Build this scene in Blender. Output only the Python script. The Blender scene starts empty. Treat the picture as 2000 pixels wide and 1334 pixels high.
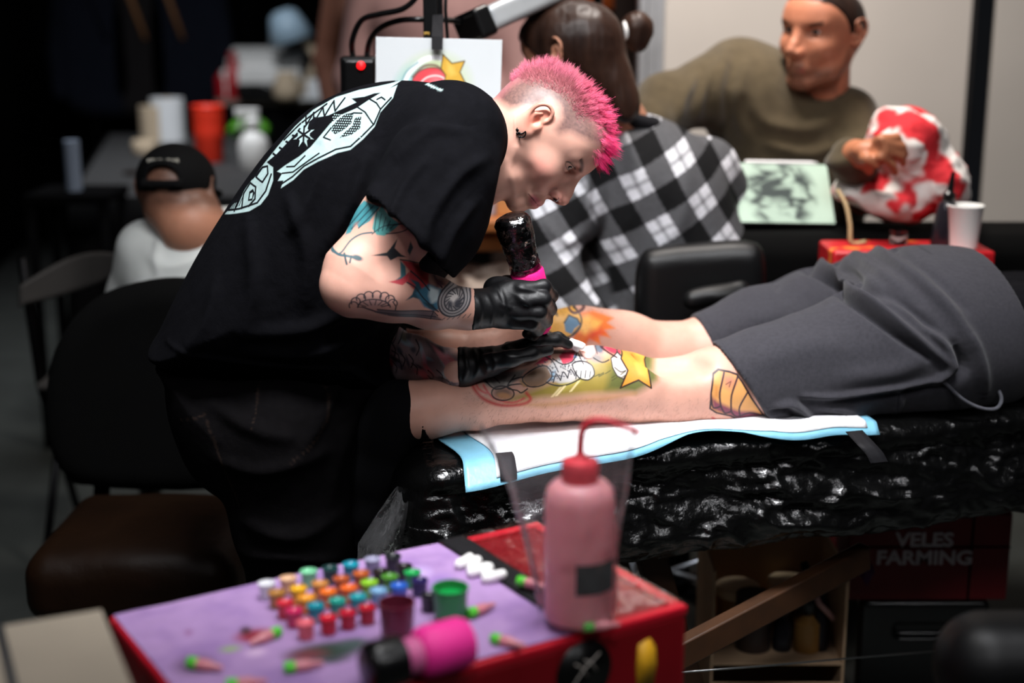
import bpy, bmesh, math, random
import numpy as np
from mathutils import Matrix, Vector
random.seed(7); RNG = np.random.default_rng(11)
SC = bpy.context.scene
COL = SC.collection
R = math.radians
# ------------------------------------------------------------------ camera
F_PX = 2777.8            # 50 mm lens on a 36 mm wide frame of 2000 px
PITCH = R(13.5); CAM_Z = 1.38
cam_d = bpy.data.cameras.new('camera'); cam = bpy.data.objects.new('camera', cam_d); COL.objects.link(cam)
cam_d.lens = 50; cam_d.sensor_width = 36; cam_d.sensor_fit = 'HORIZONTAL'; cam_d.clip_start = .05
cam.location = (0, 0, CAM_Z); cam.rotation_euler = (R(90) - PITCH, 0, 0)
cam_d.dof.use_dof = True; cam_d.dof.focus_distance = 2.15; cam_d.dof.aperture_fstop = 1.8
SC.camera = cam
# ------------------------------------------------------------------ world, light, exposure
SC.view_settings.view_transform = 'Standard'; SC.view_settings.look = 'None'
SC.view_settings.exposure = 0.0; SC.view_settings.gamma = 1.0; SC.view_settings.use_curve_mapping = False
wd = bpy.data.worlds.new('dim_hall'); SC.world = wd; wd.use_nodes = True
wd.node_tree.nodes['Background'].inputs[0].default_value = (.80, .86, 1, 1)
wd.node_tree.nodes['Background'].inputs[1].default_value = .006
def lamp(name, kind, loc, target, energy, color=(1, 1, 1), size=.2, spot=None, blend=.3, size_y=None):
    l = bpy.data.lights.new(name, kind); l.energy = energy; l.color = color
    o = bpy.data.objects.new(name, l); COL.objects.link(o); o.location = loc
    o.rotation_euler = (Vector(target) - Vector(loc)).to_track_quat('-Z', 'Y').to_euler()
    if kind == 'AREA':
        l.size = size
        if size_y: l.shape = 'RECTANGLE'; l.size_y = size_y
        if spot: l.spread = spot
    if kind == 'SPOT':
        l.spot_size = spot; l.spot_blend = blend; l.shadow_soft_size = size
    return o
lamp('work_lamp_light', 'AREA', (-.06, 1.78, 2.30), (.04, 2.20, .95), 3.9, (1, .985, .97), .13, R(90))
lamp('overhead_hall_light', 'AREA', (.0, 1.45, 2.75), (.02, 2.14, .9), 13.5, (.96, .97, 1), 1.3, R(58), size_y=.35)
for lx, ly, le in ((-1.7, -.5, 9), (.1, -.6, 17), (1.9, -.5, 9), (-1.9, 1.3, 4), (1.6, 1.3, 8), (.6, .4, 7)):
    lamp('added_ceiling_fill', 'AREA', (lx, ly, 3.2), (lx * .3, ly + 1.0, .6), le, (.97, .97, 1), .34)  # unseen lamps added for glints on the plastic and fill from the front
lamp('booth_light', 'AREA', (.40, 2.98, 2.5), (.60, 3.55, 1.15), 24, (1, .93, .87), .4, R(120))
lamp('stall_light', 'AREA', (-1.2, 5.0, 2.9), (-1.3, 5.8, .8), 26, (.93, .96, 1), .9, R(110))
# ------------------------------------------------------------------ pixel helpers (only used to find real 3-D places)
CT, ST = math.cos(PITCH), math.sin(PITCH)
def W(px, py, Y):
    u = (px - 1000) / F_PX; v = -(py - 667) / F_PX
    t = Y / (CT + v * ST)
    return np.array([u * t, Y, CAM_Z + t * (-ST + v * CT)])
def G(px, py, z):
    u = (px - 1000) / F_PX; v = -(py - 667) / F_PX
    t = (z - CAM_Z) / (-ST + v * CT)
    return np.array([u * t, t * (CT + v * ST), z])
def mpp(P):              # metres per pixel at a point
    return (P[1] * CT - (P[2] - CAM_Z) * ST) / F_PX
def pxof(x, y, z):       # pixel of points (arrays)
    dz = z - CAM_Z; dep = y * CT - dz * ST
    return 1000 + F_PX * x / dep, 667 - F_PX * (y * ST + dz * CT) / dep
def lin(c):
    c = np.asarray(c, float)
    return np.where(c <= .04045, c / 12.92, ((c + .055) / 1.055) ** 2.4)
def hexc(h): return lin([int(h[i:i + 2], 16) / 255 for i in (0, 2, 4)])
# ------------------------------------------------------------------ numpy noise
def vnoise(x, y, z, seed=0):
    x = np.asarray(x, np.float64); y = np.asarray(y, np.float64) + 0 * x; z = np.asarray(z, np.float64) + 0 * x
    xi = np.floor(x).astype(np.int64); yi = np.floor(y).astype(np.int64); zi = np.floor(z).astype(np.int64)
    fx, fy, fz = x - xi, y - yi, z - zi
    fx = fx * fx * (3 - 2 * fx); fy = fy * fy * (3 - 2 * fy); fz = fz * fz * (3 - 2 * fz)
    def h(a, b, c):
        n = (a * 374761393 + b * 668265263 + c * 2147483647 + seed * 1274126177) & 0x7fffffff
        n = ((n ^ (n >> 13)) * 1274126177) & 0x7fffffff
        return ((n ^ (n >> 16)) & 0xffff) / 65535.0
    r = 0
    for a in (0, 1):
        for b in (0, 1):
            for c in (0, 1):
                r = r + h(xi + a, yi + b, zi + c) * (fx if a else 1 - fx) * (fy if b else 1 - fy) * (fz if c else 1 - fz)
    return r
def fbm(x, y, z, octv=3, seed=0):
    s = 0; a = .5
    for i in range(octv):
        s = s + a * vnoise(x * 2 ** i, y * 2 ** i, z * 2 ** i, seed + i); a *= .5
    return s
def ridged(x, y, z, octv=3, seed=0):
    s = 0; a = .5
    for i in range(octv):
        s = s + a * (1 - np.abs(2 * vnoise(x * 2 ** i, y * 2 ** i, z * 2 ** i, seed + i) - 1)); a *= .5
    return s
# ------------------------------------------------------------------ implicit field -> quads
def cr(pts, n=5, closed=True):            # Catmull-Rom through points
    P = np.asarray(pts, float); out = []; N = len(P)
    rng = range(N) if closed else range(N - 1)
    for i in rng:
        g = (lambda j: P[j % N]) if closed else (lambda j: P[min(max(j, 0), N - 1)])
        p0, p1, p2, p3 = g(i - 1), g(i), g(i + 1), g(i + 2)
        for k in range(n):
            t = k / n
            out.append(.5 * ((2 * p1) + (p2 - p0) * t + (2 * p0 - 5 * p1 + 4 * p2 - p3) * t * t + (3 * p1 - p0 - 3 * p2 + p3) * t ** 3))
    if not closed: out.append(P[-1])
    return np.array(out)
def poly_dist(x, y, poly):                # signed distance, positive inside
    x = np.asarray(x); d2 = np.full(x.shape, 1e9); ins = np.zeros(x.shape, bool); N = len(poly)
    for i in range(N):
        ax, ay = poly[i]; bx, by = poly[(i + 1) % N]
        ex, ey = bx - ax, by - ay; L = ex * ex + ey * ey + 1e-18
        t = np.clip(((x - ax) * ex + (y - ay) * ey) / L, 0, 1)
        d2 = np.minimum(d2, (x - ax - t * ex) ** 2 + (y - ay - t * ey) ** 2)
        if ay != by:
            c = ((ay > y) != (by > y)) & (x < ex * (y - ay) / (by - ay) + ax)
            ins ^= c
    d = np.sqrt(d2)
    return np.where(ins, d, -d)
class Field:
    def __init__(s, lo, hi, h):
        s.lo = np.array(lo, float); s.h = h
        s.n = np.ceil((np.array(hi) - s.lo) / h).astype(int) + 1
        s.ax = [(s.lo[i] + h * np.arange(s.n[i])).astype(np.float32) for i in range(3)]
        s.D = np.full(s.n, .5, np.float32); s.M = None
    def frame(s, M=None): s.M = M; return s
    def put(s, lo, hi, fn, k=0., op='u'):
        lo = np.array(lo, float); hi = np.array(hi, float); sc = 1.
        if s.M is not None:
            sc = s.M.to_scale()[0]
            cs = np.array([(s.M @ Vector((a, b, c)))[:] for a in (lo[0], hi[0]) for b in (lo[1], hi[1]) for c in (lo[2], hi[2])])
            lo, hi = cs.min(0), cs.max(0); k = k * sc
        m = k + 2.5 * s.h
        i0 = np.clip(np.floor((lo - m - s.lo) / s.h).astype(int), 0, s.n); i1 = np.clip(np.ceil((hi + m - s.lo) / s.h).astype(int) + 1, 0, s.n)
        if (i1 <= i0).any(): return s
        sl = tuple(slice(a, b) for a, b in zip(i0, i1))
        X = s.ax[0][sl[0]][:, None, None]; Y = s.ax[1][sl[1]][None, :, None]; Z = s.ax[2][sl[2]][None, None, :]
        if s.M is not None:
            I = s.M.inverted(); r = [[np.float32(v) for v in row] for row in I]
            X, Y, Z = [r[i][0] * X + r[i][1] * Y + r[i][2] * Z + r[i][3] for i in range(3)]
        d = (fn(X, Y, Z) * sc).astype(np.float32); D = s.D[sl]
        if op == 'u':
            if k > 0:
                hh = np.maximum(k - np.abs(D - d), 0) / k
                s.D[sl] = np.minimum(D, d) - hh * hh * k * .25
            else: s.D[sl] = np.minimum(D, d)
        else:
            if op == 's': d = -d
            if k > 0:
                hh = np.maximum(k - np.abs(D - d), 0) / k
                s.D[sl] = np.maximum(D, d) + hh * hh * k * .25
            else: s.D[sl] = np.maximum(D, d)
        return s
    def cap(s, a, b, ra, rb=None, k=0., op='u'):
        a = np.array(a, float); b = np.array(b, float); rb = ra if rb is None else rb; m = max(ra, rb)
        e = b - a; L = float(e @ e) + 1e-12
        def fn(X, Y, Z):
            x, y, z = X - np.float32(a[0]), Y - np.float32(a[1]), Z - np.float32(a[2])
            t = np.clip((x * np.float32(e[0]) + y * np.float32(e[1]) + z * np.float32(e[2])) / np.float32(L), 0, 1)
            return np.sqrt((x - t * np.float32(e[0])) ** 2 + (y - t * np.float32(e[1])) ** 2 + (z - t * np.float32(e[2])) ** 2) - (np.float32(ra) + t * np.float32(rb - ra))
        return s.put(np.minimum(a, b) - m, np.maximum(a, b) + m, fn, k, op)
    def chain(s, pts, k=0., op='u'):       # pts: (vec, radius)
        for (a, ra), (b, rb) in zip(pts[:-1], pts[1:]): s.cap(a, b, ra, rb, k, op)
        return s
    def ell(s, c, r, k=0., op='u', rot=None):
        c = np.array(c, float); r = np.array(r, float); A = np.eye(3) if rot is None else np.array(rot.to_3x3())
        ext = r if rot is None else np.sqrt(((A * r[None, :]) ** 2).sum(1))
        def fn(X, Y, Z):
            x, y, z = X - np.float32(c[0]), Y - np.float32(c[1]), Z - np.float32(c[2])
            if rot is not None:
                B = A.T.astype(np.float32)
                x, y, z = [B[i][0] * x + B[i][1] * y + B[i][2] * z for i in range(3)]
            r_ = r.astype(np.float32)
            k0 = np.sqrt((x / r_[0]) ** 2 + (y / r_[1]) ** 2 + (z / r_[2]) ** 2)
            k1 = np.sqrt((x / r_[0] ** 2) ** 2 + (y / r_[1] ** 2) ** 2 + (z / r_[2] ** 2) ** 2) + np.float32(1e-9)
            return k0 * (k0 - 1) / k1
        return s.put(c - ext, c + ext, fn, k, op)
    def box(s, c, half, rnd=0., k=0., op='u', rot=None):
        c = np.array(c, float); hf = np.array(half, float) - rnd; A = np.eye(3) if rot is None else np.array(rot.to_3x3())
        ext = np.abs(A) @ (hf + rnd)
        def fn(X, Y, Z):
            x, y, z = X - np.float32(c[0]), Y - np.float32(c[1]), Z - np.float32(c[2])
            B = A.T.astype(np.float32)
            q = [np.abs(B[i][0] * x + B[i][1] * y + B[i][2] * z) - np.float32(hf[i]) for i in range(3)]
            return np.sqrt(sum(np.maximum(v, 0) ** 2 for v in q)) + np.minimum(np.maximum(np.maximum(q[0], q[1]), q[2]), 0) - np.float32(rnd)
        return s.put(c - ext, c + ext, fn, k, op)
    def plate(s, poly, y0, T, Re, k=0., op='u', pw=2.):     # rounded solid with an outline in the X-Z plane; y0, T may be functions of (x, z)
        p = np.array(poly); lo = p.min(0); hi = p.max(0)
        cs = [(y0(a, b), T(a, b) if callable(T) else T) for a in np.linspace(lo[0], hi[0], 6) for b in np.linspace(lo[1], hi[1], 6)] if callable(y0) else [(y0, T)]
        ya = min(c[0] - c[1] for c in cs); yb = max(c[0] + c[1] for c in cs)
        def fn(X, Y, Z):
            XX = X[:, 0, :] + 0 * Z[:, 0, :]; ZZ = Z[:, 0, :] + 0 * X[:, 0, :]
            d = poly_dist(XX, ZZ, p)
            y_ = y0(XX, ZZ) if callable(y0) else y0; t_ = T(XX, ZZ) if callable(T) else T + 0 * XX
            e = np.maximum(1 - d / Re, 0)[:, None, :]
            q = (e ** pw + (np.abs(Y - (y_[:, None, :] if callable(y0) else y_)) / t_[:, None, :]) ** pw) ** (1 / pw) - 1
            return q * np.minimum(Re, t_)[:, None, :]
        return s.put((lo[0], ya, lo[1]), (hi[0], yb, hi[1]), fn, k, op)
    def cut(s, p, nrm):                    # drop what lies on the side nrm points to
        n_ = np.array(nrm, float); n_ /= np.linalg.norm(n_); o = float(np.dot(n_, p))
        hi = s.lo + s.h * (s.n - 1)
        M = s.M; s.M = None
        s.put(s.lo, hi, lambda X, Y, Z: -(n_[0] * X + n_[1] * Y + n_[2] * Z - o), 0, 's'); s.M = M
        return s
    def mesh(s, smooth=1):
        D = s.D; D[0] = D[-1] = .5; D[:, 0] = D[:, -1] = .5; D[:, :, 0] = D[:, :, -1] = .5
        B = D < 0; n = s.n
        c = B[:-1, :-1, :-1].astype(np.int8)
        for o in ((1, 0, 0), (0, 1, 0), (0, 0, 1), (1, 1, 0), (1, 0, 1), (0, 1, 1), (1, 1, 1)):
            c += B[o[0]:n[0] - 1 + o[0], o[1]:n[1] - 1 + o[1], o[2]:n[2] - 1 + o[2]]
        I, J, K = np.nonzero((c > 0) & (c < 8))
        cid = np.full(c.shape, -1, np.int32); cid[I, J, K] = np.arange(len(I))
        corners = [(a, b, d) for a in (0, 1) for b in (0, 1) for d in (0, 1)]
        val = np.stack([D[I + a, J + b, K + d] for a, b, d in corners], 1)
        acc = np.zeros((len(I), 3)); cnt = np.zeros(len(I))
        for p in range(8):
            for q in range(p + 1, 8):
                if sum(abs(corners[p][i] - corners[q][i]) for i in range(3)) != 1: continue
                va, vb = val[:, p], val[:, q]; m = (va < 0) != (vb < 0)
                t = np.where(m, va / np.where(m, va - vb, 1), 0)
                pos = np.array(corners[p])[None] + t[:, None] * (np.array(corners[q]) - np.array(corners[p]))[None]
                acc += pos * m[:, None]; cnt += m
        V = acc / cnt[:, None] + np.stack([I, J, K], 1)
        V = s.lo + V * s.h
        Q = []
        for axis in range(3):
            u, w = (axis + 1) % 3, (axis + 2) % 3
            sa = [slice(None)] * 3; sb = [slice(None)] * 3; sa[axis] = slice(0, -1); sb[axis] = slice(1, None)
            A_, B_ = B[tuple(sa)], B[tuple(sb)]
            e = A_ != B_
            idx = np.array(np.nonzero(e))
            ok = (idx[u] > 0) & (idx[w] > 0) & (idx[u] < n[u] - 1) & (idx[w] < n[w] - 1)
            idx = idx[:, ok]; flip = A_[tuple(idx)]
            def cell(du, dw):
                j = idx.copy(); j[u] -= du; j[w] -= dw
                return cid[tuple(j)]
            q = np.stack([cell(0, 0), cell(1, 0), cell(1, 1), cell(0, 1)], 1)
            q[~flip] = q[~flip][:, ::-1]
            Q.append(q)
        Q = np.concatenate(Q); Q = Q[(Q >= 0).all(1)]
        for _ in range(smooth): V = relax(V, Q, .5)
        return V, Q
def relax(V, Q, f):
    acc = np.zeros_like(V); cnt = np.zeros(len(V))
    for a, b in ((0, 1), (1, 2), (2, 3), (3, 0)):
        for i, j in ((a, b), (b, a)):
            for c in range(3): acc[:, c] += np.bincount(Q[:, i], V[Q[:, j], c], len(V))
            cnt += np.bincount(Q[:, i], minlength=len(V))
    return V + f * (acc / np.maximum(cnt, 1)[:, None] - V)
def normals(V, Q):
    n = np.cross(V[Q[:, 2]] - V[Q[:, 0]], V[Q[:, 3]] - V[Q[:, 1]]); N = np.zeros_like(V)
    for i in range(4):
        for c in range(3): N[:, c] += np.bincount(Q[:, i], n[:, c], len(V))
    return N / (np.linalg.norm(N, axis=1)[:, None] + 1e-12)
def refine(V, Q, sel):                     # split the chosen quads into four each
    S = Q[sel]; keep = Q[~sel]
    E = np.sort(np.concatenate([S[:, [0, 1]], S[:, [1, 2]], S[:, [2, 3]], S[:, [3, 0]]]), 1)
    u, inv = np.unique(E, axis=0, return_inverse=True); inv = inv.reshape(-1)
    m = len(S); base = len(V); mid = V[u].mean(1); ctr = V[S].mean(1)
    V2 = np.concatenate([V, mid, ctr]); e = (base + inv).reshape(4, m); c = base + len(u) + np.arange(m)
    new = np.concatenate([np.stack([S[:, i], e[i], c, e[(i + 3) % 4]], 1) for i in range(4)])
    return V2, np.concatenate([keep, new])
# ------------------------------------------------------------------ objects
ORG = {}
def tag(o, label=None, cat=None, group=None, kind=None):
    if label: o['label'] = label
    if cat: o['category'] = cat
    if group: o['group'] = group
    if kind: o['kind'] = kind
    return o
def thing(name, loc, label, cat, group=None):
    o = bpy.data.objects.new(name, None); COL.objects.link(o); o.location = loc; o.empty_display_size = .05
    ORG[o] = np.array(loc, float)
    return tag(o, label, cat, group)
def mesh_data(name, V, Fs, mats, col=None, fmat=None, smooth=True):
    me = bpy.data.meshes.new(name)
    if isinstance(Fs, np.ndarray):
        V = np.asarray(V, np.float32); n = Fs.shape[1]
        me.vertices.add(len(V)); me.vertices.foreach_set('co', V.ravel())
        me.loops.add(Fs.size); me.loops.foreach_set('vertex_index', Fs.astype(np.int32).ravel())
        me.polygons.add(len(Fs)); me.polygons.foreach_set('loop_start', np.arange(0, Fs.size, n, dtype=np.int32))
        me.update(calc_edges=True); me.validate()
    else:
        me.from_pydata([tuple(map(float, v)) for v in V], [], [tuple(f) for f in Fs]); me.update()
    for m in (mats if isinstance(mats, (list, tuple)) else [mats]): me.materials.append(m)
    if fmat is not None: me.polygons.foreach_set('material_index', np.asarray(fmat, np.int32))
    if col is not None:
        ca = me.color_attributes.new('paint', 'FLOAT_COLOR', 'POINT')
        c4 = np.ones((len(V), 4), np.float32); c4[:, :3] = col; ca.data.foreach_set('color', c4.ravel())
    me.polygons.foreach_set('use_smooth', np.full(len(me.polygons), smooth, bool)); me.update()
    return me
def obj(name, geo, mat, parent=None, col=None, smooth=True, local=False, bevel=0, seg=2, solid=0, autos=None):
    V, Fs = geo[0], geo[1]; fmat = geo[2] if len(geo) > 2 else None
    V = np.asarray(V, float)
    if local: org = np.zeros(3)
    elif parent is not None: org = ORG[parent]
    else: org = np.array([V[:, 0].mean(), V[:, 1].mean(), V[:, 2].min()])
    me = mesh_data(name, V - org, Fs, mat, col, fmat, smooth)
    o = bpy.data.objects.new(name, me); COL.objects.link(o); ORG[o] = org
    if parent is not None: o.parent = parent
    elif not local: o.location = org
    if solid:
        m = o.modifiers.new('solid', 'SOLIDIFY'); m.thickness = solid; m.offset = 0
    if bevel:
        m = o.modifiers.new('bevel', 'BEVEL'); m.width = bevel; m.segments = seg; m.limit_method = 'ANGLE'; m.angle_limit = R(35)
    if autos or bevel:
        me.polygons.foreach_set('use_smooth', np.full(len(me.polygons), True, bool))
        try: me.set_sharp_from_angle(angle=R(autos or 40))
        except Exception: pass
    return o
def copy_tree(o, loc=None, rot=None, label=None, parent=None, group=None):
    c = o.copy(); COL.objects.link(c)
    if parent: c.parent = parent
    if loc is not None: c.location = loc
    if rot is not None: c.rotation_euler = rot
    if label: c['label'] = label
    if group: c['group'] = group
    for ch in o.children: copy_tree(ch, parent=c)
    return c
class Geo:
    """collects simple shapes for one mesh"""
    def __init__(s): s.V = []; s.F = []; s.m = []; s.cm = 0
    def add(s, V, Fs):
        b = len(s.V); s.V += [tuple(map(float, v)) for v in V]; s.F += [tuple(int(b + i) for i in f) for f in Fs]; s.m += [s.cm] * len(Fs); return s
    def box(s, c, size, rot=None):
        h = np.array(size) / 2; P = []
        for x in (-1, 1):
            for y in (-1, 1):
                for z in (-1, 1):
                    v = Vector((x * h[0], y * h[1], z * h[2]))
                    if rot is not None: v = rot @ v
                    P.append((v[0] + c[0], v[1] + c[1], v[2] + c[2]))
        return s.add(P, [(0, 1, 3, 2), (4, 6, 7, 5), (0, 4, 5, 1), (2, 3, 7, 6), (0, 2, 6, 4), (1, 5, 7, 3)])
    def lathe(s, prof, n=24, c=(0, 0, 0), rot=None, a0=0., a1=2 * math.pi, closed=True):   # prof: (r, z)
        P = []; full = abs(a1 - a0 - 2 * math.pi) < 1e-6; m = n if full else n + 1
        for r, z in prof:
            for i in range(m):
                a = a0 + (a1 - a0) * i / n; v = Vector((r * math.cos(a), r * math.sin(a), z))
                if rot is not None: v = rot @ v
                P.append((v[0] + c[0], v[1] + c[1], v[2] + c[2]))
        Fs = []
        for j in range(len(prof) - 1):
            for i in range(n):
                i2 = (i + 1) % m
                Fs.append((j * m + i, j * m + i2, (j + 1) * m + i2, (j + 1) * m + i))
        if full and closed:
            if prof[0][0] > 1e-6: Fs.append(tuple(range(m))[::-1])
            if prof[-1][0] > 1e-6: Fs.append(tuple((len(prof) - 1) * m + i for i in range(m)))
        return s.add(P, Fs)
    def tube(s, pts, r, n=8, caps=True):
        P = np.array(pts, float); N = len(P); rr = np.full(N, r) if np.isscalar(r) else np.array(r, float)
        T = np.gradient(P, axis=0); T /= np.linalg.norm(T, axis=1)[:, None] + 1e-12
        up = np.array([0, 0, 1.]) if abs(T[0][2]) < .9 else np.array([1., 0, 0])
        u = np.cross(T[0], up); u /= np.linalg.norm(u); V = []
        for i in range(N):
            u = u - T[i] * (u @ T[i]); u /= np.linalg.norm(u) + 1e-12; w = np.cross(T[i], u)
            for k in range(n):
                a = 2 * math.pi * k / n; V.append(P[i] + rr[i] * (math.cos(a) * u + math.sin(a) * w))
        Fs = [(i * n + k, i * n + (k + 1) % n, (i + 1) * n + (k + 1) % n, (i + 1) * n + k) for i in range(N - 1) for k in range(n)]
        if caps: Fs += [tuple(range(n))[::-1], tuple((N - 1) * n + k for k in range(n))]
        return s.add(V, Fs)
    def prism(s, poly, d0, d1, org=(0, 0, 0), ex=(1, 0, 0), ey=(0, 0, 1)):   # outline in plane ex, ey extruded along the normal from d0 to d1
        ex = np.array(ex, float); ey = np.array(ey, float); nz = np.cross(ex, ey); o = np.array(org, float); n = len(poly)
        V = [o + p[0] * ex + p[1] * ey + d * nz for d in (d0, d1) for p in poly]
        return s.add(V, [tuple(range(n))[::-1], tuple(range(n, 2 * n))] + [(i, (i + 1) % n, n + (i + 1) % n, n + i) for i in range(n)])
    def grid(s, fn, nu, nv):
        V = [fn(i / nu, j / nv) for j in range(nv + 1) for i in range(nu + 1)]
        return s.add(V, [(j * (nu + 1) + i, j * (nu + 1) + i + 1, (j + 1) * (nu + 1) + i + 1, (j + 1) * (nu + 1) + i) for j in range(nv) for i in range(nu)])
    def done(s): return np.array(s.V), s.F, s.m
def rotz(a): return Matrix.Rotation(a, 3, 'Z')
def toward(d):                              # rotation that takes +Z to direction d
    return Vector(d).to_track_quat('Z', 'Y').to_matrix()
# ------------------------------------------------------------------ materials
def mat(name, c, rough=.5, metal=0., spec=.5, vary=.12, vscale=14., bump=None, coat=0., trans=0., ior=1.45, alpha=1., emit=0., paint=False, sss=0., sheen=0., c2=None, blend=None, bump2=None):
    m = bpy.data.materials.new(name); m.use_nodes = True; nt = m.node_tree; N = nt.nodes; L = nt.links
    b = N['Principled BSDF']; c = hexc(c) if isinstance(c, str) else np.array(c, float)
    b.inputs['Roughness'].default_value = rough; b.inputs['Metallic'].default_value = metal
    b.inputs['Specular IOR Level'].default_value = spec; b.inputs['IOR'].default_value = ior
    b.inputs['Coat Weight'].default_value = coat; b.inputs['Coat Roughness'].default_value = .12
    b.inputs['Transmission Weight'].default_value = trans; b.inputs['Alpha'].default_value = alpha
    if sheen: b.inputs['Sheen Weight'].default_value = sheen; b.inputs['Sheen Roughness'].default_value = .5
    if sss:
        b.inputs['Subsurface Weight'].default_value = sss; b.inputs['Subsurface Radius'].default_value = (1, .35, .2); b.inputs['Subsurface Scale'].default_value = .006
    tc = N.new('ShaderNodeTexCoord')
    def noise(scale, detail=4):
        n = N.new('ShaderNodeTexNoise'); n.inputs['Scale'].default_value = scale; n.inputs['Detail'].default_value = detail; L.new(tc.outputs['Object'], n.inputs['Vector']); return n
    if paint:
        a = N.new('ShaderNodeAttribute'); a.attribute_name = 'paint'; src = a.outputs['Color']
    else:
        r = N.new('ShaderNodeRGB'); r.outputs[0].default_value = (*c, 1); src = r.outputs[0]
    n1 = noise(vscale)
    if c2 is not None:
        c2 = hexc(c2) if isinstance(c2, str) else c2
        rp = N.new('ShaderNodeValToRGB'); rp.color_ramp.elements[0].position = blend[0]; rp.color_ramp.elements[1].position = blend[1]; L.new(n1.outputs['Fac'], rp.inputs[0])
        mx = N.new('ShaderNodeMix'); mx.data_type = 'RGBA'; L.new(rp.outputs[0], mx.inputs['Factor']); L.new(src, mx.inputs['A']); mx.inputs['B'].default_value = (*c2, 1); src = mx.outputs['Result']
    mr = N.new('ShaderNodeMapRange'); mr.inputs['To Min'].default_value = 1 - vary; mr.inputs['To Max'].default_value = 1 + vary
    mr.inputs['From Min'].default_value = .25; mr.inputs['From Max'].default_value = .75; L.new(n1.outputs['Fac'], mr.inputs['Value'])
    hm = N.new('ShaderNodeVectorMath'); hm.operation = 'SCALE'; L.new(src, hm.inputs[0]); L.new(mr.outputs[0], hm.inputs['Scale'])
    L.new(hm.outputs[0], b.inputs['Base Color'])
    if emit: L.new(hm.outputs[0], b.inputs['Emission Color']); b.inputs['Emission Strength'].default_value = emit
    prev = None
    for bp in (bump, bump2):
        if bp:
            bn = noise(bp[0], 5); bu = N.new('ShaderNodeBump'); bu.inputs['Strength'].default_value = bp[1]; bu.inputs['Distance'].default_value = bp[2]
            L.new(bn.outputs['Fac'], bu.inputs['Height'])
            if prev: L.new(prev.outputs[0], bu.inputs['Normal'])
            L.new(bu.outputs[0], b.inputs['Normal']); prev = bu
    return m
# ------------------------------------------------------------------ painting colours on to mesh points
class Paint:
    def __init__(s, x, y, base, mask=None):
        s.x = x; s.y = y; s.c = np.tile(np.asarray(base, float), (len(x), 1)) if np.ndim(base) == 1 else base.copy(); s.mask = np.ones(len(x)) if mask is None else mask
    def _mix(s, i, a, col):
        a = np.clip(a, 0, 1)[:, None] * s.mask[i][:, None]; s.c[i] = s.c[i] * (1 - a) + a * col
    def _in(s, P, m):
        lo = P.min(0) - m; hi = P.max(0) + m
        return np.nonzero((s.x > lo[0]) & (s.x < hi[0]) & (s.y > lo[1]) & (s.y < hi[1]))[0]
    def poly(s, pts, col, a=1., soft=1.2, smooth=0):
        P = np.array(pts, float) if not smooth else cr(pts, smooth); i = s._in(P, soft)
        if len(i): s._mix(i, a * (poly_dist(s.x[i], s.y[i], P) / soft + .5), hexc(col)); 
        return s
    def line(s, pts, w, col, a=1., smooth=0, soft=1., closed=False):
        P = np.array(pts, float) if not smooth else cr(pts, smooth, closed)
        if closed: P = np.vstack([P, P[:1]])
        i = s._in(P, w + soft)
        if not len(i): return s
        x, y = s.x[i], s.y[i]; d2 = np.full(len(i), 1e9)
        for (ax, ay), (bx, by) in zip(P[:-1], P[1:]):
            ex, ey = bx - ax, by - ay; t = np.clip(((x - ax) * ex + (y - ay) * ey) / (ex * ex + ey * ey + 1e-9), 0, 1)
            d2 = np.minimum(d2, (x - ax - t * ex) ** 2 + (y - ay - t * ey) ** 2)
        s._mix(i, a * ((w / 2 - np.sqrt(d2)) / soft + .5), hexc(col)); return s
    def blob(s, c, rx, ry, col, a=1., ang=0., soft=.5):      # soft: fraction of the radius that fades
        r = max(rx, ry) * (1 + soft); i = s._in(np.array([[c[0] - r, c[1] - r], [c[0] + r, c[1] + r]]), 0)
        if not len(i): return s
        dx, dy = s.x[i] - c[0], s.y[i] - c[1]; ca, sa = math.cos(ang), math.sin(ang)
        d = np.hypot((dx * ca + dy * sa) / rx, (-dx * sa + dy * ca) / ry)
        s._mix(i, a * ((1 - d) / soft + .5), hexc(col)); return s
    def ring(s, c, rx, ry, w, col, a=1., ang=0., t0=0, t1=2 * math.pi):
        t = np.linspace(t0, t1, 30); ca, sa = math.cos(ang), math.sin(ang)
        return s.line(np.stack([c[0] + rx * np.cos(t) * ca - ry * np.sin(t) * sa, c[1] + rx * np.cos(t) * sa + ry * np.sin(t) * ca], 1), w, col, a)
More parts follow.
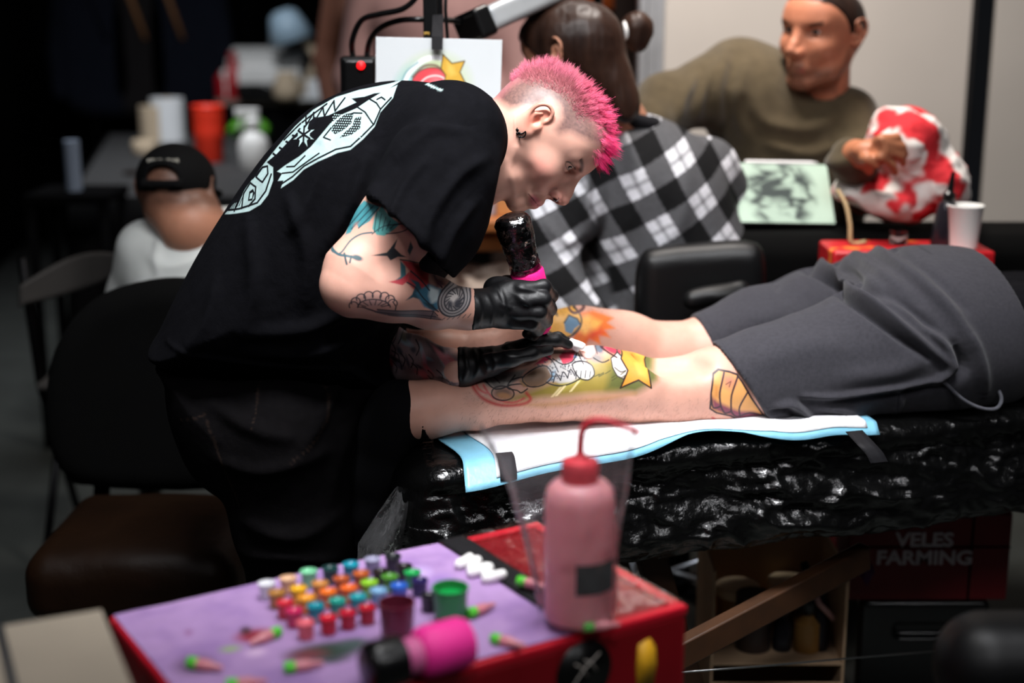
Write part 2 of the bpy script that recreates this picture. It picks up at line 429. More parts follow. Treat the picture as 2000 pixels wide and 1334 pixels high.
# ================================================================== PEOPLE: shared makers
def head_ops(f, M, neck=None, jaw=1., brow=1., mouth=1.):
    """one head in millimetres: x forward, y to its left, z up, origin midway between the eyes"""
    f.frame(M)
    f.ell((-76, 0, 12), (90, 73, 70))
    f.ell((-110, 0, -8), (54, 62, 52), 20)
    f.ell((-26, 0, 34), (36, 55, 42), 26)
    f.ell((-40, 0, -34), (44, 55, 62), 22)
    for s in (-1, 1):
        f.cap((-76, s * 51, -48), (-44, s * 44, -82), 15, 14, 22); f.cap((-44, s * 44, -82), (-8, s * 14, -101), 14, 13 * jaw, 18)
        f.ell((-26, s * 42, -31), (26, 18, 20), 20)
        f.cap((3, s * 8, 17), (-10, s * 40, 16), 8.5 * brow, 9 * brow, 12)
    f.ell((-8, 0, -68), (24, 28, 27), 14)
    f.ell((-5, 0, -99), (15, 17, 15), 14)
    for s in (-1, 1): f.ell((-14, s * 22, -36), (20, 24, 26), 14)
    f.cap((-4, 0, -2), (6, 0, -36), 12, 17, 12)
    for s in (-1, 1): f.ell((9, s * 33, -1), (16, 16, 11), 8, 's')
    f.cap((5, 0, 9), (24, 0, -26), 7.5, 9, 9); f.cap((24, 0, -26), (30, 0, -37), 9, 10.5, 6)
    for s in (-1, 1): f.ell((21, s * 12.5, -42), (11, 6.5, 9), 5)
    f.cap((28, 0, -45), (14, 0, -52), 5, 5, 5)
    for s in (-1, 1): f.ell((24, s * 7.5, -51), (7, 3.6, 6), 2, 's')
    # lips
    for s in (-1, 1):
        f.chain([((13.5, 0, -70), 4.2), ((9.5, s * 11, -71), 3.6), ((-1, s * 23 * mouth, -74), 2.4)], 8)
        f.chain([((12, 0, -80), 4.6), ((8, s * 11, -79.5), 4), ((-1, s * 22 * mouth, -75), 2.4)], 9)
        f.chain([((20, 0, -75), .9), ((15, s * 11, -75), .9), ((3, s * 25 * mouth, -76), .9)], 1.2, 's')
    # eyelids wrap the eyeball
    for s in (-1, 1):
        e = np.array((-10., s * 32, 0))
        f.ell(e, (13.2, 13.8, 12.6), 3)
        f.ell(e + (13, 0, -.3), (10, 12.4, 4.4), .8, 's')
    # ears
    for s in (-1, 1):
        y = lambda o: s * (69 + o); e0 = -84
        f.ell((e0 - 1, y(3), -2), (12, 5, 22), 4, rot=Matrix.Rotation(R(-10), 4, 'Y'))
        hx = cr([(e0 + 8, y(3), 3), (e0 + 11, y(5), 13), (e0 + 5, y(9), 24), (e0 - 7, y(13), 25), (e0 - 15, y(15), 15), (e0 - 16, y(15), 2), (e0 - 11, y(12), -12), (e0 - 3, y(8), -21), (e0 + 4, y(5), -25), (e0 + 8, y(3), -20)], 4, False)
        rr = np.interp(np.arange(len(hx)), [0, 8, 20, 28, 32, 36], [2.4, 2.8, 2.8, 2.8, 3.4, 2.6])
        f.chain(list(zip(hx, rr)), 2)
        f.ell((e0 + 2, y(10), -5), (6.5, 9, 10), 3, 's'); f.ell((e0 + 0, y(13), 14), (7, 5, 6), 3, 's')
        f.chain([((e0 - 7, y(9), -10), 2.2), ((e0 - 8, y(11), 2), 2.4), ((e0 - 3, y(9), 10), 2.1)], 3)
        f.ell((e0 + 11, y(4), -7), (3.5, 5, 5.5), 3)
    f.frame(None)
def frame_of(F_, U_, O, scale=.001, yaw=0.):
    """matrix from head millimetres to the world"""
    F_ = Vector(F_).normalized(); L_ = Vector(U_).cross(F_).normalized(); U_ = F_.cross(L_)
    F2 = F_ * math.cos(yaw) + L_ * math.sin(yaw); L2 = L_ * math.cos(yaw) - F_ * math.sin(yaw)
    m = Matrix(((F2[0], L2[0], U_[0], 0), (F2[1], L2[1], U_[1], 0), (F2[2], L2[2], U_[2], 0), (0, 0, 0, 1)))
    return Matrix.Translation(Vector(O)) @ m @ Matrix.Scale(scale, 4)
def to_local(M, V):
    I = np.array(M.inverted()); return V @ I[:3, :3].T + I[:3, 3]
def to_world(M, V):
    A = np.array(M); return np.asarray(V, float) @ A[:3, :3].T + A[:3, 3]
def eyeball(M, side, parent, iris='3a2a20', gaze=(1, 0, -.2)):
    n = 20; V = []; Fs = []
    for j in range(n + 1):
        for i in range(n): a = math.pi * j / n; b = 2 * math.pi * i / n; V.append((math.cos(a), math.sin(a) * math.cos(b), math.sin(a) * math.sin(b)))
    V = np.array(V); Fs = np.array([(j * n + i, j * n + (i + 1) % n, (j + 1) * n + (i + 1) % n, (j + 1) * n + i) for j in range(n) for i in range(n)])
    ang = np.degrees(np.arccos(np.clip(V[:, 0], -1, 1)))
    c = np.tile(hexc('d8cfc8'), (len(V), 1)); c[ang < 36] = hexc(iris); c[ang < 17] = hexc('050404')
    g = Vector(gaze).to_track_quat('X', 'Z').to_matrix()
    V = V @ np.array(g).T * 11.9 + np.array((-10., side * 32, 0))
    return obj('eye', (to_world(M, V), Fs), MT['eye'], parent, col=c)
def strands(roots, dirs, lens, width, cols_root, cols_tip, bend=None, seg=4):
    """tapered three-sided hairs; everything in one frame"""
    n = len(roots); T = np.linspace(0, 1, seg + 1)
    d = dirs / np.linalg.norm(dirs, axis=1)[:, None]
    u = np.cross(d, RNG.normal(size=(n, 3))); u /= np.linalg.norm(u, axis=1)[:, None] + 1e-9; w = np.cross(d, u)
    V = np.zeros((n, seg + 1, 3, 3)); C = np.zeros((n, seg + 1, 3, 3))
    for j, t in enumerate(T):
        p = roots + d * (lens * t)[:, None]
        if bend is not None: p = p + bend * (lens * t * t)[:, None]
        wd_ = width * (1 - .85 * t)
        for k in range(3):
            a = 2 * math.pi * k / 3
            V[:, j, k] = p + (wd_ * (math.cos(a) * u.T + math.sin(a) * w.T)).T
            C[:, j, k] = cols_root * (1 - t) + cols_tip * t
    V = V.reshape(-1, 3); C = C.reshape(-1, 3)
    base = (np.arange(n) * (seg + 1) * 3)[:, None, None]
    q = np.array([[j * 3 + k, j * 3 + (k + 1) % 3, (j + 1) * 3 + (k + 1) % 3, (j + 1) * 3 + k] for j in range(seg) for k in range(3)])[None]
    return V, (base + q).reshape(-1, 4), C
def ridge(V, N, X, Y, lines):               # raise soft folds along lines drawn over the surface
    for pts, w, h in lines:
        P = cr(pts, 5, False); d2 = np.full(len(V), 1e9)
        i = np.nonzero((X > P[:, 0].min() - 3 * w) & (X < P[:, 0].max() + 3 * w) & (Y > P[:, 1].min() - 3 * w) & (Y < P[:, 1].max() + 3 * w) & (N[:, 1] < .2))[0]
        if not len(i): continue
        d2 = np.full(len(i), 1e9); tt = np.zeros(len(i)); n = len(P) - 1
        for k, ((ax, ay), (bx, by)) in enumerate(zip(P[:-1], P[1:])):
            ex, ey = bx - ax, by - ay; t = np.clip(((X[i] - ax) * ex + (Y[i] - ay) * ey) / (ex * ex + ey * ey + 1e-9), 0, 1)
            d = (X[i] - ax - t * ex) ** 2 + (Y[i] - ay - t * ey) ** 2; b = d < d2; d2 = np.where(b, d, d2); tt = np.where(b, (k + t) / n, tt)
        g = np.exp(-d2 / (w * w)) * np.sin(np.pi * np.clip(tt * .9 + .05, 0, 1)) ** .6
        V[i] += N[i] * (h * g)[:, None]
    return V
def plane_px(V, Yref):                      # side-on (along the y axis) drawing coordinates of points, as seen on the plane y = Yref
    return pxof(V[:, 0], Yref, V[:, 2])
MT = {}
def film_mat(name, base, bump, tint=(1, 1, 1), rough=.12, milk=0., ior=1.4, gain=1.):
    """thin clear plastic: see-through with shiny creases"""
    m = bpy.data.materials.new(name); m.use_nodes = True; nt = m.node_tree; N = nt.nodes; L = nt.links; N.remove(N['Principled BSDF'])
    tr = N.new('ShaderNodeBsdfTransparent'); tr.inputs[0].default_value = (*tint, 1); gl = N.new('ShaderNodeBsdfGlossy'); gl.inputs['Roughness'].default_value = rough
    tc = N.new('ShaderNodeTexCoord'); n = N.new('ShaderNodeTexNoise'); n.inputs['Scale'].default_value = bump[0]; n.inputs['Detail'].default_value = 4; L.new(tc.outputs['Object'], n.inputs['Vector'])
    bu = N.new('ShaderNodeBump'); bu.inputs['Strength'].default_value = bump[1]; bu.inputs['Distance'].default_value = bump[2]; L.new(n.outputs['Fac'], bu.inputs['Height']); L.new(bu.outputs[0], gl.inputs['Normal'])
    fr = N.new('ShaderNodeFresnel'); fr.inputs[0].default_value = ior; L.new(bu.outputs[0], fr.inputs['Normal'])
    ad = N.new('ShaderNodeMath'); ad.operation = 'ADD'; ad.use_clamp = True; ad.inputs[1].default_value = base; gm = N.new('ShaderNodeMath'); gm.operation = 'MULTIPLY'; gm.inputs[1].default_value = gain; L.new(fr.outputs[0], gm.inputs[0]); L.new(gm.outputs[0], ad.inputs[0])
    mx = N.new('ShaderNodeMixShader'); L.new(ad.outputs[0], mx.inputs[0]); L.new(tr.outputs[0], mx.inputs[1]); L.new(gl.outputs[0], mx.inputs[2]); out = mx
    if milk:
        df = N.new('ShaderNodeBsdfDiffuse'); df.inputs[0].default_value = (.8, .8, .82, 1); m2 = N.new('ShaderNodeMixShader'); m2.inputs[0].default_value = milk
        L.new(mx.outputs[0], m2.inputs[1]); L.new(df.outputs[0], m2.inputs[2]); out = m2
    L.new(out.outputs[0], N['Material Output'].inputs[0]); return m
def translucent(m, c, f):
    nt = m.node_tree; N = nt.nodes; L = nt.links; t = N.new('ShaderNodeBsdfTranslucent'); t.inputs[0].default_value = (*hexc(c), 1); mx = N.new('ShaderNodeMixShader'); mx.inputs[0].default_value = f
    L.new(N['Principled BSDF'].outputs[0], mx.inputs[1]); L.new(t.outputs[0], mx.inputs[2]); L.new(mx.outputs[0], N['Material Output'].inputs[0]); return m
MT['skin'] = mat('skin', 'd8a590', .46, spec=.4, vary=.05, vscale=60, bump=(900, .12, .0006), paint=True, sss=.06)
MT['eye'] = mat('eye_white', 'd8d0c8', .12, paint=True, vary=.02)
MT['hair'] = mat('hair', 'ff3080', .42, paint=True, vary=.12, vscale=120, spec=.35)
MT['tee'] = mat('black_cotton', '101013', .9, spec=.05, vary=.2, vscale=60, bump=(700, .25, .0008), bump2=(26, .35, .01), paint=True)
MT['jeans'] = mat('black_denim', '0b0a0b', .9, spec=.05, vary=.25, vscale=90, bump=(900, .3, .0008), bump2=(18, .4, .012), paint=True)
MT['glove'] = mat('black_nitrile', '0b0b0d', .5, spec=.35, vary=.1, bump=(60, .3, .003), bump2=(300, .12, .001))
MT['black_metal'] = mat('black_metal', '08080a', .25, .6)
MT['silver'] = mat('polished_steel', 'c8c8cc', .18, 1.)
SKIN = hexc('c89887')
# ================================================================== the tattoo artist
art_base = W(560, 780, 2.25); art_base[2] = 0
artist = thing('person', art_base, 'tattoo artist with pink mohawk, black T-shirt and black gloves, bending over the bed', 'person')
yaw = R(-14)
Fd, Ud = (.555, 0, -.83), (.83, 0, .555)
Mh = frame_of(Fd, Ud, (0, 0, 0), .001, yaw)
eye_w = W(1113, 326, 2.195)
Mh = frame_of(Fd, Ud, eye_w - to_world(Mh, np.array([[-2., -32, 0]]))[0], .001, yaw)
nb = to_world(Mh, np.array([[-88., 0, -38]]))[0]
n1 = W(955, 292, 2.245); n2 = W(850, 335, 2.25)
hc = to_world(Mh, np.array([[-60., 0, -10]]))[0]
f = Field(hc - (.22, .135, .165), hc + (.145, .135, .165), .0015)
f.ell(to_world(Mh, np.array([[-60., 0, 0]]))[0], (.01, .01, .01))
head_ops(f, Mh)
f.cap(nb, n1, .062, .060, .03); f.cap(n1, n2, .060, .072, .03)
f.chain([(to_world(Mh, np.array([[-95., -55, -30]]))[0], .02), (n1 + (.0, -.045, -.05), .016), (n2 + (.06, -.03, -.06), .014)], .03)   # neck muscle
Vh, Qh = f.mesh(1)
keep = (Vh[Qh].mean(1)[:, 0] > hc[0] - .212)
Qh = Qh[keep]
arm_n = [W(855, 300, 2.10), W(770, 445, 2.05), W(690, 535, 2.01), W(672, 560, 2.0)]
fore_n = [W(690, 566, 2.0), W(758, 566, 2.02), W(845, 592, 2.05), W(914, 604, 2.078), W(945, 604, 2.09)]
arm_f = [W(880, 320, 2.42), W(720, 610, 2.40), W(690, 655, 2.37)]
fore_f = [W(700, 662, 2.35), W(750, 684, 2.27), W(805, 703, 2.21), W(890, 718, 2.165), W(930, 715, 2.165)]
f = Field((-.34, 1.88, .74), (.06, 2.52, 1.32), .0024)
f.chain([(n2 + (.03, 0, .01), .068), (n2, .075)], .02)
f.plate(cr([W(a, b, 2.25)[[0, 2]] for a, b in ((440, 620), (520, 400), (640, 260), (780, 205), (880, 240), (900, 320), (840, 430), (720, 560), (640, 660), (500, 680))], 4), 2.25, .14, .12, .03)
f.chain([(arm_n[0], .058), (arm_n[1], .055), (arm_n[2], .043), (arm_n[3], .0295)], .02)
f.chain([(arm_n[3], .0295), (fore_n[0], .034)], .01)
f.chain([(fore_n[0], .036), (fore_n[1], .0425), (fore_n[2], .0355), (fore_n[3], .0265), (fore_n[4], .024)], .022)
f.chain([(arm_f[0], .056), (arm_f[1], .046), (arm_f[2], .036)], .03)
f.chain([(fore_f[0], .037), (fore_f[1], .041), (fore_f[2], .037), (fore_f[3], .0255), (fore_f[4], .023)], .02)
Vb, Qb = f.mesh(1)
# --- paint: tattoos on the arms
N_ = normals(Vb, Qb)
X_, Y_ = plane_px(Vb, 2.02)
arm_zone = lambda X, Y: (X > 615) & (X < 960) & (Y > 380) & (Y < 770)
sel = (arm_zone(X_, Y_) & (N_[:, 1] < .45))[Qb].any(1)
Vb, Qb = refine(Vb, Qb, sel)
X_, Y_ = plane_px(Vb, 2.02); N_ = normals(Vb, Qb); sel = (arm_zone(X_, Y_) & (N_[:, 1] < .3))[Qb].any(1)
Vb, Qb = refine(Vb, Qb, sel)
N_ = normals(Vb, Qb); near = Vb[:, 1] < 2.14
Xn, Yn = plane_px(Vb, 2.0)
for i, yr in ((Vb[:, 1] < 2.14, None),): pass
base = np.tile(SKIN, (len(Vb), 1))
base *= (1 + .10 * (fbm(Vb[:, 0] * 18, Vb[:, 1] * 18, Vb[:, 2] * 18, 3, 3)[:, None] - .45)) * np.array([1, 1, 1])
msk = near * np.clip((.35 - N_[:, 1]) * 4, 0, 1)
p = Paint(Xn, Yn, base, msk)
INK = '2a2c33'
# upper arm: teal feathers, banded shape, flowing vine lines, small dark bird
p.poly([(706, 398), (742, 404), (722, 432), (700, 446), (694, 438), (684, 456), (672, 462), (676, 440), (690, 415)], '3f7f86', .85, 2)
for a, b in (((738, 408), (700, 446)), ((728, 404), (684, 450)), ((716, 402), (676, 448))): p.line([a, b], 2.5, '22444c', .9)
p.poly([(745, 402), (760, 420), (782, 436), (770, 447), (752, 458), (737, 456), (728, 445), (732, 420)], '4d918d', .9, 2)
for k in range(5): p.line([(736 + k * 9, 412 + k * 6), (732 + k * 8, 452 - k * 2)], 2, '1e4147', .9)
p.line([(728, 455), (750, 440), (782, 436)], 2, '1e4147', .9, 3)
p.line([(770, 438), (792, 436), (796, 446), (780, 452), (756, 454)], 2.4, INK, .85, 4)
p.line([(728, 452), (706, 456), (686, 468), (672, 486), (664, 492)], 3, '33525a', .9, 5)
p.line([(646, 484), (664, 492), (684, 494), (704, 498)], 4.5, '33525a', .9, 4)
p.line([(676, 490), (682, 508)], 4, '2c464d', .9); p.blob((702, 497), 11, 5, '2c464d', .85, .3); p.blob((652, 488), 8, 3, '33525a', .8, .2); p.line([(690, 494), (688, 505)], 3.5, '2c464d', .9)
p.blob((656, 470), 4, 3, '44585e', .7)
p.poly([(778, 463), (772, 482), (784, 496), (795, 503), (778, 500), (764, 506), (758, 497), (728, 494), (757, 490), (764, 482)], '2f3437', .95, 1.5)
p.poly([(802, 470), (807, 484), (800, 500), (796, 490)], '34484c', .9, 2)
p.blob((694, 440), 10, 4, '8d6d6a', .3, -.6)
# inner elbow: red and teal leaves running to the wrist
p.poly([(782, 506), (806, 515), (832, 535), (836, 555), (842, 566), (820, 572), (806, 560), (796, 548), (800, 530)], 'a5383c', .9, 3)
p.poly([(782, 508), (792, 520), (794, 536), (786, 546), (768, 546), (784, 536)], '3a6067', .9, 2); p.poly([(762, 544), (786, 540), (800, 530), (798, 546), (788, 552)], 'b23c44', .9, 2)
p.poly([(800, 542), (812, 556), (806, 572), (794, 582), (808, 578), (820, 584), (826, 570), (818, 552)], '2d4c58', .9, 2)
p.poly([(812, 570), (836, 558), (862, 570), (860, 590), (862, 606), (846, 610), (828, 600), (820, 586)], '3f6e84', .92, 4)
p.poly([(838, 562), (858, 570), (856, 590), (842, 596), (836, 580)], 'b9c7c8', .8, 5); p.poly([(826, 590), (846, 596), (854, 612), (838, 604)], '27424d', .85, 3)
for a in (((782, 506), (806, 515), (836, 540), (862, 568)), ((796, 548), (812, 560), (828, 584), (856, 612)), ((802, 530), (820, 548), (838, 570))): p.line(a, 2.4, INK, .85, 4)
p.poly([(838, 545), (862, 556), (870, 566), (852, 566)], '6b4a50', .7, 4)
# round medallion at the wrist
p.blob((886, 594), 32, 33, '9a9493', .92, 0, .12)
for rx, ry, w_ in ((31, 32, 3.4), (25, 26, 2), (19, 20, 2.6)): p.ring((886, 594), rx, ry, w_, '33343a', .9)
p.blob((884, 588), 10, 9, 'd8d2cd', .8); p.blob((893, 602), 8, 10, '4a4b52', .7); p.blob((878, 600), 5, 8, '55565c', .6)
for t in np.linspace(0, 6.2, 15): p.line([(886 + 19 * math.cos(t), 594 + 20 * math.sin(t)), (886 + 10 * math.cos(t + .5), 594 + 11 * math.sin(t + .5))], 2.2, '3c3d44', .8)
for k in range(6): p.line([(862 + k * 10, 630 + k * .6), (868 + k * 10, 626)], 2, '5a4b4e', .7)
# shell and barrel below the elbow
p.blob((732, 582), 44, 20, '9d7c79', .35, .12)
for k in range(8):
    t = math.pi * (1.02 + .135 * k); c = (733 + 37 * math.cos(t), 588 + 20 * math.sin(t))
    p.ring(c, 8.5, 8.5, 2.3, INK, .95, 0, math.pi * .85, math.pi * 2.15); p.line([(733 + 30 * math.cos(t), 590 + 12 * math.sin(t)), (733 + 16 * math.cos(t), 592 + 5 * math.sin(t))], 2, INK, .8)
p.ring((735, 590), 30, 14, 2.4, INK, .9, .1, math.pi, 2 * math.pi); p.line([(770, 582), (776, 592), (774, 602)], 2.4, INK, .9)
for k in range(5): p.line([(712 + 6 * k, 590 + 3 * k), (724 + 8 * k, 596 + 3.2 * k)], 3, '4b3a40', .75)
p.poly([(742, 596), (846, 610), (852, 620), (862, 628), (820, 622), (770, 614), (735, 604)], '6d5f61', .75, 2)
for a in (((740, 597), (846, 610), (854, 620)), ((740, 603), (850, 622)), ((760, 610), (860, 629)), ((846, 610), (840, 626))): p.line(a, 2.4, '38353a', .9)
# far forearm: dense sleeve of greys, blues and pinks
far = (Vb[:, 1] > 2.14) * np.clip((.35 - N_[:, 1]) * 4, 0, 1)
Xf, Yf = plane_px(Vb, 2.17); p2_ = Paint(Xf, Yf, p.c, far)
p2_.poly([(735, 620), (800, 640), (870, 672), (905, 690), (905, 760), (730, 760)], '8d7a7c', .6, 6)
rr = random.Random(3)
for k in range(46):
    x = rr.uniform(745, 890); y = 655 + (x - 745) * .25 + rr.uniform(-20, 62)
    p2_.blob((x, y), rr.uniform(6, 17), rr.uniform(3, 7), rr.choice(['4c4a52', '3a3d46', '8ea3b0', 'b9808a', 'c06a72', '5d5560', '2b2b31', '6f6a5c', '9aa6ac']), .7, rr.uniform(.2, 1.3), .6)
for k in range(16):
    x = rr.uniform(750, 880); y = 660 + (x - 750) * .25 + rr.uniform(-14, 56); a = rr.uniform(.3, 1.1)
    p2_.line([(x, y), (x + 14 * math.cos(a), y + 14 * math.sin(a)), (x + 24 * math.cos(a + .5), y + 24 * math.sin(a + .5))], 2.4, '232329', .85, 3)
for k in range(5): p2_.poly([(838 + k * 7, 676 + k * 3), (880 + k * 3, 690 + k * 5), (862 + k * 4, 696 + k * 5)], 'd0848c', .6, 3)
colb = p2_.c
# --- creases of the cheek and mouth, then paint, in head millimetres
Lh = to_local(Mh, Vh); N_ = normals(Vh, Qh)
for pts, w, h in (([(19, -44), (11, -56), (2, -70)], 3.2, -1.5), ([(8, -52), (0, -60), (-8, -70)], 7, 1.6), ([(-1, -79), (-7, -92)], 5, -.9), ([(-30, -58), (-44, -66)], 14, -3.5), ([(-14, -92), (-44, -78), (-66, -52)], 5, 1.2), ([(-70, -74), (-96, -62)], 9, -2.5)):
    P_ = np.array(pts, float); d2 = np.full(len(Lh), 1e9)
    for (ax_, ay_), (bx_, by_) in zip(P_[:-1], P_[1:]):
        ex_, ey_ = bx_ - ax_, by_ - ay_; t_ = np.clip(((Lh[:, 0] - ax_) * ex_ + (Lh[:, 2] - ay_) * ey_) / (ex_ * ex_ + ey_ * ey_), 0, 1); d2 = np.minimum(d2, (Lh[:, 0] - ax_ - t_ * ex_) ** 2 + (Lh[:, 2] - ay_ - t_ * ey_) ** 2)
    Vh = Vh + N_ * (.001 * h * np.exp(-d2 / w ** 2) * (np.abs(Lh[:, 1]) > 12))[:, None]; colh = np.tile(SKIN, (len(Vh), 1))
colh *= 1 + .12 * (fbm(Lh[:, 0] / 26, Lh[:, 1] / 26, Lh[:, 2] / 26, 3, 5)[:, None] - .45)
p = Paint(Lh[:, 0], Lh[:, 2], colh)
side = np.abs(Lh[:, 1])
p.blob((-22, -36), 22, 18, 'cf8478', .45, 0, 1.); p.blob((28, -40), 16, 14, 'cf8478', .4, 0, .9)
p.mask = (side > 66) * 1.; p.blob((-84, 0), 20, 30, 'd98872', .5, 0, .6)
p.mask = (side > 12) * (side < 52) * 1.; p.line([(4, 4.6), (1, 5.2), (-6, 3.8), (-9, .5)], 2.0, '2a1712', .9, 4, 1.2); p.line([(3, -4.8), (0, -5), (-6, -3.6), (-9, 0)], 1.2, '5a3028', .7, 4, 1.2)
p.mask = (side > 4) * (side < 19) * 1.; p.blob((27, -47), 5.5, 2.6, '34120f', .9, .3, .5); p.line([(13, -36), (10, -44), (13, -51)], 2.2, '8f5146', .6, 4, 2)  # shade in the nostril and the nose wing crease painted into the skin colour
p.mask = (side < 30) * (1.); p.blob((12, -75.5), 11, 9, 'b5616a', .7, .0, .5)
p.line([(-3, -76.5), (5, -75.5), (14, -75)], 1.5, '5e2429', .9, 3, 1.2)
p.mask = np.ones(len(Vh)); 
p.mask = (side > 6) * (side < 50) * 1.
p.line([(11, 11), (7, 17), (-3, 21), (-18, 20)], 6, '4f332c', .9, 4, 3)
p.line([(2, 6), (0, 7.5), (-12, 4)], 1.6, '3a2420', .5, 3, 1.5)
p.mask = np.ones(len(Vh))
sp = fbm(Lh[:, 0] / 3., Lh[:, 1] / 3., Lh[:, 2] / 3., 2, 9); big = fbm(Lh[:, 0] / 24, Lh[:, 1] / 24, Lh[:, 2] / 24, 2, 2)
st = [(-185, -75), (-150, -42), (-120, -30), (-100, 2), (-97, 28), (-84, 33), (-70, 27), (-58, 10), (-46, 12), (-38, 26), (-12, 42), (0, 52), (12, 80), (-90, 120), (-190, 60)]
fade = np.clip(poly_dist(Lh[:, 0], Lh[:, 2], np.array(st, float)) / 15 + .2, 0, 1)
stub = np.clip(fade * (.90 + .35 * (sp - .45)), 0, .95)
tone = hexc('57403f')[None] * (1 - .45 * big[:, None]) + .0
tip = np.clip((52 - side) / 16, 0, 1)[:, None]
p.c = p.c * (1 - stub[:, None]) + stub[:, None] * (tone * (1 - tip * .6) + hexc('a8606a')[None] * tip * .6)
V_ = np.concatenate([Vb, Vh]); Q_ = np.concatenate([Qb, Qh + len(Vb)]); C_ = np.concatenate([colb, p.c])
obj('body', (V_, Q_), MT['skin'], artist, col=C_)
eyeball(Mh, -1, artist, gaze=(1, -.75, -.22)); eyeball(Mh, 1, artist, gaze=(1, -.2, -.3))
# --- mohawk
def cran(a, y, lift=0):                      # point on the skull: sagittal angle a (0 front, 90 top), sideways y mm
    d = np.stack([np.cos(a) * 90, y, np.sin(a) * 70], 1); k = np.sqrt(np.maximum(1 - (y / 73) ** 2, .05))
    P = np.stack([-76 + np.cos(a) * (90 + lift) * k, y, 12 + np.sin(a) * (70 + lift) * k], 1)
    n = np.stack([np.cos(a) / 90 * k, y / 73 ** 2, np.sin(a) / 70 * k], 1); return P, n / np.linalg.norm(n, axis=1)[:, None]
nc, per = 640, 16
ac = R(24) + R(168) * RNG.random(nc) ** 1.0; wband = np.interp(np.degrees(ac), [20, 60, 120, 195], [42, 44, 36, 26]); yc = RNG.uniform(-1, 1, nc) * wband
Pc, Nc = cran(ac, yc)
ang = np.degrees(ac)
sweep = np.stack([np.interp(ang, [24, 50, 80, 120, 160, 195], [.8, .75, .3, .0, -.15, -.3]), -yc / 90, np.interp(ang, [24, 50, 80, 120, 160, 195], [-.75, -.15, .25, .35, .45, .1])], 1)
dc = Nc * .8 + sweep * np.interp(ang, [24, 60, 100, 195], [1.15, 1., .8, .5])[:, None] + RNG.normal(size=(nc, 3)) * .14
lc = np.interp(ang, [24, 45, 80, 110, 135, 170, 195], [26, 32, 25, 17, 22, 18, 9]) * RNG.uniform(.75, 1.15, nc) * np.clip(1.15 - (np.abs(yc) / 62), .5, 1)
ii = np.repeat(np.arange(nc), per); off = RNG.normal(size=(nc * per, 2))
P, Nn = cran(ac[ii] + off[:, 0] * .05, np.clip(yc[ii] + off[:, 1] * 4.5, -60, 60), -2)
tipc = Pc + dc / np.linalg.norm(dc, axis=1)[:, None] * lc[:, None]
D_ = tipc[ii] + RNG.normal(size=(nc * per, 3)) * 1.9 - P; L_ = np.linalg.norm(D_, axis=1) * RNG.uniform(.8, 1.08, nc * per)
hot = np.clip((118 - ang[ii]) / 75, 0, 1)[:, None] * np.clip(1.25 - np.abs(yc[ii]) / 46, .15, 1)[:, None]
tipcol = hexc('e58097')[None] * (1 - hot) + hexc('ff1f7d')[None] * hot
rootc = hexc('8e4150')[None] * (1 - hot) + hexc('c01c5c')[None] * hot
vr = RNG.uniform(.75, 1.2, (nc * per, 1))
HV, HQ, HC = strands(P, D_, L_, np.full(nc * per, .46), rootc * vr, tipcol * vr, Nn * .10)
# short brushed sides between mohawk and shave
ns = 9000; a = R(30) + R(150) * RNG.random(ns); y = RNG.choice([-1, 1], ns) * RNG.uniform(30, 60, ns)
P, Nn = cran(a, y, -1); k = np.clip((62 - np.abs(y)) / 32, 0, 1)
D_ = Nn * .55 + np.stack([np.interp(a, [R(30), R(90), R(180)], [.7, -.1, -.5]), -y / 140, np.full(ns, -.1)], 1) + RNG.normal(size=(ns, 3)) * .22
L_ = 3 + 12 * k * RNG.uniform(.6, 1.1, ns); hot = np.clip((R(100) - a) / R(70), 0, 1)[:, None] * .45
cc = (hexc('b96a72')[None] * (1 - hot) + hexc('e04a80')[None] * hot) * RNG.uniform(.6, 1.25, (ns, 1))
SV, SQ, SCc = strands(P, D_, L_, np.full(ns, .40), cc * .75, cc, seg=2)
hv = np.concatenate([HV, SV]); hq = np.concatenate([HQ, SQ + len(HV)]); hcl = np.concatenate([HC, SCc])
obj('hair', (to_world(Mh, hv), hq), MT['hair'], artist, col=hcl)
# brows
nb_ = 420; t = RNG.random(nb_); s_ = RNG.choice([-1, 1], nb_)
P = np.stack([np.interp(t, [0, .4, 1], [13, 8, -12]), s_ * np.interp(t, [0, .4, 1], [9, 24, 46]), np.interp(t, [0, .4, 1], [14, 19, 17]) + RNG.normal(size=nb_) * 1.6], 1)
BV, BQ, BC = strands(P, np.stack([-.35 * np.ones(nb_), s_ * .8, .45 * np.ones(nb_)], 1) + RNG.normal(size=(nb_, 3)) * .2, RNG.uniform(5, 8, nb_), np.full(nb_, .32), np.tile(hexc('4a3028'), (nb_, 1)), np.tile(hexc('5d4036'), (nb_, 1)), seg=2)
obj('eyebrows', (to_world(Mh, BV), BQ), MT['hair'], artist, col=BC)
for da, dz in ((-79, -27), (-84, -24)):      # two horseshoe rings in the lobe, one ring in the nostril
    t = np.linspace(.5, 2 * math.pi - .5, 18); g = Geo()
    pts = np.stack([da + 6.5 * np.sin(t - math.pi), np.full(18, -82.), dz - 5 + 6.5 * np.cos(t - math.pi)], 1)
    g.tube(to_world(Mh, pts), .0011, 8)
    for q in (pts[0], pts[-1]): g.lathe([(0, -.0022), (.0016, -.0014), (.0022, 0), (.0016, .0014), (0, .0022)], 10, to_world(Mh, q[None])[0])
    tag(obj('earring', g.done(), MT['black_metal'], artist), 'black horseshoe earring')
t = np.linspace(0, 2 * math.pi, 16); g = Geo(); g.tube(to_world(Mh, np.stack([26 + 3.4 * np.cos(t), np.full(16, -16.5) - 1.2 * np.sin(t), -45 + 4 * np.sin(t)], 1)), .0005, 6)
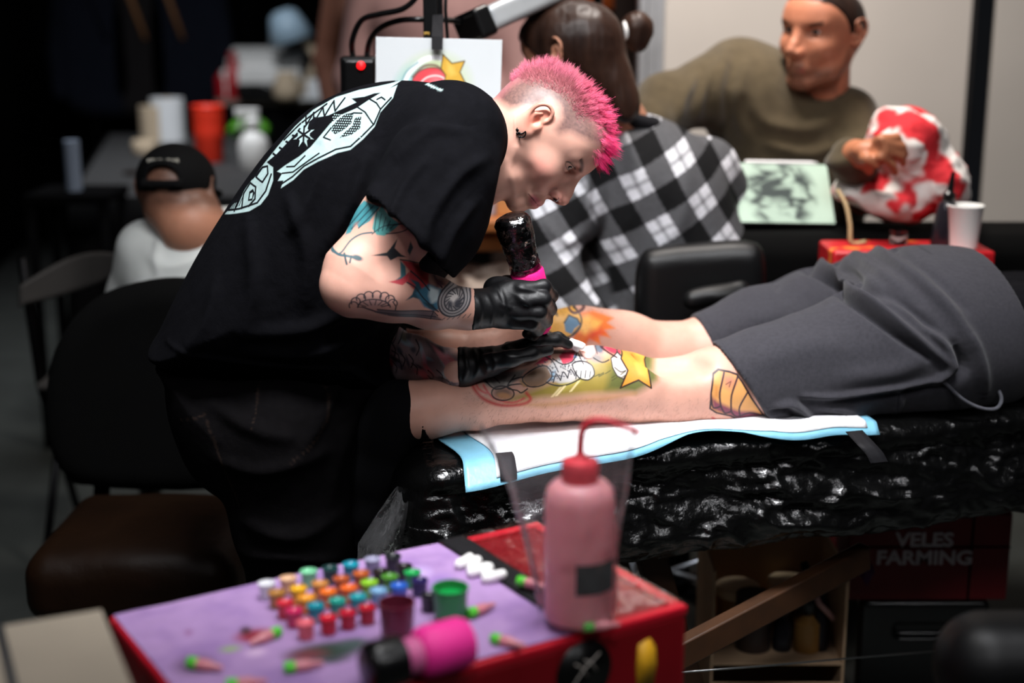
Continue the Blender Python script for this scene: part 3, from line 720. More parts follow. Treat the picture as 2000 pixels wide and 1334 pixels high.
tag(obj('nose_ring', g.done(), MT['silver'], artist), 'thin silver nose ring')
# --- T-shirt
f = Field((-.62, 1.9, .68), (.10, 2.56, 1.36), .0034)
out = cr([W(a, b, 2.25)[[0, 2]] for a, b in ((298, 682), (322, 630), (350, 570), (388, 498), (432, 425), (482, 350), (536, 280), (602, 214), (680, 175), (765, 158), (850, 164), (905, 184), (938, 215), (955, 262), (956, 330), (944, 400), (912, 480), (865, 545), (805, 605), (775, 650), (778, 700), (772, 746), (700, 748), (560, 740), (430, 722), (345, 712))], 4)
f.plate(out, 2.25, .185, .17, 0, pw=2.2)
f.ell(W(880, 270, 2.12), (.085, .10, .085), .05)
f.ell(W(890, 290, 2.38), (.085, .10, .085), .05)
slv = [(W(898, 262, 2.10), .068), (W(868, 345, 2.07), .078), (W(830, 430, 2.045), .081), (W(770, 500, 2.01), .078), (W(735, 545, 1.99), .078)]
f2 = Field((-.30, 1.86, .94), (.06, 2.24, 1.30), .0034)
f2.chain(slv, .03)
inner = [(W(880, 330, 2.075), .05), (W(830, 430, 2.045), .072), (W(770, 500, 2.01), .071), (W(700, 590, 1.97), .074)]
f2.chain(inner, .01, 's')
f2.cut(W(800, 458, 2.03), (-.70, -.20, -.68))
f2.cut(W(978, 320, 2.1), (.97, 0, -.2))
fslv = [(W(890, 290, 2.42), .07), (W(800, 470, 2.45), .07)]
f.chain(fslv, .03)
nk = np.array([W(957, 290, 2.245), W(1010, 285, 2.235)])
f.cap(W(935, 292, 2.25), nk[1], .066, .075, .004, 's')
Vs, Qs = f.mesh(1); V2, Q2 = f2.mesh(1)
Vs = np.concatenate([Vs, V2]); Qs = np.concatenate([Qs, Q2 + len(Vs) - len(V2)])
N_ = normals(Vs, Qs); X_, Y_ = plane_px(Vs, 2.08)
Vs = ridge(Vs, N_, X_, Y_, [
    ([(862, 232), (800, 258), (755, 330), (715, 420)], 12, .010), ([(905, 250), (850, 250), (790, 300)], 10, .008), ([(950, 300), (900, 330), (850, 400), (835, 470)], 12, .009),
    ([(930, 380), (890, 430), (865, 500)], 10, .008), ([(840, 300), (800, 350), (770, 410)], 9, .007), ([(720, 300), (690, 390), (640, 480)], 16, .010), ([(560, 380), (600, 480), (600, 600)], 16, .009),
    ([(480, 440), (500, 560), (470, 660)], 18, .009), ([(700, 600), (600, 640), (480, 650)], 16, .010), ([(720, 650), (620, 690), (480, 690)], 13, .008), ([(420, 560), (400, 640), (360, 690)], 14, .008),
    ([(640, 300), (600, 400), (560, 460)], 14, .007), ([(310, 684), (400, 705), (560, 722), (740, 730)], 6, .004), ([(712, 404), (770, 445), (830, 505), (868, 545)], 5, .003)])
N_ = normals(Vs, Qs)
X_, Y_ = plane_px(Vs, 2.20)
pr_zone = (X_ > 425) & (X_ < 800) & (Y_ > 145) & (Y_ < 430) & (N_[:, 1] < .35)
Vs, Qs = refine(Vs, Qs, pr_zone[Qs].any(1)); X_, Y_ = plane_px(Vs, 2.20); N_ = normals(Vs, Qs)
pr_zone = (X_ > 425) & (X_ < 800) & (Y_ > 145) & (Y_ < 430) & (N_[:, 1] < .3)
Vs, Qs = refine(Vs, Qs, pr_zone[Qs].any(1)); X_, Y_ = plane_px(Vs, 2.20); N_ = normals(Vs, Qs)
p = Paint(X_, Y_, hexc('09090c'), ((Vs[:, 1] < 2.26) & (N_[:, 1] < .75)) * 1.)
MI = '92a6a5'; BK = '0c0c10'
# back print: ragged pale band with letter-like shapes, a burst and a dotted panel
p.poly([(780, 160), (740, 168), (700, 176), (655, 190), (612, 214), (578, 246), (548, 282), (520, 318), (496, 350), (470, 385), (442, 416), (470, 408), (505, 398), (528, 384), (542, 366), (550, 340), (546, 318), (528, 312), (548, 296), (575, 268), (600, 244), (622, 226), (650, 220), (682, 205), (702, 196), (690, 190), (716, 186), (734, 180), (752, 178)], MI, .97, 1.5)
for a in (((440, 410), (480, 398), (520, 382), (536, 360), (544, 330)), ((468, 404), (474, 388), (486, 356), (482, 350)), ((486, 396), (484, 372), (496, 352), (512, 356), (514, 376), (502, 390)), ((520, 322), (532, 318), (536, 330), (526, 346), (508, 340), (520, 322)), ((500, 344), (520, 322)), ((548, 300), (590, 254), (622, 226)), ((560, 270), (590, 240), (640, 202)), ((600, 226), (606, 240), (616, 218), (622, 234), (634, 208), (642, 222), (654, 196), (662, 212), (676, 190)), ((440, 408), (452, 396), (470, 388), (488, 356))): p.line(a, 3.6, BK, .97)
p.poly([(498, 366), (506, 360), (512, 366), (508, 380), (498, 382)], BK, .95); p.poly([(501, 369), (507, 366), (507, 376), (501, 378)], MI, .95)
for k in range(7): p.line([(448 + k * 5, 408 - k * 2.4), (456 + k * 5, 394 - k * 4)], 2, BK, .9)
for k in range(6): p.line([(540 + k * 13, 296 - k * 12), (556 + k * 13, 300 - k * 13)], 4, BK, .95)
p.poly([(776, 166), (752, 176), (728, 190), (704, 206), (676, 218), (656, 234), (640, 254), (622, 276), (600, 294), (572, 312), (556, 324), (568, 326), (560, 340), (572, 338), (568, 352), (592, 336), (612, 316), (640, 300), (676, 284), (700, 278), (724, 258), (744, 236), (752, 212), (774, 186)], MI, .97, 1.5)
p.line([(770, 186), (752, 206), (742, 232), (722, 252), (700, 272), (672, 278), (640, 294), (612, 310), (590, 330), (566, 346)], 3.4, BK, .95)
for a in (((706, 204), (722, 212), (740, 232)), ((728, 190), (742, 196), (752, 206)), ((716, 214), (700, 214), (680, 222), (660, 240), (646, 258), (660, 262)), ((576, 314), (592, 312), (612, 292)), ((568, 326), (590, 322), (620, 300), (640, 286)), ((742, 190), (750, 186), (758, 190))): p.line(a, 3, BK, .95)
for a in ([(684, 216), (700, 214), (698, 232), (684, 244), (668, 252), (660, 246), (668, 228)], [(704, 222), (716, 220), (716, 240), (700, 252), (678, 258), (684, 250), (700, 236)]): p.poly(a, BK, .97)
for ix in range(14):
    for iy in range(11):
        x, y = 660 + ix * 4.4 + (iy % 2) * 2.2, 214 + iy * 4.2
        p.blob((x, y), 1.15, 1.15, MI, .9, 0, .3) if y > 214 else None
for k in range(8):
    a = k * math.pi / 4 + .3; p.poly([(604 + 24 * math.cos(a), 256 + 22 * math.sin(a)), (604 + 10 * math.cos(a + .35), 256 + 10 * math.sin(a + .35)), (604 + 10 * math.cos(a - .35), 256 + 10 * math.sin(a - .35))], MI, .97)
p.blob((604, 256), 13, 12, MI, .97, 0, .1)
for k in range(3):
    a = k * math.pi / 3 + .4; p.line([(604 - 15 * math.cos(a), 256 - 14 * math.sin(a)), (604 + 15 * math.cos(a), 256 + 14 * math.sin(a))], 4, BK, .97)
p.line([(768, 160), (800, 157), (840, 158), (870, 166)], 3, MI, .8, 4)
obj('t_shirt', (Vs, Qs), MT['tee'], artist, col=p.c)
ax = Vector((.93, -.30, .06)).normalized(); u_ = ax.cross(Vector((0, 0, 1))).normalized(); v_ = ax.cross(u_)
t = np.linspace(0, 2 * math.pi, 49); cc = W(950, 290, 2.245)
g = Geo(); g.tube([cc + .074 * math.cos(a) * np.array(u_) + .076 * math.sin(a) * np.array(v_) for a in t], .0085, 8, False)
obj('collar', g.done(), MT['tee'], artist, col=np.tile(hexc('0a0a0d'), (len(g.V), 1)))
# --- jeans
f = Field((-.62, 1.95, -.01), (.02, 2.55, .86), .0045)
out = cr([W(a, b, 2.25)[[0, 2]] for a, b in ((345, 690), (330, 740), (345, 830), (400, 930), (520, 980), (670, 960), (725, 880), (742, 800), (748, 700))], 4)
f.plate(out, 2.24, .155, .14)
legs = []
for yo in (-.085, .095):
    hip, kn, an = W(565, 860, 2.25 + yo), W(590, 1160, 2.25 + yo), W(560, 1480, 2.25 + yo * .9)
    if yo > 0: kn = W(640, 1140, 2.33); an = W(625, 1470, 2.33)
    f.chain([(hip, .115), ((hip + kn) / 2, .098), (kn, .080), ((kn * .4 + an * .6), .068), (np.array((an[0], an[1], .07)), .062)], .03); legs.append(an)
f.cut((0, 0, .05), (0, 0, -1))
Vj, Qj = f.mesh(1); N_ = normals(Vj, Qj); X_, Y_ = plane_px(Vj, 2.08)
Vj = ridge(Vj, N_, X_, Y_, [([(650, 760), (640, 800), (590, 880)], 12, .010), ([(390, 800), (480, 830), (580, 850)], 14, .010), ([(420, 900), (520, 910), (640, 880)], 14, .010), ([(360, 770), (440, 780), (560, 770)], 9, .006), ([(480, 1020), (580, 1040), (660, 1010)], 16, .010), ([(700, 790), (660, 900), (640, 1000)], 14, .009), ([(470, 1090), (560, 1080), (650, 1100)], 12, .008)])
X_, Y_ = plane_px(Vj, 2.10); N_ = normals(Vj, Qj)
p = Paint(X_, Y_, hexc('070607'), (N_[:, 1] < .3) * 1.)
for a in (((335, 745), (420, 752), (500, 750)), ((500, 748), (504, 790), (500, 830)), ((345, 830), (400, 812)), ((400, 816), (430, 880), (450, 910)), ((570, 748), (625, 762), (645, 800), (620, 850), (570, 890)), ((420, 850), (450, 930), (470, 980))): p.line(a, 3., '1d1613', .8, 4)
obj('jeans', (Vj, Qj), MT['jeans'], artist, col=p.c)
for an in legs:
    f = Field((an[0] - .12, an[1] - .07, -.01), (an[0] + .24, an[1] + .07, .16), .005)
    f.chain([((an[0], an[1], .05), .045), ((an[0] + .10, an[1], .045), .042), ((an[0] + .17, an[1], .035), .034)], .03); f.cap((an[0], an[1], .06), (an[0], an[1], .13), .05, .052, .03); f.cut((0, 0, .004), (0, 0, -1))
    Vx, Qx = f.mesh(1); obj('shoe', (Vx, Qx), MT['glove'], artist)
# --- gloves
def glove(chains, palm, cuff, name='glove', h=.0016, extra=None, k=.007):
    allp = np.array([q[0] for c in chains for q in c] + [q[0] for q in cuff] + [palm[0][0]])
    f = Field(allp.min(0) - .05, allp.max(0) + .05, h)
    for c, r_, rot in palm: f.ell(c, r_, .012, rot=rot)
    f.chain(cuff, .012)
    for c in chains: f.chain(c, k)
    if extra: extra(f)
    return f
pen_top, pen_tip = W(998, 424, 2.135), W(1071, 682, 2.178)
pd = (pen_tip - pen_top) / np.linalg.norm(pen_tip - pen_top)
def qx(*a): return W(*a)
ch = [
    [(qx(1020, 566, 2.095), .0115), (qx(1062, 560, 2.105), .0105), (qx(1077, 578, 2.14), .0095), (qx(1066, 596, 2.175), .0085), (qx(1050, 606, 2.185), .0078)],
    [(qx(1022, 588, 2.088), .0115), (qx(1062, 585, 2.092), .0108), (qx(1074, 604, 2.13), .0098), (qx(1062, 620, 2.165), .0088), (qx(1044, 624, 2.18), .008)],
    [(qx(1014, 610, 2.088), .011), (qx(1054, 611, 2.090), .0104), (qx(1066, 627, 2.125), .0095), (qx(1054, 640, 2.155), .0085), (qx(1038, 640, 2.17), .0078)],
    [(qx(1004, 630, 2.094), .010), (qx(1038, 633, 2.095), .0094), (qx(1050, 645, 2.122), .0085), (qx(1042, 654, 2.148), .0078), (qx(1028, 652, 2.16), .007)],
    [(qx(958, 584, 2.125), .015), (qx(990, 556, 2.150), .0135), (qx(1018, 552, 2.172), .0105), (qx(1046, 566, 2.188), .0095), (qx(1062, 580, 2.192), .0085)]]
f = glove(ch, [(qx(985, 598, 2.105), (.038, .021, .035), None), (qx(1012, 592, 2.105), (.036, .020, .036), None), (qx(985, 572, 2.13), (.034, .02, .024), Matrix.Rotation(R(25), 4, 'Y')), (qx(1040, 600, 2.12), (.026, .022, .036), None)], [(qx(915, 604, 2.076), .0315), (qx(940, 603, 2.088), .0275), (qx(972, 600, 2.10), .026)])
f.cut(W(921, 604, 2.078), (-.96, -.15, .05))
Vg, Qg = f.mesh(1); N_ = normals(Vg, Qg); X_, Y_ = plane_px(Vg, 2.09)
Vg = ridge(Vg, N_, X_, Y_, [([(935, 575), (940, 600), (934, 634)], 4, .0022), ([(952, 572), (962, 600), (958, 640)], 4, .0022), ([(968, 566), (980, 590), (1000, 600)], 4, .002), ([(1000, 572), (1030, 590), (1040, 620)], 5, .002), ([(1010, 560), (1040, 568), (1062, 572)], 4, .0018), ([(975, 560), (985, 585), (984, 615)], 4, .0018), ([(926, 572), (924, 604), (926, 638)], 3, .002)])
obj('glove', (Vg, Qg), MT['glove'], artist)
ch = [
    [(qx(1000, 682, 2.165), .0115), (qx(1048, 667, 2.165), .0105), (qx(1086, 664, 2.178), .009), (qx(1110, 673, 2.190), .0078)],
    [(qx(1000, 682, 2.188), .0115), (qx(1052, 664, 2.192), .0105), (qx(1090, 660, 2.205), .009), (qx(1114, 672, 2.212), .008)],
    [(qx(996, 684, 2.210), .011), (qx(1046, 668, 2.218), .010), (qx(1080, 666, 2.23), .0088), (qx(1100, 676, 2.238), .0078)],
    [(qx(990, 690, 2.228), .010), (qx(1030, 678, 2.240), .009), (qx(1058, 678, 2.25), .008), (qx(1075, 686, 2.256), .007)],
    [(qx(955, 708, 2.135), .0145), (qx(1000, 700, 2.118), .0125), (qx(1040, 690, 2.124), .010), (qx(1072, 684, 2.142), .0082)]]
f = glove(ch, [(qx(965, 704, 2.165), (.036, .034, .019), Matrix.Rotation(R(-12), 4, 'Y')), (qx(992, 693, 2.18), (.026, .036, .016), Matrix.Rotation(R(-12), 4, 'Y'))], [(qx(885, 718, 2.166), .0305), (qx(905, 717, 2.165), .0285), (qx(950, 708, 2.165), .024)])
f.cut(W(894, 717, 2.165), (-.98, -.1, .0))
Vg, Qg = f.mesh(1); N_ = normals(Vg, Qg); X_, Y_ = plane_px(Vg, 2.13)
Vg = ridge(Vg, N_, X_, Y_, [([(905, 690), (912, 718), (905, 745)], 4, .0024), ([(925, 692), (935, 715), (926, 742)], 4, .0024), ([(938, 690), (952, 712), (948, 738)], 4, .002), ([(960, 690), (968, 706), (962, 728)], 4, .002), ([(980, 682), (1000, 690), (1040, 688)], 4, .0016), ([(897, 690), (895, 718), (897, 746)], 3, .0022)])
obj('glove', (Vg, Qg), MT['glove'], artist)
# --- tattoo machine in the right hand, folded wipe in the left
MT['pink_wrap'] = mat('pink_grip_wrap', 'f01f7f', .7, bump=(500, .5, .0012), vary=.15, vscale=200, spec=.3)
MT['black_plastic'] = mat('black_plastic', '0c0c0d', .3, coat=.2)
MT['film'] = film_mat('clear_film', .15, (45, 1., .010), milk=.0, rough=.08)
machine = thing('tattoo_machine', pen_tip, 'pen-shaped tattoo machine with pink grip and film-wrapped black motor, held in the right glove', 'machine')
rt = toward(-pd)                             # local z runs from tip up
def at(z): return pen_tip - pd * z
Lp = float(np.linalg.norm(pen_tip - pen_top))
g = Geo(); g.lathe([(0, 0), (.0016, .001), (.0022, .012), (.005, .020), (.0055, .032)], 20, pen_tip, rt); tag(obj('needle_cartridge', g.done(), MT['black_plastic'], machine, autos=40), 'dark cartridge tip')
g = Geo(); g.lathe([(.008, .030), (.014, .036), (.019, .055), (.022, .095), (.0265, .108), (.0270, .134), (.0215, .146)], 28, pen_tip, rt); tag(obj('grip', g.done(), MT['pink_wrap'], machine), 'pink self-adhesive grip wrap')
g = Geo(); g.lathe([(.0190, .136), (.0205, .141), (.0215, Lp - .050), (.0220, Lp - .048), (.0258, Lp - .044), (.0262, Lp - .014), (.0245, Lp - .005), (.0200, Lp - .001), (0, Lp)], 28, pen_tip, rt); obj('motor', g.done(), MT['black_plastic'], machine, autos=30)
ZZ = np.linspace(.141, Lp + .004, 40); prof = []
n = 44; V = []
for j, z in enumerate(ZZ):
    r0 = np.interp(z, [.141, .150, Lp - .044, Lp - .034, Lp - .008, Lp + .001, Lp + .004], [.0250, .0238, .0255, .0275, .0278, .0225, .001])
    for i in range(n):
        a = 2 * math.pi * i / n; w_ = .0034 * (ridged(math.cos(a) * 2.2, math.sin(a) * 2.2, z * 90, 3, 4) - .5) * (1 if r0 > .01 else .2)
        v = rt @ Vector(((r0 + w_) * math.cos(a), (r0 + w_) * math.sin(a), z)); V.append(pen_tip + np.array(v))
tag(obj('film_sleeve', (np.array(V), np.array([(j * n + i, j * n + (i + 1) % n, (j + 1) * n + (i + 1) % n, (j + 1) * n + i) for j in range(39) for i in range(n)])), MT['film'], machine), 'crinkled clear film sleeve')
MT['tissue'] = mat('white_tissue', 'f2f0ee', .9, bump=(300, .4, .001), vary=.04)
wp = W(1126, 672, 2.205)
f = Field(wp - .04, wp + .04, .0013); f.box(wp, (.013, .010, .005), .004, rot=Matrix.Rotation(R(20), 4, 'Y')); f.box(wp + (-.006, .006, -.004), (.012, .012, .004), .003, .003, rot=Matrix.Rotation(R(35), 4, 'Y')); f.cap(wp + (-.01, -.008, .003), wp + (.012, .004, -.003), .003, .003, .002)
Vw, Qw = f.mesh(1); tag(obj('paper_wipe', (Vw, Qw), MT['tissue']), 'small folded white paper wipe pinched in the fingertips of the left glove', 'tissue')
# ================================================================== THE CLIENT on the bed
BED_A = R(17); e1 = np.array([math.cos(BED_A), math.sin(BED_A), 0]); e2 = np.array([-math.sin(BED_A), math.cos(BED_A), 0])
BED_Z = .70; bed0 = np.array([-.073, 2.02, 0])          # a point on the near top edge
def bed(u, w, z): return bed0 + u * e1 + w * e2 + np.array([0, 0, z])
def edgeY(x): return 2.02 + .306 * (x + .07)
def Lp_(px, py, r, dy):                                  # leg joint: pixel, radius in pixels, distance behind the near edge
    x = 0
    for _ in range(4): P = W(px, py, edgeY(x) + dy); x = P[0]
    return P, r * mpp(P)
client_base = bed(.45, .25, BED_Z)
client = thing('person', client_base, 'client in grey shorts lying face down on the black-wrapped bed, bare calves tattooed', 'person')
near_leg = [(800, 808, 52), (818, 803, 54), (860, 795, 49), (930, 788, 47), (1000, 768, 54), (1080, 754, 65), (1160, 750, 70), (1240, 757, 69), (1310, 767, 66), (1400, 756, 75), (1500, 742, 86), (1600, 725, 96)]
far_leg = [(800, 690, 46), (860, 690, 44), (940, 690, 45), (1040, 672, 60), (1130, 667, 65), (1220, 680, 61), (1300, 694, 61), (1390, 690, 72), (1500, 660, 86)]
NL = [Lp_(a, b, c, .155) for a, b, c in near_leg]; FL = [Lp_(a, b, c, .385) for a, b, c in far_leg]
f = Field((-.30, 1.98, .55), (.66, 2.80, .96), .003)
f.chain([(q[0], q[1]) for q in NL], .02); f.chain([(q[0], q[1]) for q in FL], .02)
for L0 in (NL, FL):                                      # calf muscle, knee hollow, heel and foot hanging over the end
    f.ell(L0[4][0] * .4 + L0[5][0] * .6 + (0, 0, .012), (.085, .048, .045), .03, rot=rotz(BED_A))
    hl = L0[1][0] if L0 is NL else L0[0][0]
    f.ell(hl + (-.030, -.0, .008), (.034, .032, .034), .02)
    f.chain([(hl + (-.035, 0, 0), .038), (hl + (-.06, .0, -.07), .034), (hl + (-.075, 0, -.13), .026)], .02)
f.ell(NL[8][0] + (-.01, -.02, .055), (.06, .03, .02), .03, 's')
f.cut(bed(0, 0, BED_Z + .004), (0, 0, -1)) if False else None
Vc, Qc = f.mesh(1); N_ = normals(Vc, Qc)
def ref_leg(V):
    near = (V[:, 1] - edgeY(V[:, 0])) < .27
    yr = np.where(near, edgeY(V[:, 0]) + .11, edgeY(V[:, 0]) + .34); return near, pxof(V[:, 0], yr, V[:, 2])
for _ in range(2):
    near, (X_, Y_) = ref_leg(Vc); N_ = normals(Vc, Qc)
    z = (X_ > 900) & (X_ < 1510) & (N_[:, 1] < .5) & (N_[:, 2] > -.8) & (near | (X_ < 1220))
    Vc, Qc = refine(Vc, Qc, z[Qc].any(1))
near, (X_, Y_) = ref_leg(Vc); N_ = normals(Vc, Qc)
base = np.tile(SKIN, (len(Vc), 1)) * np.array([1.02, 1.0, .98]); base *= 1 + .09 * (fbm(Vc[:, 0] * 20, Vc[:, 1] * 20, Vc[:, 2] * 20, 3, 8)[:, None] - .45)
p = Paint(X_, Y_, base, near * np.clip((.62 - N_[:, 1]) * 5, 0, 1))
# near calf: green and ochre haze, red swirl, grey and white scaled figure-like shapes, plain gold star
p.poly([(1062, 772), (1120, 768), (1200, 760), (1280, 735), (1290, 712), (1276, 690), (1220, 690), (1190, 700), (1150, 706), (1130, 720), (1090, 735), (1050, 752), (1000, 772), (990, 784)], '8f7c38', .85, 14)
p.poly([(1180, 755), (1240, 764), (1284, 740), (1286, 704), (1262, 692), (1230, 700), (1190, 716)], '5f6134', .8, 14)
p.poly([(985, 786), (1060, 782), (1180, 768), (1240, 762), (1180, 776), (1060, 792)], 'b5803f', .7, 12)
p.poly([(1090, 744), (1135, 728), (1148, 722), (1140, 740), (1100, 758)], 'a89a48', .7, 6)
p.line([(914, 742), (922, 760), (944, 780), (980, 791), (1020, 786), (1036, 776), (1028, 764)], 6, 'b3312f', .85, 4, 5); p.line([(922, 745), (934, 764), (952, 770), (944, 758), (964, 778), (1000, 784), (1024, 774)], 4, 'c8484a', .8, 3, 3)
p.poly([(932, 742), (962, 734), (1000, 728), (1030, 722), (1018, 736), (996, 752), (976, 762), (950, 758)], '8b837c', .8, 4)
p.poly([(950, 742), (975, 738), (992, 735), (985, 752), (968, 762)], '6f6863', .7, 2)
p.ring((982, 768), 22, 13, 3, '3a2f2e', .95, -.1); p.blob((982, 768), 19, 10, '86685a', .8, -.1); p.blob((984, 772), 14, 6, 'b07f58', .8)
for a in (((944, 748), (968, 762), (996, 752)), ((958, 738), (976, 750)), ((1000, 742), (1020, 736), (1050, 736)), ((994, 752), (1016, 748), (1030, 752)), ((1006, 734), (990, 756), (1010, 760), (1018, 764), (1030, 756)), ((1040, 752), (1054, 744), (1050, 738))): p.line(a, 2.6, '2c2728', .9, 3)
p.poly([(1012, 742), (1040, 732), (1056, 738), (1050, 750), (1022, 754)], 'a3784f', .7, 3)
p.poly([(1042, 716), (1066, 700), (1078, 694), (1076, 704), (1062, 712), (1050, 714)], 'b03850', .9, 2)
p.poly([(1052, 728), (1080, 708), (1100, 698), (1120, 694), (1142, 702), (1148, 716), (1136, 732), (1116, 742), (1092, 744), (1076, 738)], 'b9b4b2', .85, 4)
p.poly([(1056, 732), (1086, 720), (1082, 740), (1066, 742)], '7fa3bd', .7, 4)
for k in range(4): p.line([(1080 + k * 14, 742 - k * 4), (1086 + k * 14, 728 - k * 4), (1094 + k * 14, 738 - k * 4)], 2.4, '2b2a2e', .9, 4)
p.line([(1052, 732), (1070, 744), (1096, 748), (1124, 740), (1146, 726), (1150, 712)], 2.6, '2b2a2e', .9, 4); p.line([(1066, 702), (1080, 708), (1090, 724)], 2.2, '2b2a2e', .85, 4)
rr = random.Random(5)
for _ in range(170):
    x = rr.uniform(1050, 1150); y = 728 - (x - 1050) * .20 + rr.uniform(-16, 16)
    p.blob((x, y), 1.7, 1.3, rr.choice(['4a4a50', '68676b', '3c3d44']), .55, 0, .6)
p.line([(1108, 694), (1116, 700), (1126, 702)], 4, '4d6d8e', .85); p.line([(1100, 700), (1110, 708)], 4, 'b4485f', .8)
p.blob((1150, 693), 15, 10, 'e3b2a6', .9, .1, .3); p.ring((1150, 693), 16, 11, 1.8, '6e4a48', .8)
p.blob((1172, 690), 10, 6, '59606a', .75, .2, .5); p.blob((1166, 702), 14, 7, '7d7471', .7, 0, .6)
p.poly([(1160, 682), (1178, 682), (1206, 690), (1222, 694), (1212, 700), (1196, 696), (1176, 688)], 'bb3346', .85, 2)
p.poly([(1194, 702), (1208, 696), (1222, 706), (1228, 722), (1216, 736), (1204, 730), (1196, 716)], 'cbbfb8', .9, 2); p.line([(1194, 702), (1208, 696), (1222, 706), (1228, 722), (1216, 736), (1204, 730), (1196, 716)], 2.2, '2f2c2d', .9, 0, 1, True); p.line([(1200, 716), (1212, 724), (1222, 722)], 2, '2f2c2d', .8, 3)
p.poly([(1020, 738), (1046, 720), (1068, 716), (1078, 732), (1060, 748), (1034, 752)], '8a6a52', .75, 2); p.line([(1020, 738), (1046, 720), (1068, 716), (1078, 732), (1060, 748), (1034, 752)], 2.4, '2b2627', .9, 3, 1, True)
p.poly([(1118, 712), (1140, 708), (1156, 714), (1160, 728), (1148, 738), (1130, 734)], 'c9c4c0', .9, 2); p.line([(1118, 712), (1140, 708), (1156, 714), (1160, 728), (1148, 738), (1130, 734)], 2.4, '29272a', .9, 3, 1, True)
for k in range(4): p.line([(1126 + k * 9, 722 + k % 2), (1124 + k * 9, 736 - k)], 2, '29272a', .85)
p.poly([(1092, 700), (1106, 692), (1124, 696), (1118, 708), (1100, 712)], 'c63a50', .85, 2); p.line([(1080, 704), (1100, 712), (1118, 708), (1128, 698)], 2.2, '2b2729', .9, 3)
p.line([(1132, 700), (1140, 712)], 2.2, '2b2729', .9); p.line([(1160, 702), (1176, 708), (1190, 704)], 2.2, '2b2729', .85, 3); p.line([(1164, 684), (1184, 692), (1206, 702)], 2.4, '3a1a22', .85, 3); p.line([(1140, 686), (1150, 682), (1164, 686), (1168, 696)], 1.8, '3a2c2e', .8, 3)
for k in range(9): x = rr.uniform(1150, 1215); y = rr.uniform(725, 752); p.line([(x, y), (x + 10, y - 5)], 1.8, '4c4a26', .8)
for k in range(7): x = rr.uniform(1075, 1130); p.line([(x, 770 - (x - 1075) * .3), (x + 16, 752 - (x - 1075) * .3)], 2, 'efd9a8', .7, 0, 2)
star = [(1224, 690), (1244, 704), (1278, 706), (1266, 722), (1270, 752), (1246, 738), (1210, 752), (1226, 722), (1214, 704)]
p.poly(star, 'd08a35', .97, 1.4); p.poly([(1240, 712), (1254, 706), (1266, 718), (1264, 738), (1246, 730)], 'dba045', .8, 6); p.line(star, 3, '33241c', .95, 0, 1, True)
# thigh: clenched-hand shape in ochre with plum shading
hand = [(1392, 728), (1402, 720), (1422, 722), (1436, 726), (1446, 740), (1462, 768), (1484, 800), (1498, 818), (1480, 826), (1450, 822), (1424, 806), (1396, 800), (1384, 792), (1386, 760)]
p.poly(hand, 'd59a5c', .92, 2)
p.poly([(1385, 764), (1398, 776), (1416, 784), (1440, 794), (1468, 796), (1488, 804), (1498, 820), (1448, 822), (1420, 806), (1388, 794)], '7a3a4c', .7, 6)
p.poly([(1404, 724), (1430, 722), (1440, 738), (1424, 756), (1408, 750)], 'c07a62', .5, 8); p.poly([(1388, 740), (1404, 744), (1402, 772), (1388, 772)], 'b8783f', .5, 6)
for a in (((1412, 724), (1402, 760), (1404, 786)), ((1438, 728), (1424, 764), (1424, 796)), ((1456, 756), (1440, 786), (1442, 806)), ((1404, 786), (1412, 800), (1424, 796)), ((1424, 796), (1436, 808), (1460, 800), (1486, 806)), ((1386, 770), (1390, 790), (1404, 786))): p.line(a, 3.4, '3a2630', .95, 4)
p.line(hand, 3.6, '2e2126', .95, 0, 1, True); p.line([(1390, 812), (1402, 822), (1416, 826)], 5, 'b03038', .7, 0, 3); p.line([(1414, 744), (1424, 738), (1420, 748)], 2, '5a3c34', .7)
# far calf: round golden shape, blue mask-like stripe, flames
p.mask = (~near) * np.clip((.62 - N_[:, 1]) * 5, 0, 1)
fl = [(1130, 614), (1160, 612), (1182, 618), (1200, 624), (1186, 630), (1202, 640), (1180, 642), (1192, 656), (1168, 650), (1172, 668), (1150, 656), (1142, 670), (1130, 660), (1116, 664), (1122, 650), (1112, 646), (1130, 630)]
p.poly(fl, 'e0712f', .9, 4); p.poly([(1124, 622), (1150, 618), (1176, 628), (1166, 642), (1142, 650), (1122, 640)], 'efae52', .85, 8); p.poly([(1150, 640), (1172, 636), (1186, 646), (1160, 660), (1140, 662)], 'd4452b', .5, 8)
ball = [(1062, 616), (1078, 606), (1104, 606), (1128, 612), (1136, 626), (1128, 644), (1106, 656), (1080, 650), (1062, 636)]
p.poly(ball, 'dfa64d', .95, 2, 3); p.line(cr(ball, 4), 3, '3b2f2a', .95, 0, 1, True)
p.poly([(1064, 614), (1080, 606), (1098, 610), (1088, 616), (1092, 624), (1080, 620), (1070, 628)], '4a4440', .85, 2); p.poly([(1102, 632), (1112, 620), (1128, 624), (1134, 632), (1122, 640), (1116, 650), (1104, 646)], '5a7f9d', .95, 1.5); p.line([(1102, 632), (1112, 620), (1128, 624), (1134, 634), (1118, 650)], 2.6, '2b2b33', .9)
p.line([(1106, 606), (1120, 616), (1136, 612), (1146, 606)], 4, '5e3a3a', .9, 4)
obj('body', (Vc, Qc), MT['skin'], client, col=p.c)
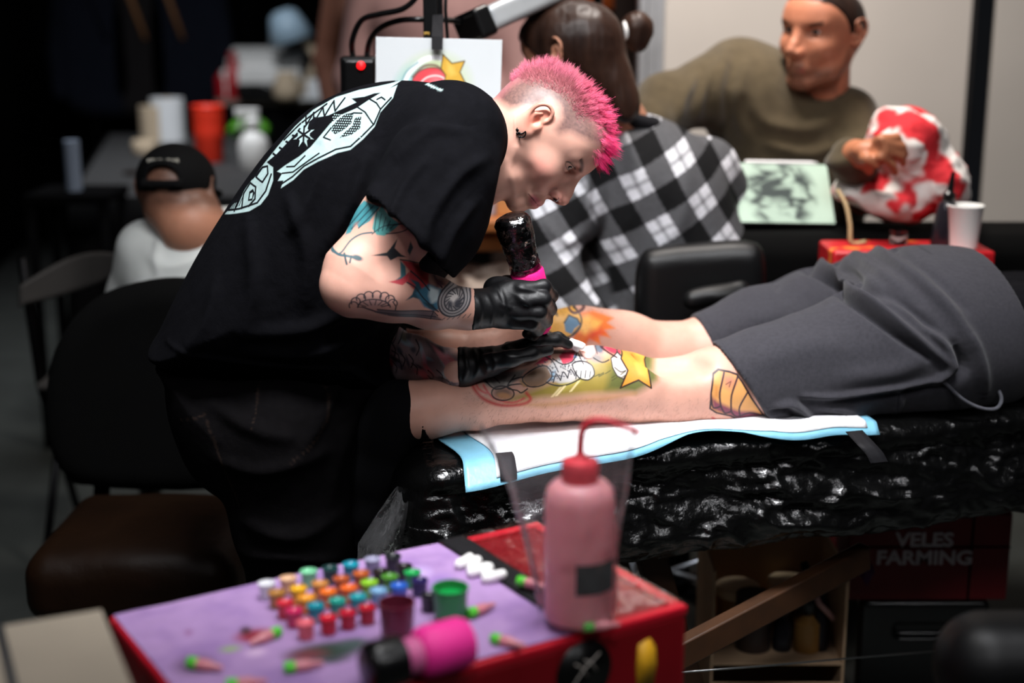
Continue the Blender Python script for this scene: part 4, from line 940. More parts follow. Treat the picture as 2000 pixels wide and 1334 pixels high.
# fine leg hair on the shaded lower calf
n = 900; pick = RNG.choice(np.nonzero((N_[:, 1] < -.2) & near & (X_ > 860) & (X_ < 1400) & (Y_ > 770))[0], n)
far_pick = RNG.choice(np.nonzero((N_[:, 2] > .2) & ~near & (X_ > 900) & (X_ < 1370))[0], 700); pick = np.concatenate([pick, far_pick])
LV, LQ, LC = strands(Vc[pick], N_[pick] * .8 + np.array([-.7, 0, -.35]) + RNG.normal(size=(len(pick), 3)) * .3, RNG.uniform(.004, .009, len(pick)), np.full(len(pick), .00013), np.tile(hexc('5a4234'), (len(pick), 1)), np.tile(hexc('6e5140'), (len(pick), 1)), seg=2)
obj('leg_hair', (LV, LQ), MT['hair'], client, col=LC)
# sock on the near foot, trainer on the far one
MT['sock'] = mat('black_sock', '0a0a0c', .95, spec=.1, bump=(400, .5, .001))
for L0, r0 in ((NL[1][0], 1.), (FL[0][0], 1.)):
    f = Field(L0 - (.26, .1, .30), L0 + (.05, .1, .1), .003)
    f.chain([(L0 + (.03, 0, 0), .047), (L0 + (-.028, 0, -.002), .0485), (L0 + (-.050, 0, -.03), .046)], .01)
    f.ell(L0 + (-.036, -.0, .004), (.042, .041, .041), .012)
    f.chain([(L0 + (-.052, 0, -.03), .046), (L0 + (-.075, 0, -.10), .040), (L0 + (-.085, 0, -.17), .034), (L0 + (-.09, 0, -.21), .026)], .02)
    f.cut(L0 + (.008, 0, .0), (.96, 0, .28))
    Vx, Qx = f.mesh(1); obj('sock', (Vx, Qx), MT['sock'], client)
# --- shorts
MT['shorts'] = mat('grey_twill', '42424a', .9, spec=.15, vary=.16, vscale=160, bump=(1100, .45, .0008), bump2=(40, .2, .006), sheen=.1, paint=True)
ns_ = [Lp_(a, b, c, .155) for a, b, c in ((1420, 753, 84), (1500, 742, 92), (1600, 722, 106), (1700, 695, 124), (1800, 668, 145), (1890, 655, 150))]
fs_ = [Lp_(a, b, c, .385) for a, b, c in ((1376, 682, 68), (1480, 646, 75), (1590, 614, 80), (1690, 602, 92), (1790, 596, 104))]
f = Field((.22, 2.1, .64), (1.02, 2.95, 1.0), .0036)
f.chain([(q[0], q[1] + .006) for q in ns_], .03); f.chain([(q[0], q[1] + .004) for q in fs_], .03)
for (a, b, r, d) in ((1764, 604, 110, .27), (1820, 612, 122, .22), (1880, 630, 122, .22)):
    q, rr_ = Lp_(a, b, r, d); f.ell(q, (rr_ * 1.1, rr_ * 1.25, rr_), .05, rot=rotz(BED_A))
q1 = Lp_(1405, 683, 1, .155)[0]; q2 = Lp_(1503, 828, 1, .10)[0]
hem = np.cross(q2 - q1, (0, -1, .25)); hem /= np.linalg.norm(hem); hem = hem if hem[0] < 0 else -hem
hp = (q1 + q2) / 2
M0 = None
def hem_cut(X, Y, Z):                                     # the two legs end on slanted hems
    d = -(hem[0] * (X - hp[0]) + hem[1] * (Y - hp[1]) + hem[2] * (Z - hp[2]))
    return d
split = lambda X, Y: (Y - edgeY(X)) < .27
qf = Lp_(1372, 668, 1, .385)[0]
def both(X, Y, Z):
    dn = hem[0] * (X - hp[0]) + hem[1] * (Y - hp[1]) + hem[2] * (Z - hp[2])
    hf = np.array((-.93, -.20, -.30)); df = hf[0] * (X - qf[0]) + hf[1] * (Y - qf[1]) + hf[2] * (Z - qf[2])
    s = np.clip(((Y - edgeY(X)) - .24) / .05, 0, 1)
    return -(dn * (1 - s) + df * s)
f.put(f.lo, f.lo + f.h * (f.n - 1), both, 0, 's')
f.cut((0, 0, BED_Z + .004), (0, 0, -1))
wl = Lp_(1938, 640, 1, .20)[0]; f.cut(wl, (.93, .10, .36))
Vs, Qs = f.mesh(1); N_ = normals(Vs, Qs); yr = edgeY(Vs[:, 0]) + .05; X_, Y_ = pxof(Vs[:, 0], yr, Vs[:, 2])
Vs, Qs = refine(Vs, Qs, (N_[:, 1] < .4)[Qs].any(1)); N_ = normals(Vs, Qs); X_, Y_ = pxof(Vs[:, 0], edgeY(Vs[:, 0]) + .05, Vs[:, 2])
Vs = ridge(Vs, N_, X_, Y_, [
    ([(1590, 622), (1614, 596), (1640, 580), (1680, 588), (1730, 618), (1790, 662), (1840, 700)], 10, 0.0230), ([(1586, 634), (1620, 606), (1650, 598), (1690, 612), (1750, 656), (1800, 690)], 7, -0.0162),
    ([(1668, 514), (1634, 528), (1626, 552), (1634, 578)], 7, 0.0162), ([(1650, 522), (1620, 536), (1612, 560)], 6, -0.0108), ([(1555, 550), (1568, 536), (1586, 556), (1612, 584)], 8, 0.0175), ([(1576, 552), (1596, 580), (1606, 600)], 5, -0.0095),
    ([(1640, 560), (1690, 545), (1740, 552), (1780, 580)], 13, 0.0162), ([(1680, 596), (1734, 588), (1776, 606), (1820, 640)], 9, -0.0135), ([(1700, 560), (1760, 600), (1800, 650)], 12, 0.0108), ([(1740, 505), (1790, 540), (1850, 600), (1880, 660)], 12, 0.0121), ([(1770, 500), (1830, 540), (1880, 600)], 9, -0.0081),
    ([(1520, 590), (1540, 600), (1552, 622)], 7, -0.0095), ([(1540, 580), (1566, 600), (1580, 620)], 7, 0.0081), ([(1510, 640), (1545, 625), (1580, 612)], 9, 0.0068), ([(1430, 625), (1500, 604), (1560, 570)], 12, 0.0054),
    ([(1570, 776), (1640, 772), (1740, 752), (1821, 732)], 6, 0.0095), ([(1570, 788), (1640, 786), (1740, 768), (1821, 748)], 7, -0.0095), ([(1821, 734), (1846, 708), (1838, 672), (1808, 642)], 9, 0.0175), ([(1836, 742), (1866, 706), (1850, 664)], 10, -0.0189),
    ([(1520, 800), (1548, 792), (1578, 812), (1592, 832)], 7, 0.0135), ([(1508, 812), (1540, 806), (1560, 826)], 6, -0.0108), ([(1600, 790), (1650, 800), (1700, 820)], 12, 0.0095), ([(1470, 720), (1560, 690), (1650, 680)], 26, 0.0081), ([(1640, 740), (1740, 720), (1800, 690)], 18, 0.0081), ([(1752, 756), (1756, 780), (1750, 806)], 6, 0.0081), ([(1880, 640), (1900, 700), (1912, 760)], 12, 0.0121)])
N_ = normals(Vs, Qs); X_, Y_ = pxof(Vs[:, 0], edgeY(Vs[:, 0]) + .05, Vs[:, 2])
N_ = normals(Vs, Qs); X_, Y_ = pxof(Vs[:, 0], edgeY(Vs[:, 0]) + .05, Vs[:, 2])
p = Paint(X_, Y_, hexc('343338'), (N_[:, 1] < .5) * 1.)
for a in (((1630, 520), (1640, 500), (1670, 488), (1730, 486), (1800, 496), (1860, 520)), ((1640, 480), (1730, 480), (1800, 486)), ((1560, 777), (1640, 775), (1740, 755), (1830, 735)), ((1752, 752), (1750, 800))): p.line(a, 2.4, '1e1e24', .8, 4)
p.line([(1422, 690), (1458, 742), (1492, 790), (1520, 826)], 1.8, '2a2a30', .7, 3)
obj('shorts', (Vs, Qs), MT['shorts'], client, col=p.c)
g = Geo(); t = [Lp_(a, b, 1, d)[0] for a, b, d in ((1830, 734, .02), (1850, 752, .015), (1880, 780, .012), (1915, 797, .012), (1945, 798, .015), (1956, 780, .02), (1948, 755, .03), (1940, 720, .05))]
g.tube(cr(t, 6, False), .0032, 8); tag(obj('pocket_edge', g.done(), MT['shorts'], client, col=np.tile(hexc('55555c'), (len(g.V), 1))), 'turned-out pocket edge')
# --- dark top at the waist
f = Field((.70, 2.1, .66), (1.45, 3.0, 1.02), .006)
tp = [Lp_(a, b, c, .27) for a, b, c in ((1850, 650, 112), (1940, 656, 112), (2060, 664, 108), (2200, 672, 106))]
f.chain([(q[0], q[1]) for q in tp], .03); f.chain([(q[0] + e2 * .10, q[1]) for q in tp], .03); f.chain([(q[0] - e2 * .10, q[1]) for q in tp], .03)
f.cut((0, 0, BED_Z + .004), (0, 0, -1)); f.cut(wl + (-.06, 0, 0), (-.93, -.10, -.36))
Vx, Qx = f.mesh(2); N_ = normals(Vx, Qx); X_, Y_ = plane_px(Vx, 2.35)
Vx = ridge(Vx, N_, X_, Y_, [([(1900, 560), (1940, 640), (1960, 740)], 14, .010), ([(1930, 520), (1980, 600), (2010, 700)], 16, .010)])
obj('top', (Vx, Qx), MT['tee'], client, col=np.tile(hexc('0e0e11'), (len(Vx), 1)))
# ================================================================== THE BED
MT['bin_liner'] = mat('black_plastic_sheet', '060606', .19, spec=.9, vary=.1, bump=(34, .5, .010), bump2=(80, .3, .003))
MT['tape'] = mat('black_cloth_tape', '0d0c10', .7, spec=.3, bump=(400, .3, .001))
MT['wood'] = mat('brown_wood', '38200d', .55, vary=.25, vscale=30, bump=(80, .2, .002))
bed_o = thing('treatment_bed', bed(.5, .3, 0), 'padded bed wrapped in crinkled black plastic on wooden folding legs', 'bed')
U0, U1, W1, H0 = -.085, 1.75, .48, .195
def bedpad():
    # rounded block built as rings around the long axis
    nu, na = 420, 200; V = np.zeros((nu + 1, na, 3))
    t = np.linspace(0, 1, nu + 1); u = U0 + (U1 - U0) * t
    # cross-section: rounded rectangle
    rc = .05; per = []; w0, w1, z0, z1 = 0, W1, BED_Z - H0, BED_Z
    segs = [((w0 + rc, z1 - rc), 90, 180), ((w0 + rc, z0 + rc), 180, 270), ((w1 - rc, z0 + rc), 270, 360), ((w1 - rc, z1 - rc), 0, 90)]
    pts = []
    for (c, a0, a1) in segs:
        for a in np.linspace(R(a0), R(a1), 14): pts.append((c[0] + rc * math.cos(a), c[1] + rc * math.sin(a), math.cos(a), math.sin(a)))
    pts = np.array(pts); pts = np.vstack([pts, pts[:1]]); s = np.concatenate([[0], np.cumsum(np.hypot(*np.diff(pts[:, :2], axis=0).T))])
    # denser on the near side
    q = np.linspace(0, s[-1], 4000); dens = np.interp(q, s, np.where(pts[:, 0] < .2, 3., 1.)); cum = np.cumsum(dens); sq = np.interp(np.linspace(0, cum[-1], na, endpoint=False), cum, q)
    w = np.interp(sq, s, pts[:, 0]); z = np.interp(sq, s, pts[:, 1]); nw = np.interp(sq, s, pts[:, 2]); nz = np.interp(sq, s, pts[:, 3])
    er = .07; k = np.ones(nu + 1); d = np.minimum(u - U0, U1 - u); m = d < er; k[m] = 1 - (1 - np.sqrt(np.maximum(1 - (1 - d[m] / er) ** 2, 0))) 
    wc, zc = W1 / 2, BED_Z - H0 / 2
    Wd = np.where(True, w[None], 0); inset = (1 - k)[:, None] * er
    Wm = wc + np.sign(w - wc)[None] * np.maximum(np.abs(w - wc)[None] - inset, 0); Zm = zc + np.sign(z - zc)[None] * np.maximum(np.abs(z - zc)[None] - inset * .9, 0)
    U = u[:, None] + 0 * Wm
    side = np.clip((BED_Z - .012 - Zm) / .03, 0, 1)          # how far round on to the side
    x, y, zz = U * 1., Wm * 1., Zm * 1.
    tz = (BED_Z - zz) / H0
    wx = x + .06 * (fbm(x * 5, y * 5, zz * 6, 2, 3) - .5); wz = zz + .05 * (fbm(x * 6, y * 6, zz * 6, 2, 13) - .5) + .22 * x
    r1 = ridged(wx * 7, wz * 17, y * 9, 2, 1); r2 = ridged(wx * 17 + wz * 9, wz * 38 - wx * 10, y * 20, 2, 2) ** 1.6; r3 = ridged(wx * 52 - wz * 25, wz * 60 + wx * 22, y * 50, 2, 6) ** 1.5
    patch = np.clip((fbm(x * 6, zz * 9, y * 5, 2, 31) - .30) * 5, .15, 1)
    amp = .25 + .75 * side
    dsp = amp * (.022 * (r1 - .55) + .023 * (r2 - .42) + .012 * patch * (r3 - .40))
    dsp += side * (-.013 * np.sin(2 * math.pi * np.clip(tz, 0, 1)) + .010 * np.sin(x * 7 + 3 * np.sin(x * 2.3)) * np.sin(np.clip(tz, 0, 1) * math.pi))
    dsp = np.where(Zm < BED_Z - H0 + .02, dsp * .6, dsp)
    top = (Zm > BED_Z - .006) & (Wm > .06); dsp = np.where(top, np.minimum(dsp * .5, .0015), dsp)
    fade = np.clip(d / .05, .25, 1)[:, None]; dsp = dsp * fade
    Wm = Wm + nw[None] * dsp; Zm = Zm + nz[None] * dsp
    P = bed0 + U[..., None] * e1 + Wm[..., None] * e2 + Zm[..., None] * np.array([0, 0, 1])
    idx = np.arange((nu + 1) * na).reshape(nu + 1, na)
    Q = np.stack([idx[:-1], np.roll(idx, -1, 1)[:-1], np.roll(idx, -1, 1)[1:], idx[1:]], -1).reshape(-1, 4)
    return P.reshape(-1, 3), Q
Vb_, Qb_ = bedpad()
obj('cushion', (Vb_, Qb_), MT['bin_liner'], bed_o)
def beam(a, b, w, h, up=(0, 0, 1)):
    a = np.array(a, float); b = np.array(b, float); d = (b - a) / np.linalg.norm(b - a); s_ = np.cross(d, up); s_ /= np.linalg.norm(s_); v = np.cross(s_, d)
    g = Geo(); m = Matrix((s_, d, v)).transposed(); g.box((a + b) / 2, (w, np.linalg.norm(b - a), h), m); return g.done()
zb = BED_Z - H0 + .012
# frame rails under the cushion
for w_ in (.09, W1 - .09): obj('rail', beam(bed(-.02, w_, zb), bed(1.7, w_, zb), .03, .05), MT['wood'], bed_o, bevel=.004)
# legs: a splayed pair at the foot, the long brace runs up under the bed
for w_ in (.11, W1 - .11):
    obj('leg', beam(bed(-.03, w_ + .01, zb), bed(-.10, w_, .0), .035, .045), MT['wood'], bed_o, bevel=.004)
    obj('leg', beam(bed(.34, w_, zb), bed(.50, w_, .0), .028, .05), MT['wood'], bed_o, bevel=.004)
    obj('leg', beam(bed(1.62, w_, zb), bed(1.70, w_, .0), .03, .05), MT['wood'], bed_o, bevel=.004)
a = W(1225, 1330, 2.02); b = W(1690, 1085, 2.32); d_ = b - a
obj('brace', beam(a - d_ * .05, b, .026, .046), MT['wood'], bed_o, bevel=.003)
MT['wire'] = mat('steel_wire', 'b8b8b8', .3, 1.)
g = Geo(); g.tube([W(1290, 1316, 2.05), W(1500, 1300, 2.18), W(1700, 1282, 2.32), W(1880, 1268, 2.44)], .0016, 6); obj('tension_wire', g.done(), MT['wire'], bed_o)
# --- absorbent pad
MT['pad'] = mat('white_fleece', 'dcdcdf', .85, bump=(300, .35, .0015), bump2=(16, .3, .006), vary=.03, vscale=40)
MT['pad_blue'] = mat('pale_blue_film', '74aec6', .4, bump=(60, .4, .003), vary=.1, vscale=30)
pad = thing('absorbent_pad', bed(.3, .1, BED_Z), 'white absorbent pad with a pale blue border under the bare legs', 'pad')
PL, PW = .705, .42
def padz(u, w):
    zz = BED_Z + .0055 + .003 * fbm(u * 9, w * 9, 0, 2, 4) 
    over = np.clip(.012 - w, 0, None)
    zz = zz - over * .9 + .012 * np.exp(-((u - .40) / .07) ** 2) * np.exp(-(w / .05) ** 2) + .008 * np.exp(-((u - .62) / .05) ** 2) * np.exp(-(w / .05) ** 2)
    return zz
def pad_sheet(u0, u1, w0, w1, lift, nu=60, nw=30, skew=True):
    u, w = np.meshgrid(np.linspace(u0, u1, nu), np.linspace(w0, w1, nw), indexing='ij')
    uu = u + .006 * np.sin(w * 30); ww = w + .010 + .004 * np.sin(u * 9 + 1) - .02 * np.exp(-(u / .12) ** 2) + .03 * np.exp(-((u - .42) / .12) ** 2)
    z = padz(uu, ww) + lift
    P = bed0 + uu[..., None] * e1 + ww[..., None] * e2 + z[..., None] * np.array([0, 0, 1])
    i = np.arange(nu * nw).reshape(nu, nw); Q = np.stack([i[:-1, :-1], i[1:, :-1], i[1:, 1:], i[:-1, 1:]], -1).reshape(-1, 4)
    return P.reshape(-1, 3), Q
obj('border', pad_sheet(.0, PL, -.02, PW, 0, 90, 50), MT['pad_blue'], pad, solid=.0012)
obj('fleece', pad_sheet(.050, PL - .02, -.011, PW - .03, .0022, 90, 50), MT['pad'], pad, solid=.0018)
def tape(c, d, n_, L_, w_, parent):
    c = np.array(c, float); d = np.array(d, float); d /= np.linalg.norm(d); n_ = np.array(n_, float); s_ = np.cross(d, n_); s_ /= np.linalg.norm(s_); n_ = np.cross(s_, d)
    g = Geo(); g.grid(lambda a, b: c + d * (a - .5) * L_ + s_ * (b - .5) * w_ + n_ * (.0015 * math.sin(a * 9) - .012 * max(a - .45, 0) ** 2 * 4), 10, 3)
    return obj('tape', g.done(), MT['tape'], parent, solid=.0008)
def strip(pts, wdir, w_):
    c = cr(pts, 6, False); wd = np.array(wdir, float); g = Geo(); n = len(c)
    g.add([q + wd * w_ * (k / 3 - .5) for q in c for k in range(4)], [(i * 4 + k, i * 4 + k + 1, i * 4 + 5 + k, i * 4 + 4 + k) for i in range(n - 1) for k in range(3)])
    return obj('tape', g.done(), MT['tape'], pad, solid=.0009)
strip([bed(.070, .022, BED_Z + .0115), bed(.068, .002, BED_Z + .010), bed(.066, -.016, BED_Z - .006), bed(.065, -.020, BED_Z - .018)], e1, .026)
tr0, tr1 = G(1668, 842, BED_Z + .012), G(1692, 868, BED_Z + .008)
strip([tr0, (tr0 + tr1) / 2, tr1, tr1 + e2 * -.012 + e1 * .008 + (0, 0, -.012), tr1 + e2 * -.018 + e1 * .014 + (0, 0, -.026)], e1, .030)
# --- clear film hanging at the foot of the bed
MT['bag'] = film_mat('clear_bag', .10, (22, 1., .02), (.80, .86, .84), .15, .05)
bl = [W(a, b, 2.06) for a, b in ((775, 965), (730, 1010), (705, 1045), (712, 1120), (790, 1130), (800, 1060))]
nu, nv = 40, 60; V = []
for j in range(nv + 1):
    for i in range(nu + 1):
        a, b = i / nu, j / nv
        L_ = np.array(W(770 - 75 * min(b * 1.6, 1), 958 + 190 * b, 2.05)); R_ = np.array(W(800 + 30 * b, 985 + 165 * b, 2.03))
        P = L_ * (1 - a) + R_ * a; P[1] += .018 * ridged(a * 2.5 + b * 1.3, b * 2.2 - a, .5, 3, 8) + .02 * math.sin(a * 7 + b * 3); V.append(P)
g = Geo(); g.add(V, [(j * (nu + 1) + i, j * (nu + 1) + i + 1, (j + 1) * (nu + 1) + i + 1, (j + 1) * (nu + 1) + i) for j in range(nv) for i in range(nu)])
tag(obj('plastic_bag', g.done(), MT['bag']), 'clear plastic bag hanging at the foot end of the black-wrapped bed', 'bag')
# ================================================================== THE SETTING
MT['floor'] = mat('dark_floor', '3a3d3a', .75, vary=.25, vscale=6, bump=(120, .2, .002))
MT['partition'] = mat('partition_panel', 'b0a9a2', .75, vary=.05, vscale=3)
MT['partition2'] = mat('partition_panel_grey', '9a958f', .75, vary=.05, vscale=3)
MT['alu'] = mat('brushed_aluminium', 'b4b6ba', .4, .7)
MT['curtain'] = mat('black_drape', '070708', .95, spec=.05)
MT['brown_wall'] = mat('brown_board', '2a1a12', .8, vary=.3, vscale=5)
MT['cloth_black'] = mat('black_table_cloth', '0d0d0e', .95, spec=.1, bump=(60, .3, .004))
def struct(name, geo, m, **k): o = obj(name, geo, m, **k); o['kind'] = 'structure'; return o
g = Geo(); g.box((0, 4.5, -.05), (9, 10.5, .1)); struct('floor', g.done(), MT['floor'])
xl, xr = W(1292, 200, 3.95)[0], W(1888, 200, 3.95)[0]
g = Geo(); g.box(((xl + xr) / 2, 3.98, 1.25), (xr - xl, .05, 2.5)); struct('wall_back', g.done(), MT['partition'], bevel=.004)
g = Geo(); g.box((xr + .028 + .9, 3.72, 1.25), (1.8, .05, 2.5), rotz(R(-14))); struct('wall_right', g.done(), MT['partition2'], bevel=.004)
g = Geo(); g.box((xr + .008, 3.985, 1.25), (.018, .03, 2.5)); struct('trim_1', g.done(), mat('gap_filler', '2b2929', .8))
g = Geo(); g.box((xl - .035, 3.95, 1.25), (.07, .07, 2.5)); g.box((xl - .035, 3.912, 1.25), (.025, .01, 2.5)); struct('trim_2', g.done(), MT['alu'], bevel=.004)
g = Geo(); g.box((.0, 5.2, 1.3), (1.0, .05, 2.6)); struct('wall_middle', g.done(), MT['brown_wall'])
V = []; n = 400
for j in (0, 1):
    for i in range(n + 1):
        x = -4.2 + 4.6 * i / n; V.append((x, 8.4 + .06 * math.sin(x * 26) + .03 * math.sin(x * 61), -.02 + 3.2 * j))
g = Geo(); g.add(V, [(i, i + 1, n + 2 + i, n + 1 + i) for i in range(n)]); o = struct('wall_far', g.done(), MT['curtain'], solid=.01)
V = []
for j in (0, 1):
    for i in range(n + 1):
        y = 1.2 + 7.2 * i / n; V.append((-1.75 - .05 * y * 0 - .16 * (y - 1.2) + .04 * math.sin(y * 24), y, -.02 + 3.2 * j))
g = Geo(); g.add(V, [(i, i + 1, n + 2 + i, n + 1 + i) for i in range(n)]); struct('wall_left', g.done(), MT['curtain'], solid=.01)
# ================================================================== PEOPLE BEHIND
def hairball(ops, lo, hi, h, name, parent, c='1d1310', c2='35231a', m=None, rough=(60, .006)):
    f = Field(lo, hi, h); ops(f); V, Q = f.mesh(1); N = normals(V, Q)
    s = ridged(V[:, 0] * 38, V[:, 1] * 38, V[:, 2] * 10, 3, 7); V = V + N * (rough[1] * (s - .5))[:, None]
    col = hexc(c)[None] * (1 - s[:, None]) + hexc(c2)[None] * s[:, None]
    return obj(name, (V, Q), MT['hair'], parent, col=col)
# --- man in the olive sweatshirt
olive = thing('person', (W(1560, 400, 3.280)[0], 3.33, .45), 'man with short dark hair in an olive sweatshirt, sitting behind the tablet', 'person')
Yo = 3.23
Mo = frame_of((-.70, -.66, -.02), (.06, -.03, 1), W(1566, 60, Yo - .06), .00110)
hc = to_world(Mo, np.array([[-60., 0, 0]]))[0]
f = Field(hc - (.26, .24, .36), hc + (.22, .24, .16), .003)
head_ops(f, Mo, jaw=1.15, brow=1.15)
nb = to_world(Mo, np.array([[-82., 0, -45]]))[0]; nn = W(1600, 200, Yo + .06)
f.cap(nb, nn, .058, .068, .03)
V1, Q1 = f.mesh(1); L1 = to_local(Mo, V1); k_ = V1[Q1].mean(1)[:, 2] > nn[2] - .05; Q1 = Q1[k_]
f = Field((.58, 2.75, .80), (1.15, 3.5, 1.28), .005)
f.ell(nn + (0, .02, -.10), (.15, .10, .12), .03); f.cap(nn, nn + (0, 0, -.08), .062, .07, .03)
wr, kn = W(1672, 300, 2.960), W(1712, 288, 2.890)
el = W(1690, 380, 3.130)
f.chain([(W(1650, 250, 3.230), .05), (el, .042), (wr, .030)], .02); f.ell((wr + kn) / 2 + (.01, 0, 0), (.042, .03, .024), .015)
for i, (a, b) in enumerate((((1722, 272), (1752, 268)), ((1728, 282), (1762, 286)), ((1728, 294), (1758, 304)), ((1720, 306), (1742, 322)))):
    f.chain([(kn + (0, 0, .012 - .008 * i), .011), (W(a[0], a[1], 2.86), .0105), (W(b[0], b[1], 2.88), .0085), (W(b[0] + 6, b[1] + 16, 2.895), .0075)], .004)
f.chain([(wr + (.01, -.01, -.01), .014), (W(1694, 310, 2.870), .012), (W(1712, 322, 2.870), .009)], .004)
V2, Q2 = f.mesh(1)
p = Paint(L1[:, 0], L1[:, 2], np.tile(hexc('b9785c'), (len(V1), 1))); sd = np.abs(L1[:, 1])
stb = fbm(L1[:, 0] / 3, L1[:, 1] / 3, L1[:, 2] / 3, 2, 4)
brd = np.clip(poly_dist(L1[:, 0], L1[:, 2], np.array([(-80, -20), (-62, -30), (-50, -62), (-20, -68), (0, -58), (30, -58), (30, -68), (30, -130), (-90, -130)], float)) / 12, 0, 1) * (.35 + .5 * stb)
p.mask = np.ones(len(V1)); p.c = p.c * (1 - brd[:, None]) + brd[:, None] * hexc('2c1d17')
p.mask = (sd < 22) * 1.; p.blob((8, -75.5), 9, 7, '8f4c40', .6, 0, .4)
p.mask = (sd > 7) * (sd < 50) * 1.; p.line([(9, 13), (4, 17), (-6, 20), (-20, 18)], 7, '2a1b15', .9, 4, 3)
fade = np.clip(poly_dist(L1[:, 0], L1[:, 2], np.array([(-190, -60), (-120, -40), (-104, 24), (-70, 20), (-60, 2), (-52, 30), (-24, 48), (-6, 56), (10, 100), (-200, 130)], float)) / 14 + .3, 0, 1)
p.mask = np.ones(len(V1)); p.c = p.c * (1 - .8 * fade[:, None]) + .8 * fade[:, None] * hexc('2a1c17')
Vv = np.concatenate([V1, V2]); Qq = np.concatenate([Q1, Q2 + len(V1)]); Cc = np.concatenate([p.c, np.tile(hexc('b27252'), (len(V2), 1))])
obj('body', (Vv, Qq), MT['skin'], olive, col=Cc)
eyeball(Mo, -1, olive, gaze=(1, .1, 0)); eyeball(Mo, 1, olive, gaze=(1, .1, 0))
def o_hair(f):
    f.frame(Mo); f.ell((-77, 0, 13), (91.5, 74.5, 71.5)); f.ell((-26, 0, 35), (37.5, 56.5, 43), 26); f.ell((-5, 0, -20), (70, 110, 76), 14, 's'); f.box((-70, 0, -120), (140, 120, 108), 10, 12, 's'); f.frame(None)
hairball(o_hair, hc - (.16, .16, .12), hc + (.16, .16, .16), .0028, 'hair', olive, '140d0b', '2c1d17', rough=(0, .003))
MT['olive'] = mat('olive_fleece', '4c4231', .95, spec=.1, vary=.15, vscale=40, bump=(300, .3, .001), sheen=.2)
f = Field((.20, 2.84, .55), (1.22, 3.62, 1.42), .006)
out = cr([W(a, b, 3.30)[[0, 2]] for a, b in ((1376, 116), (1432, 86), (1490, 84), (1540, 104), (1580, 150), (1625, 160), (1662, 188), (1690, 250), (1700, 330), (1690, 420), (1640, 520), (1440, 520), (1420, 400), (1400, 300), (1370, 230), (1340, 170))], 4)
f.plate(out, 3.32, .15, .13)
f.chain([(W(1440, 140, 3.320), .075), (W(1380, 180, 3.260), .072), (W(1300, 205, 3.200), .066), (W(1272, 240, 3.140), .06)], .03)
f.chain([(W(1655, 230, 3.260), .07), (W(1690, 320, 3.180), .062), (W(1695, 360, 3.120), .055), (W(1660, 310, 2.990), .043)], .03)
f.chain([(nb, .05), (nn + (0, 0, -.02), .064)], 0, 's')
Vx, Qx = f.mesh(2); N_ = normals(Vx, Qx); X_, Y_ = plane_px(Vx, 3.18)
Vx = ridge(Vx, N_, X_, Y_, [([(1430, 100), (1400, 180), (1410, 260)], 12, .014), ([(1460, 130), (1440, 200), (1460, 270)], 12, .012), ([(1470, 200), (1500, 240), (1580, 250), (1640, 220)], 14, .010), ([(1500, 280), (1580, 300), (1660, 270)], 12, .010), ([(1360, 150), (1330, 190), (1320, 230)], 9, .010), ([(1400, 130), (1370, 180), (1360, 230)], 9, .010)])
obj('sweatshirt', (Vx, Qx), MT['olive'], olive)
g = Geo(); t = np.linspace(0, 2 * math.pi, 33); cn = nn + np.array((0, -.0, .02)); g.tube([cn + (.072 * math.cos(a), .066 * math.sin(a), .02 * math.sin(a) - .012 * math.cos(a)) for a in t], .011, 8, False); obj('collar', g.done(), MT['olive'], olive)
# --- person in the plaid shirt, from behind
plaid = thing('person', (W(1220, 620, 2.940)[0], 2.99, .45), 'person with brown hair in a bun and black and white plaid shirt, seen from behind', 'person')
Mp = frame_of((-.86, .46, -.22), (-.20, .10, .97), W(1046, 116, 2.940), .00105)
hc = to_world(Mp, np.array([[-70., 0, 0]]))[0]
f = Field(hc - (.20, .20, .28), hc + (.20, .20, .15), .0035)
head_ops(f, Mp); nb = to_world(Mp, np.array([[-88., 0, -45]]))[0]; nn = W(1205, 245, 2.980); f.cap(nb, nn, .058, .066, .03)
V1, Q1 = f.mesh(1)
obj('body', (V1, Q1), MT['skin'], plaid, col=np.tile(hexc('b98268'), (len(V1), 1)))
def p_hair(f):
    f.frame(Mp); f.ell((-84, 0, 16), (98, 82, 76)); f.ell((-60, 0, 36), (76, 72, 54), 20)
    f.ell((-128, -6, -28), (46, 60, 60), 30); f.ell((-150, -10, -78), (34, 44, 44), 30); f.ell((-162, -12, -118), (26, 34, 36), 24)
    f.ell((0, 0, -44), (62, 120, 82), 12, 's'); f.ell((-84, 92, -4), (15, 30, 24), 6, 's'); f.ell((-84, -92, -4), (15, 30, 24), 6, 's')
    f.frame(None)
hairball(p_hair, hc - (.20, .20, .24), hc + (.24, .20, .16), .004, 'hair', plaid, '160d0b', '38241b', rough=(0, .007))
bunc = W(1243, 58, 2.980)
def p_bun(f): f.ell(bunc, (.034, .034, .036)); f.ell(bunc + (.0, -.01, -.022), (.024, .024, .022), .01)
hairball(p_bun, bunc - .06, bunc + .06, .003, 'hair_bun', plaid, '160d0b', '3f2a20', rough=(0, .009))
g = Geo(); g.lathe([(.020, -.004), (.023, 0), (.020, .004)], 20, W(1222, 62, 2.970), toward((.95, 0, .1)), closed=False); tag(obj('hair_tie', g.done(), MT['tissue'], plaid), 'pale hair tie')
f = Field((-.08, 2.64, .50), (.68, 3.30, 1.32), .0055)
out = cr([W(a, b, 3.00)[[0, 2]] for a, b in ((1180, 232), (1215, 214), (1262, 222), (1316, 240), (1372, 278), (1412, 334), (1440, 410), (1466, 490), (1472, 620), (1440, 760), (1240, 790), (1120, 700), (1130, 560), (1120, 420), (1136, 350), (1152, 290))], 4)
f.plate(out, 3.02, .17, .16)
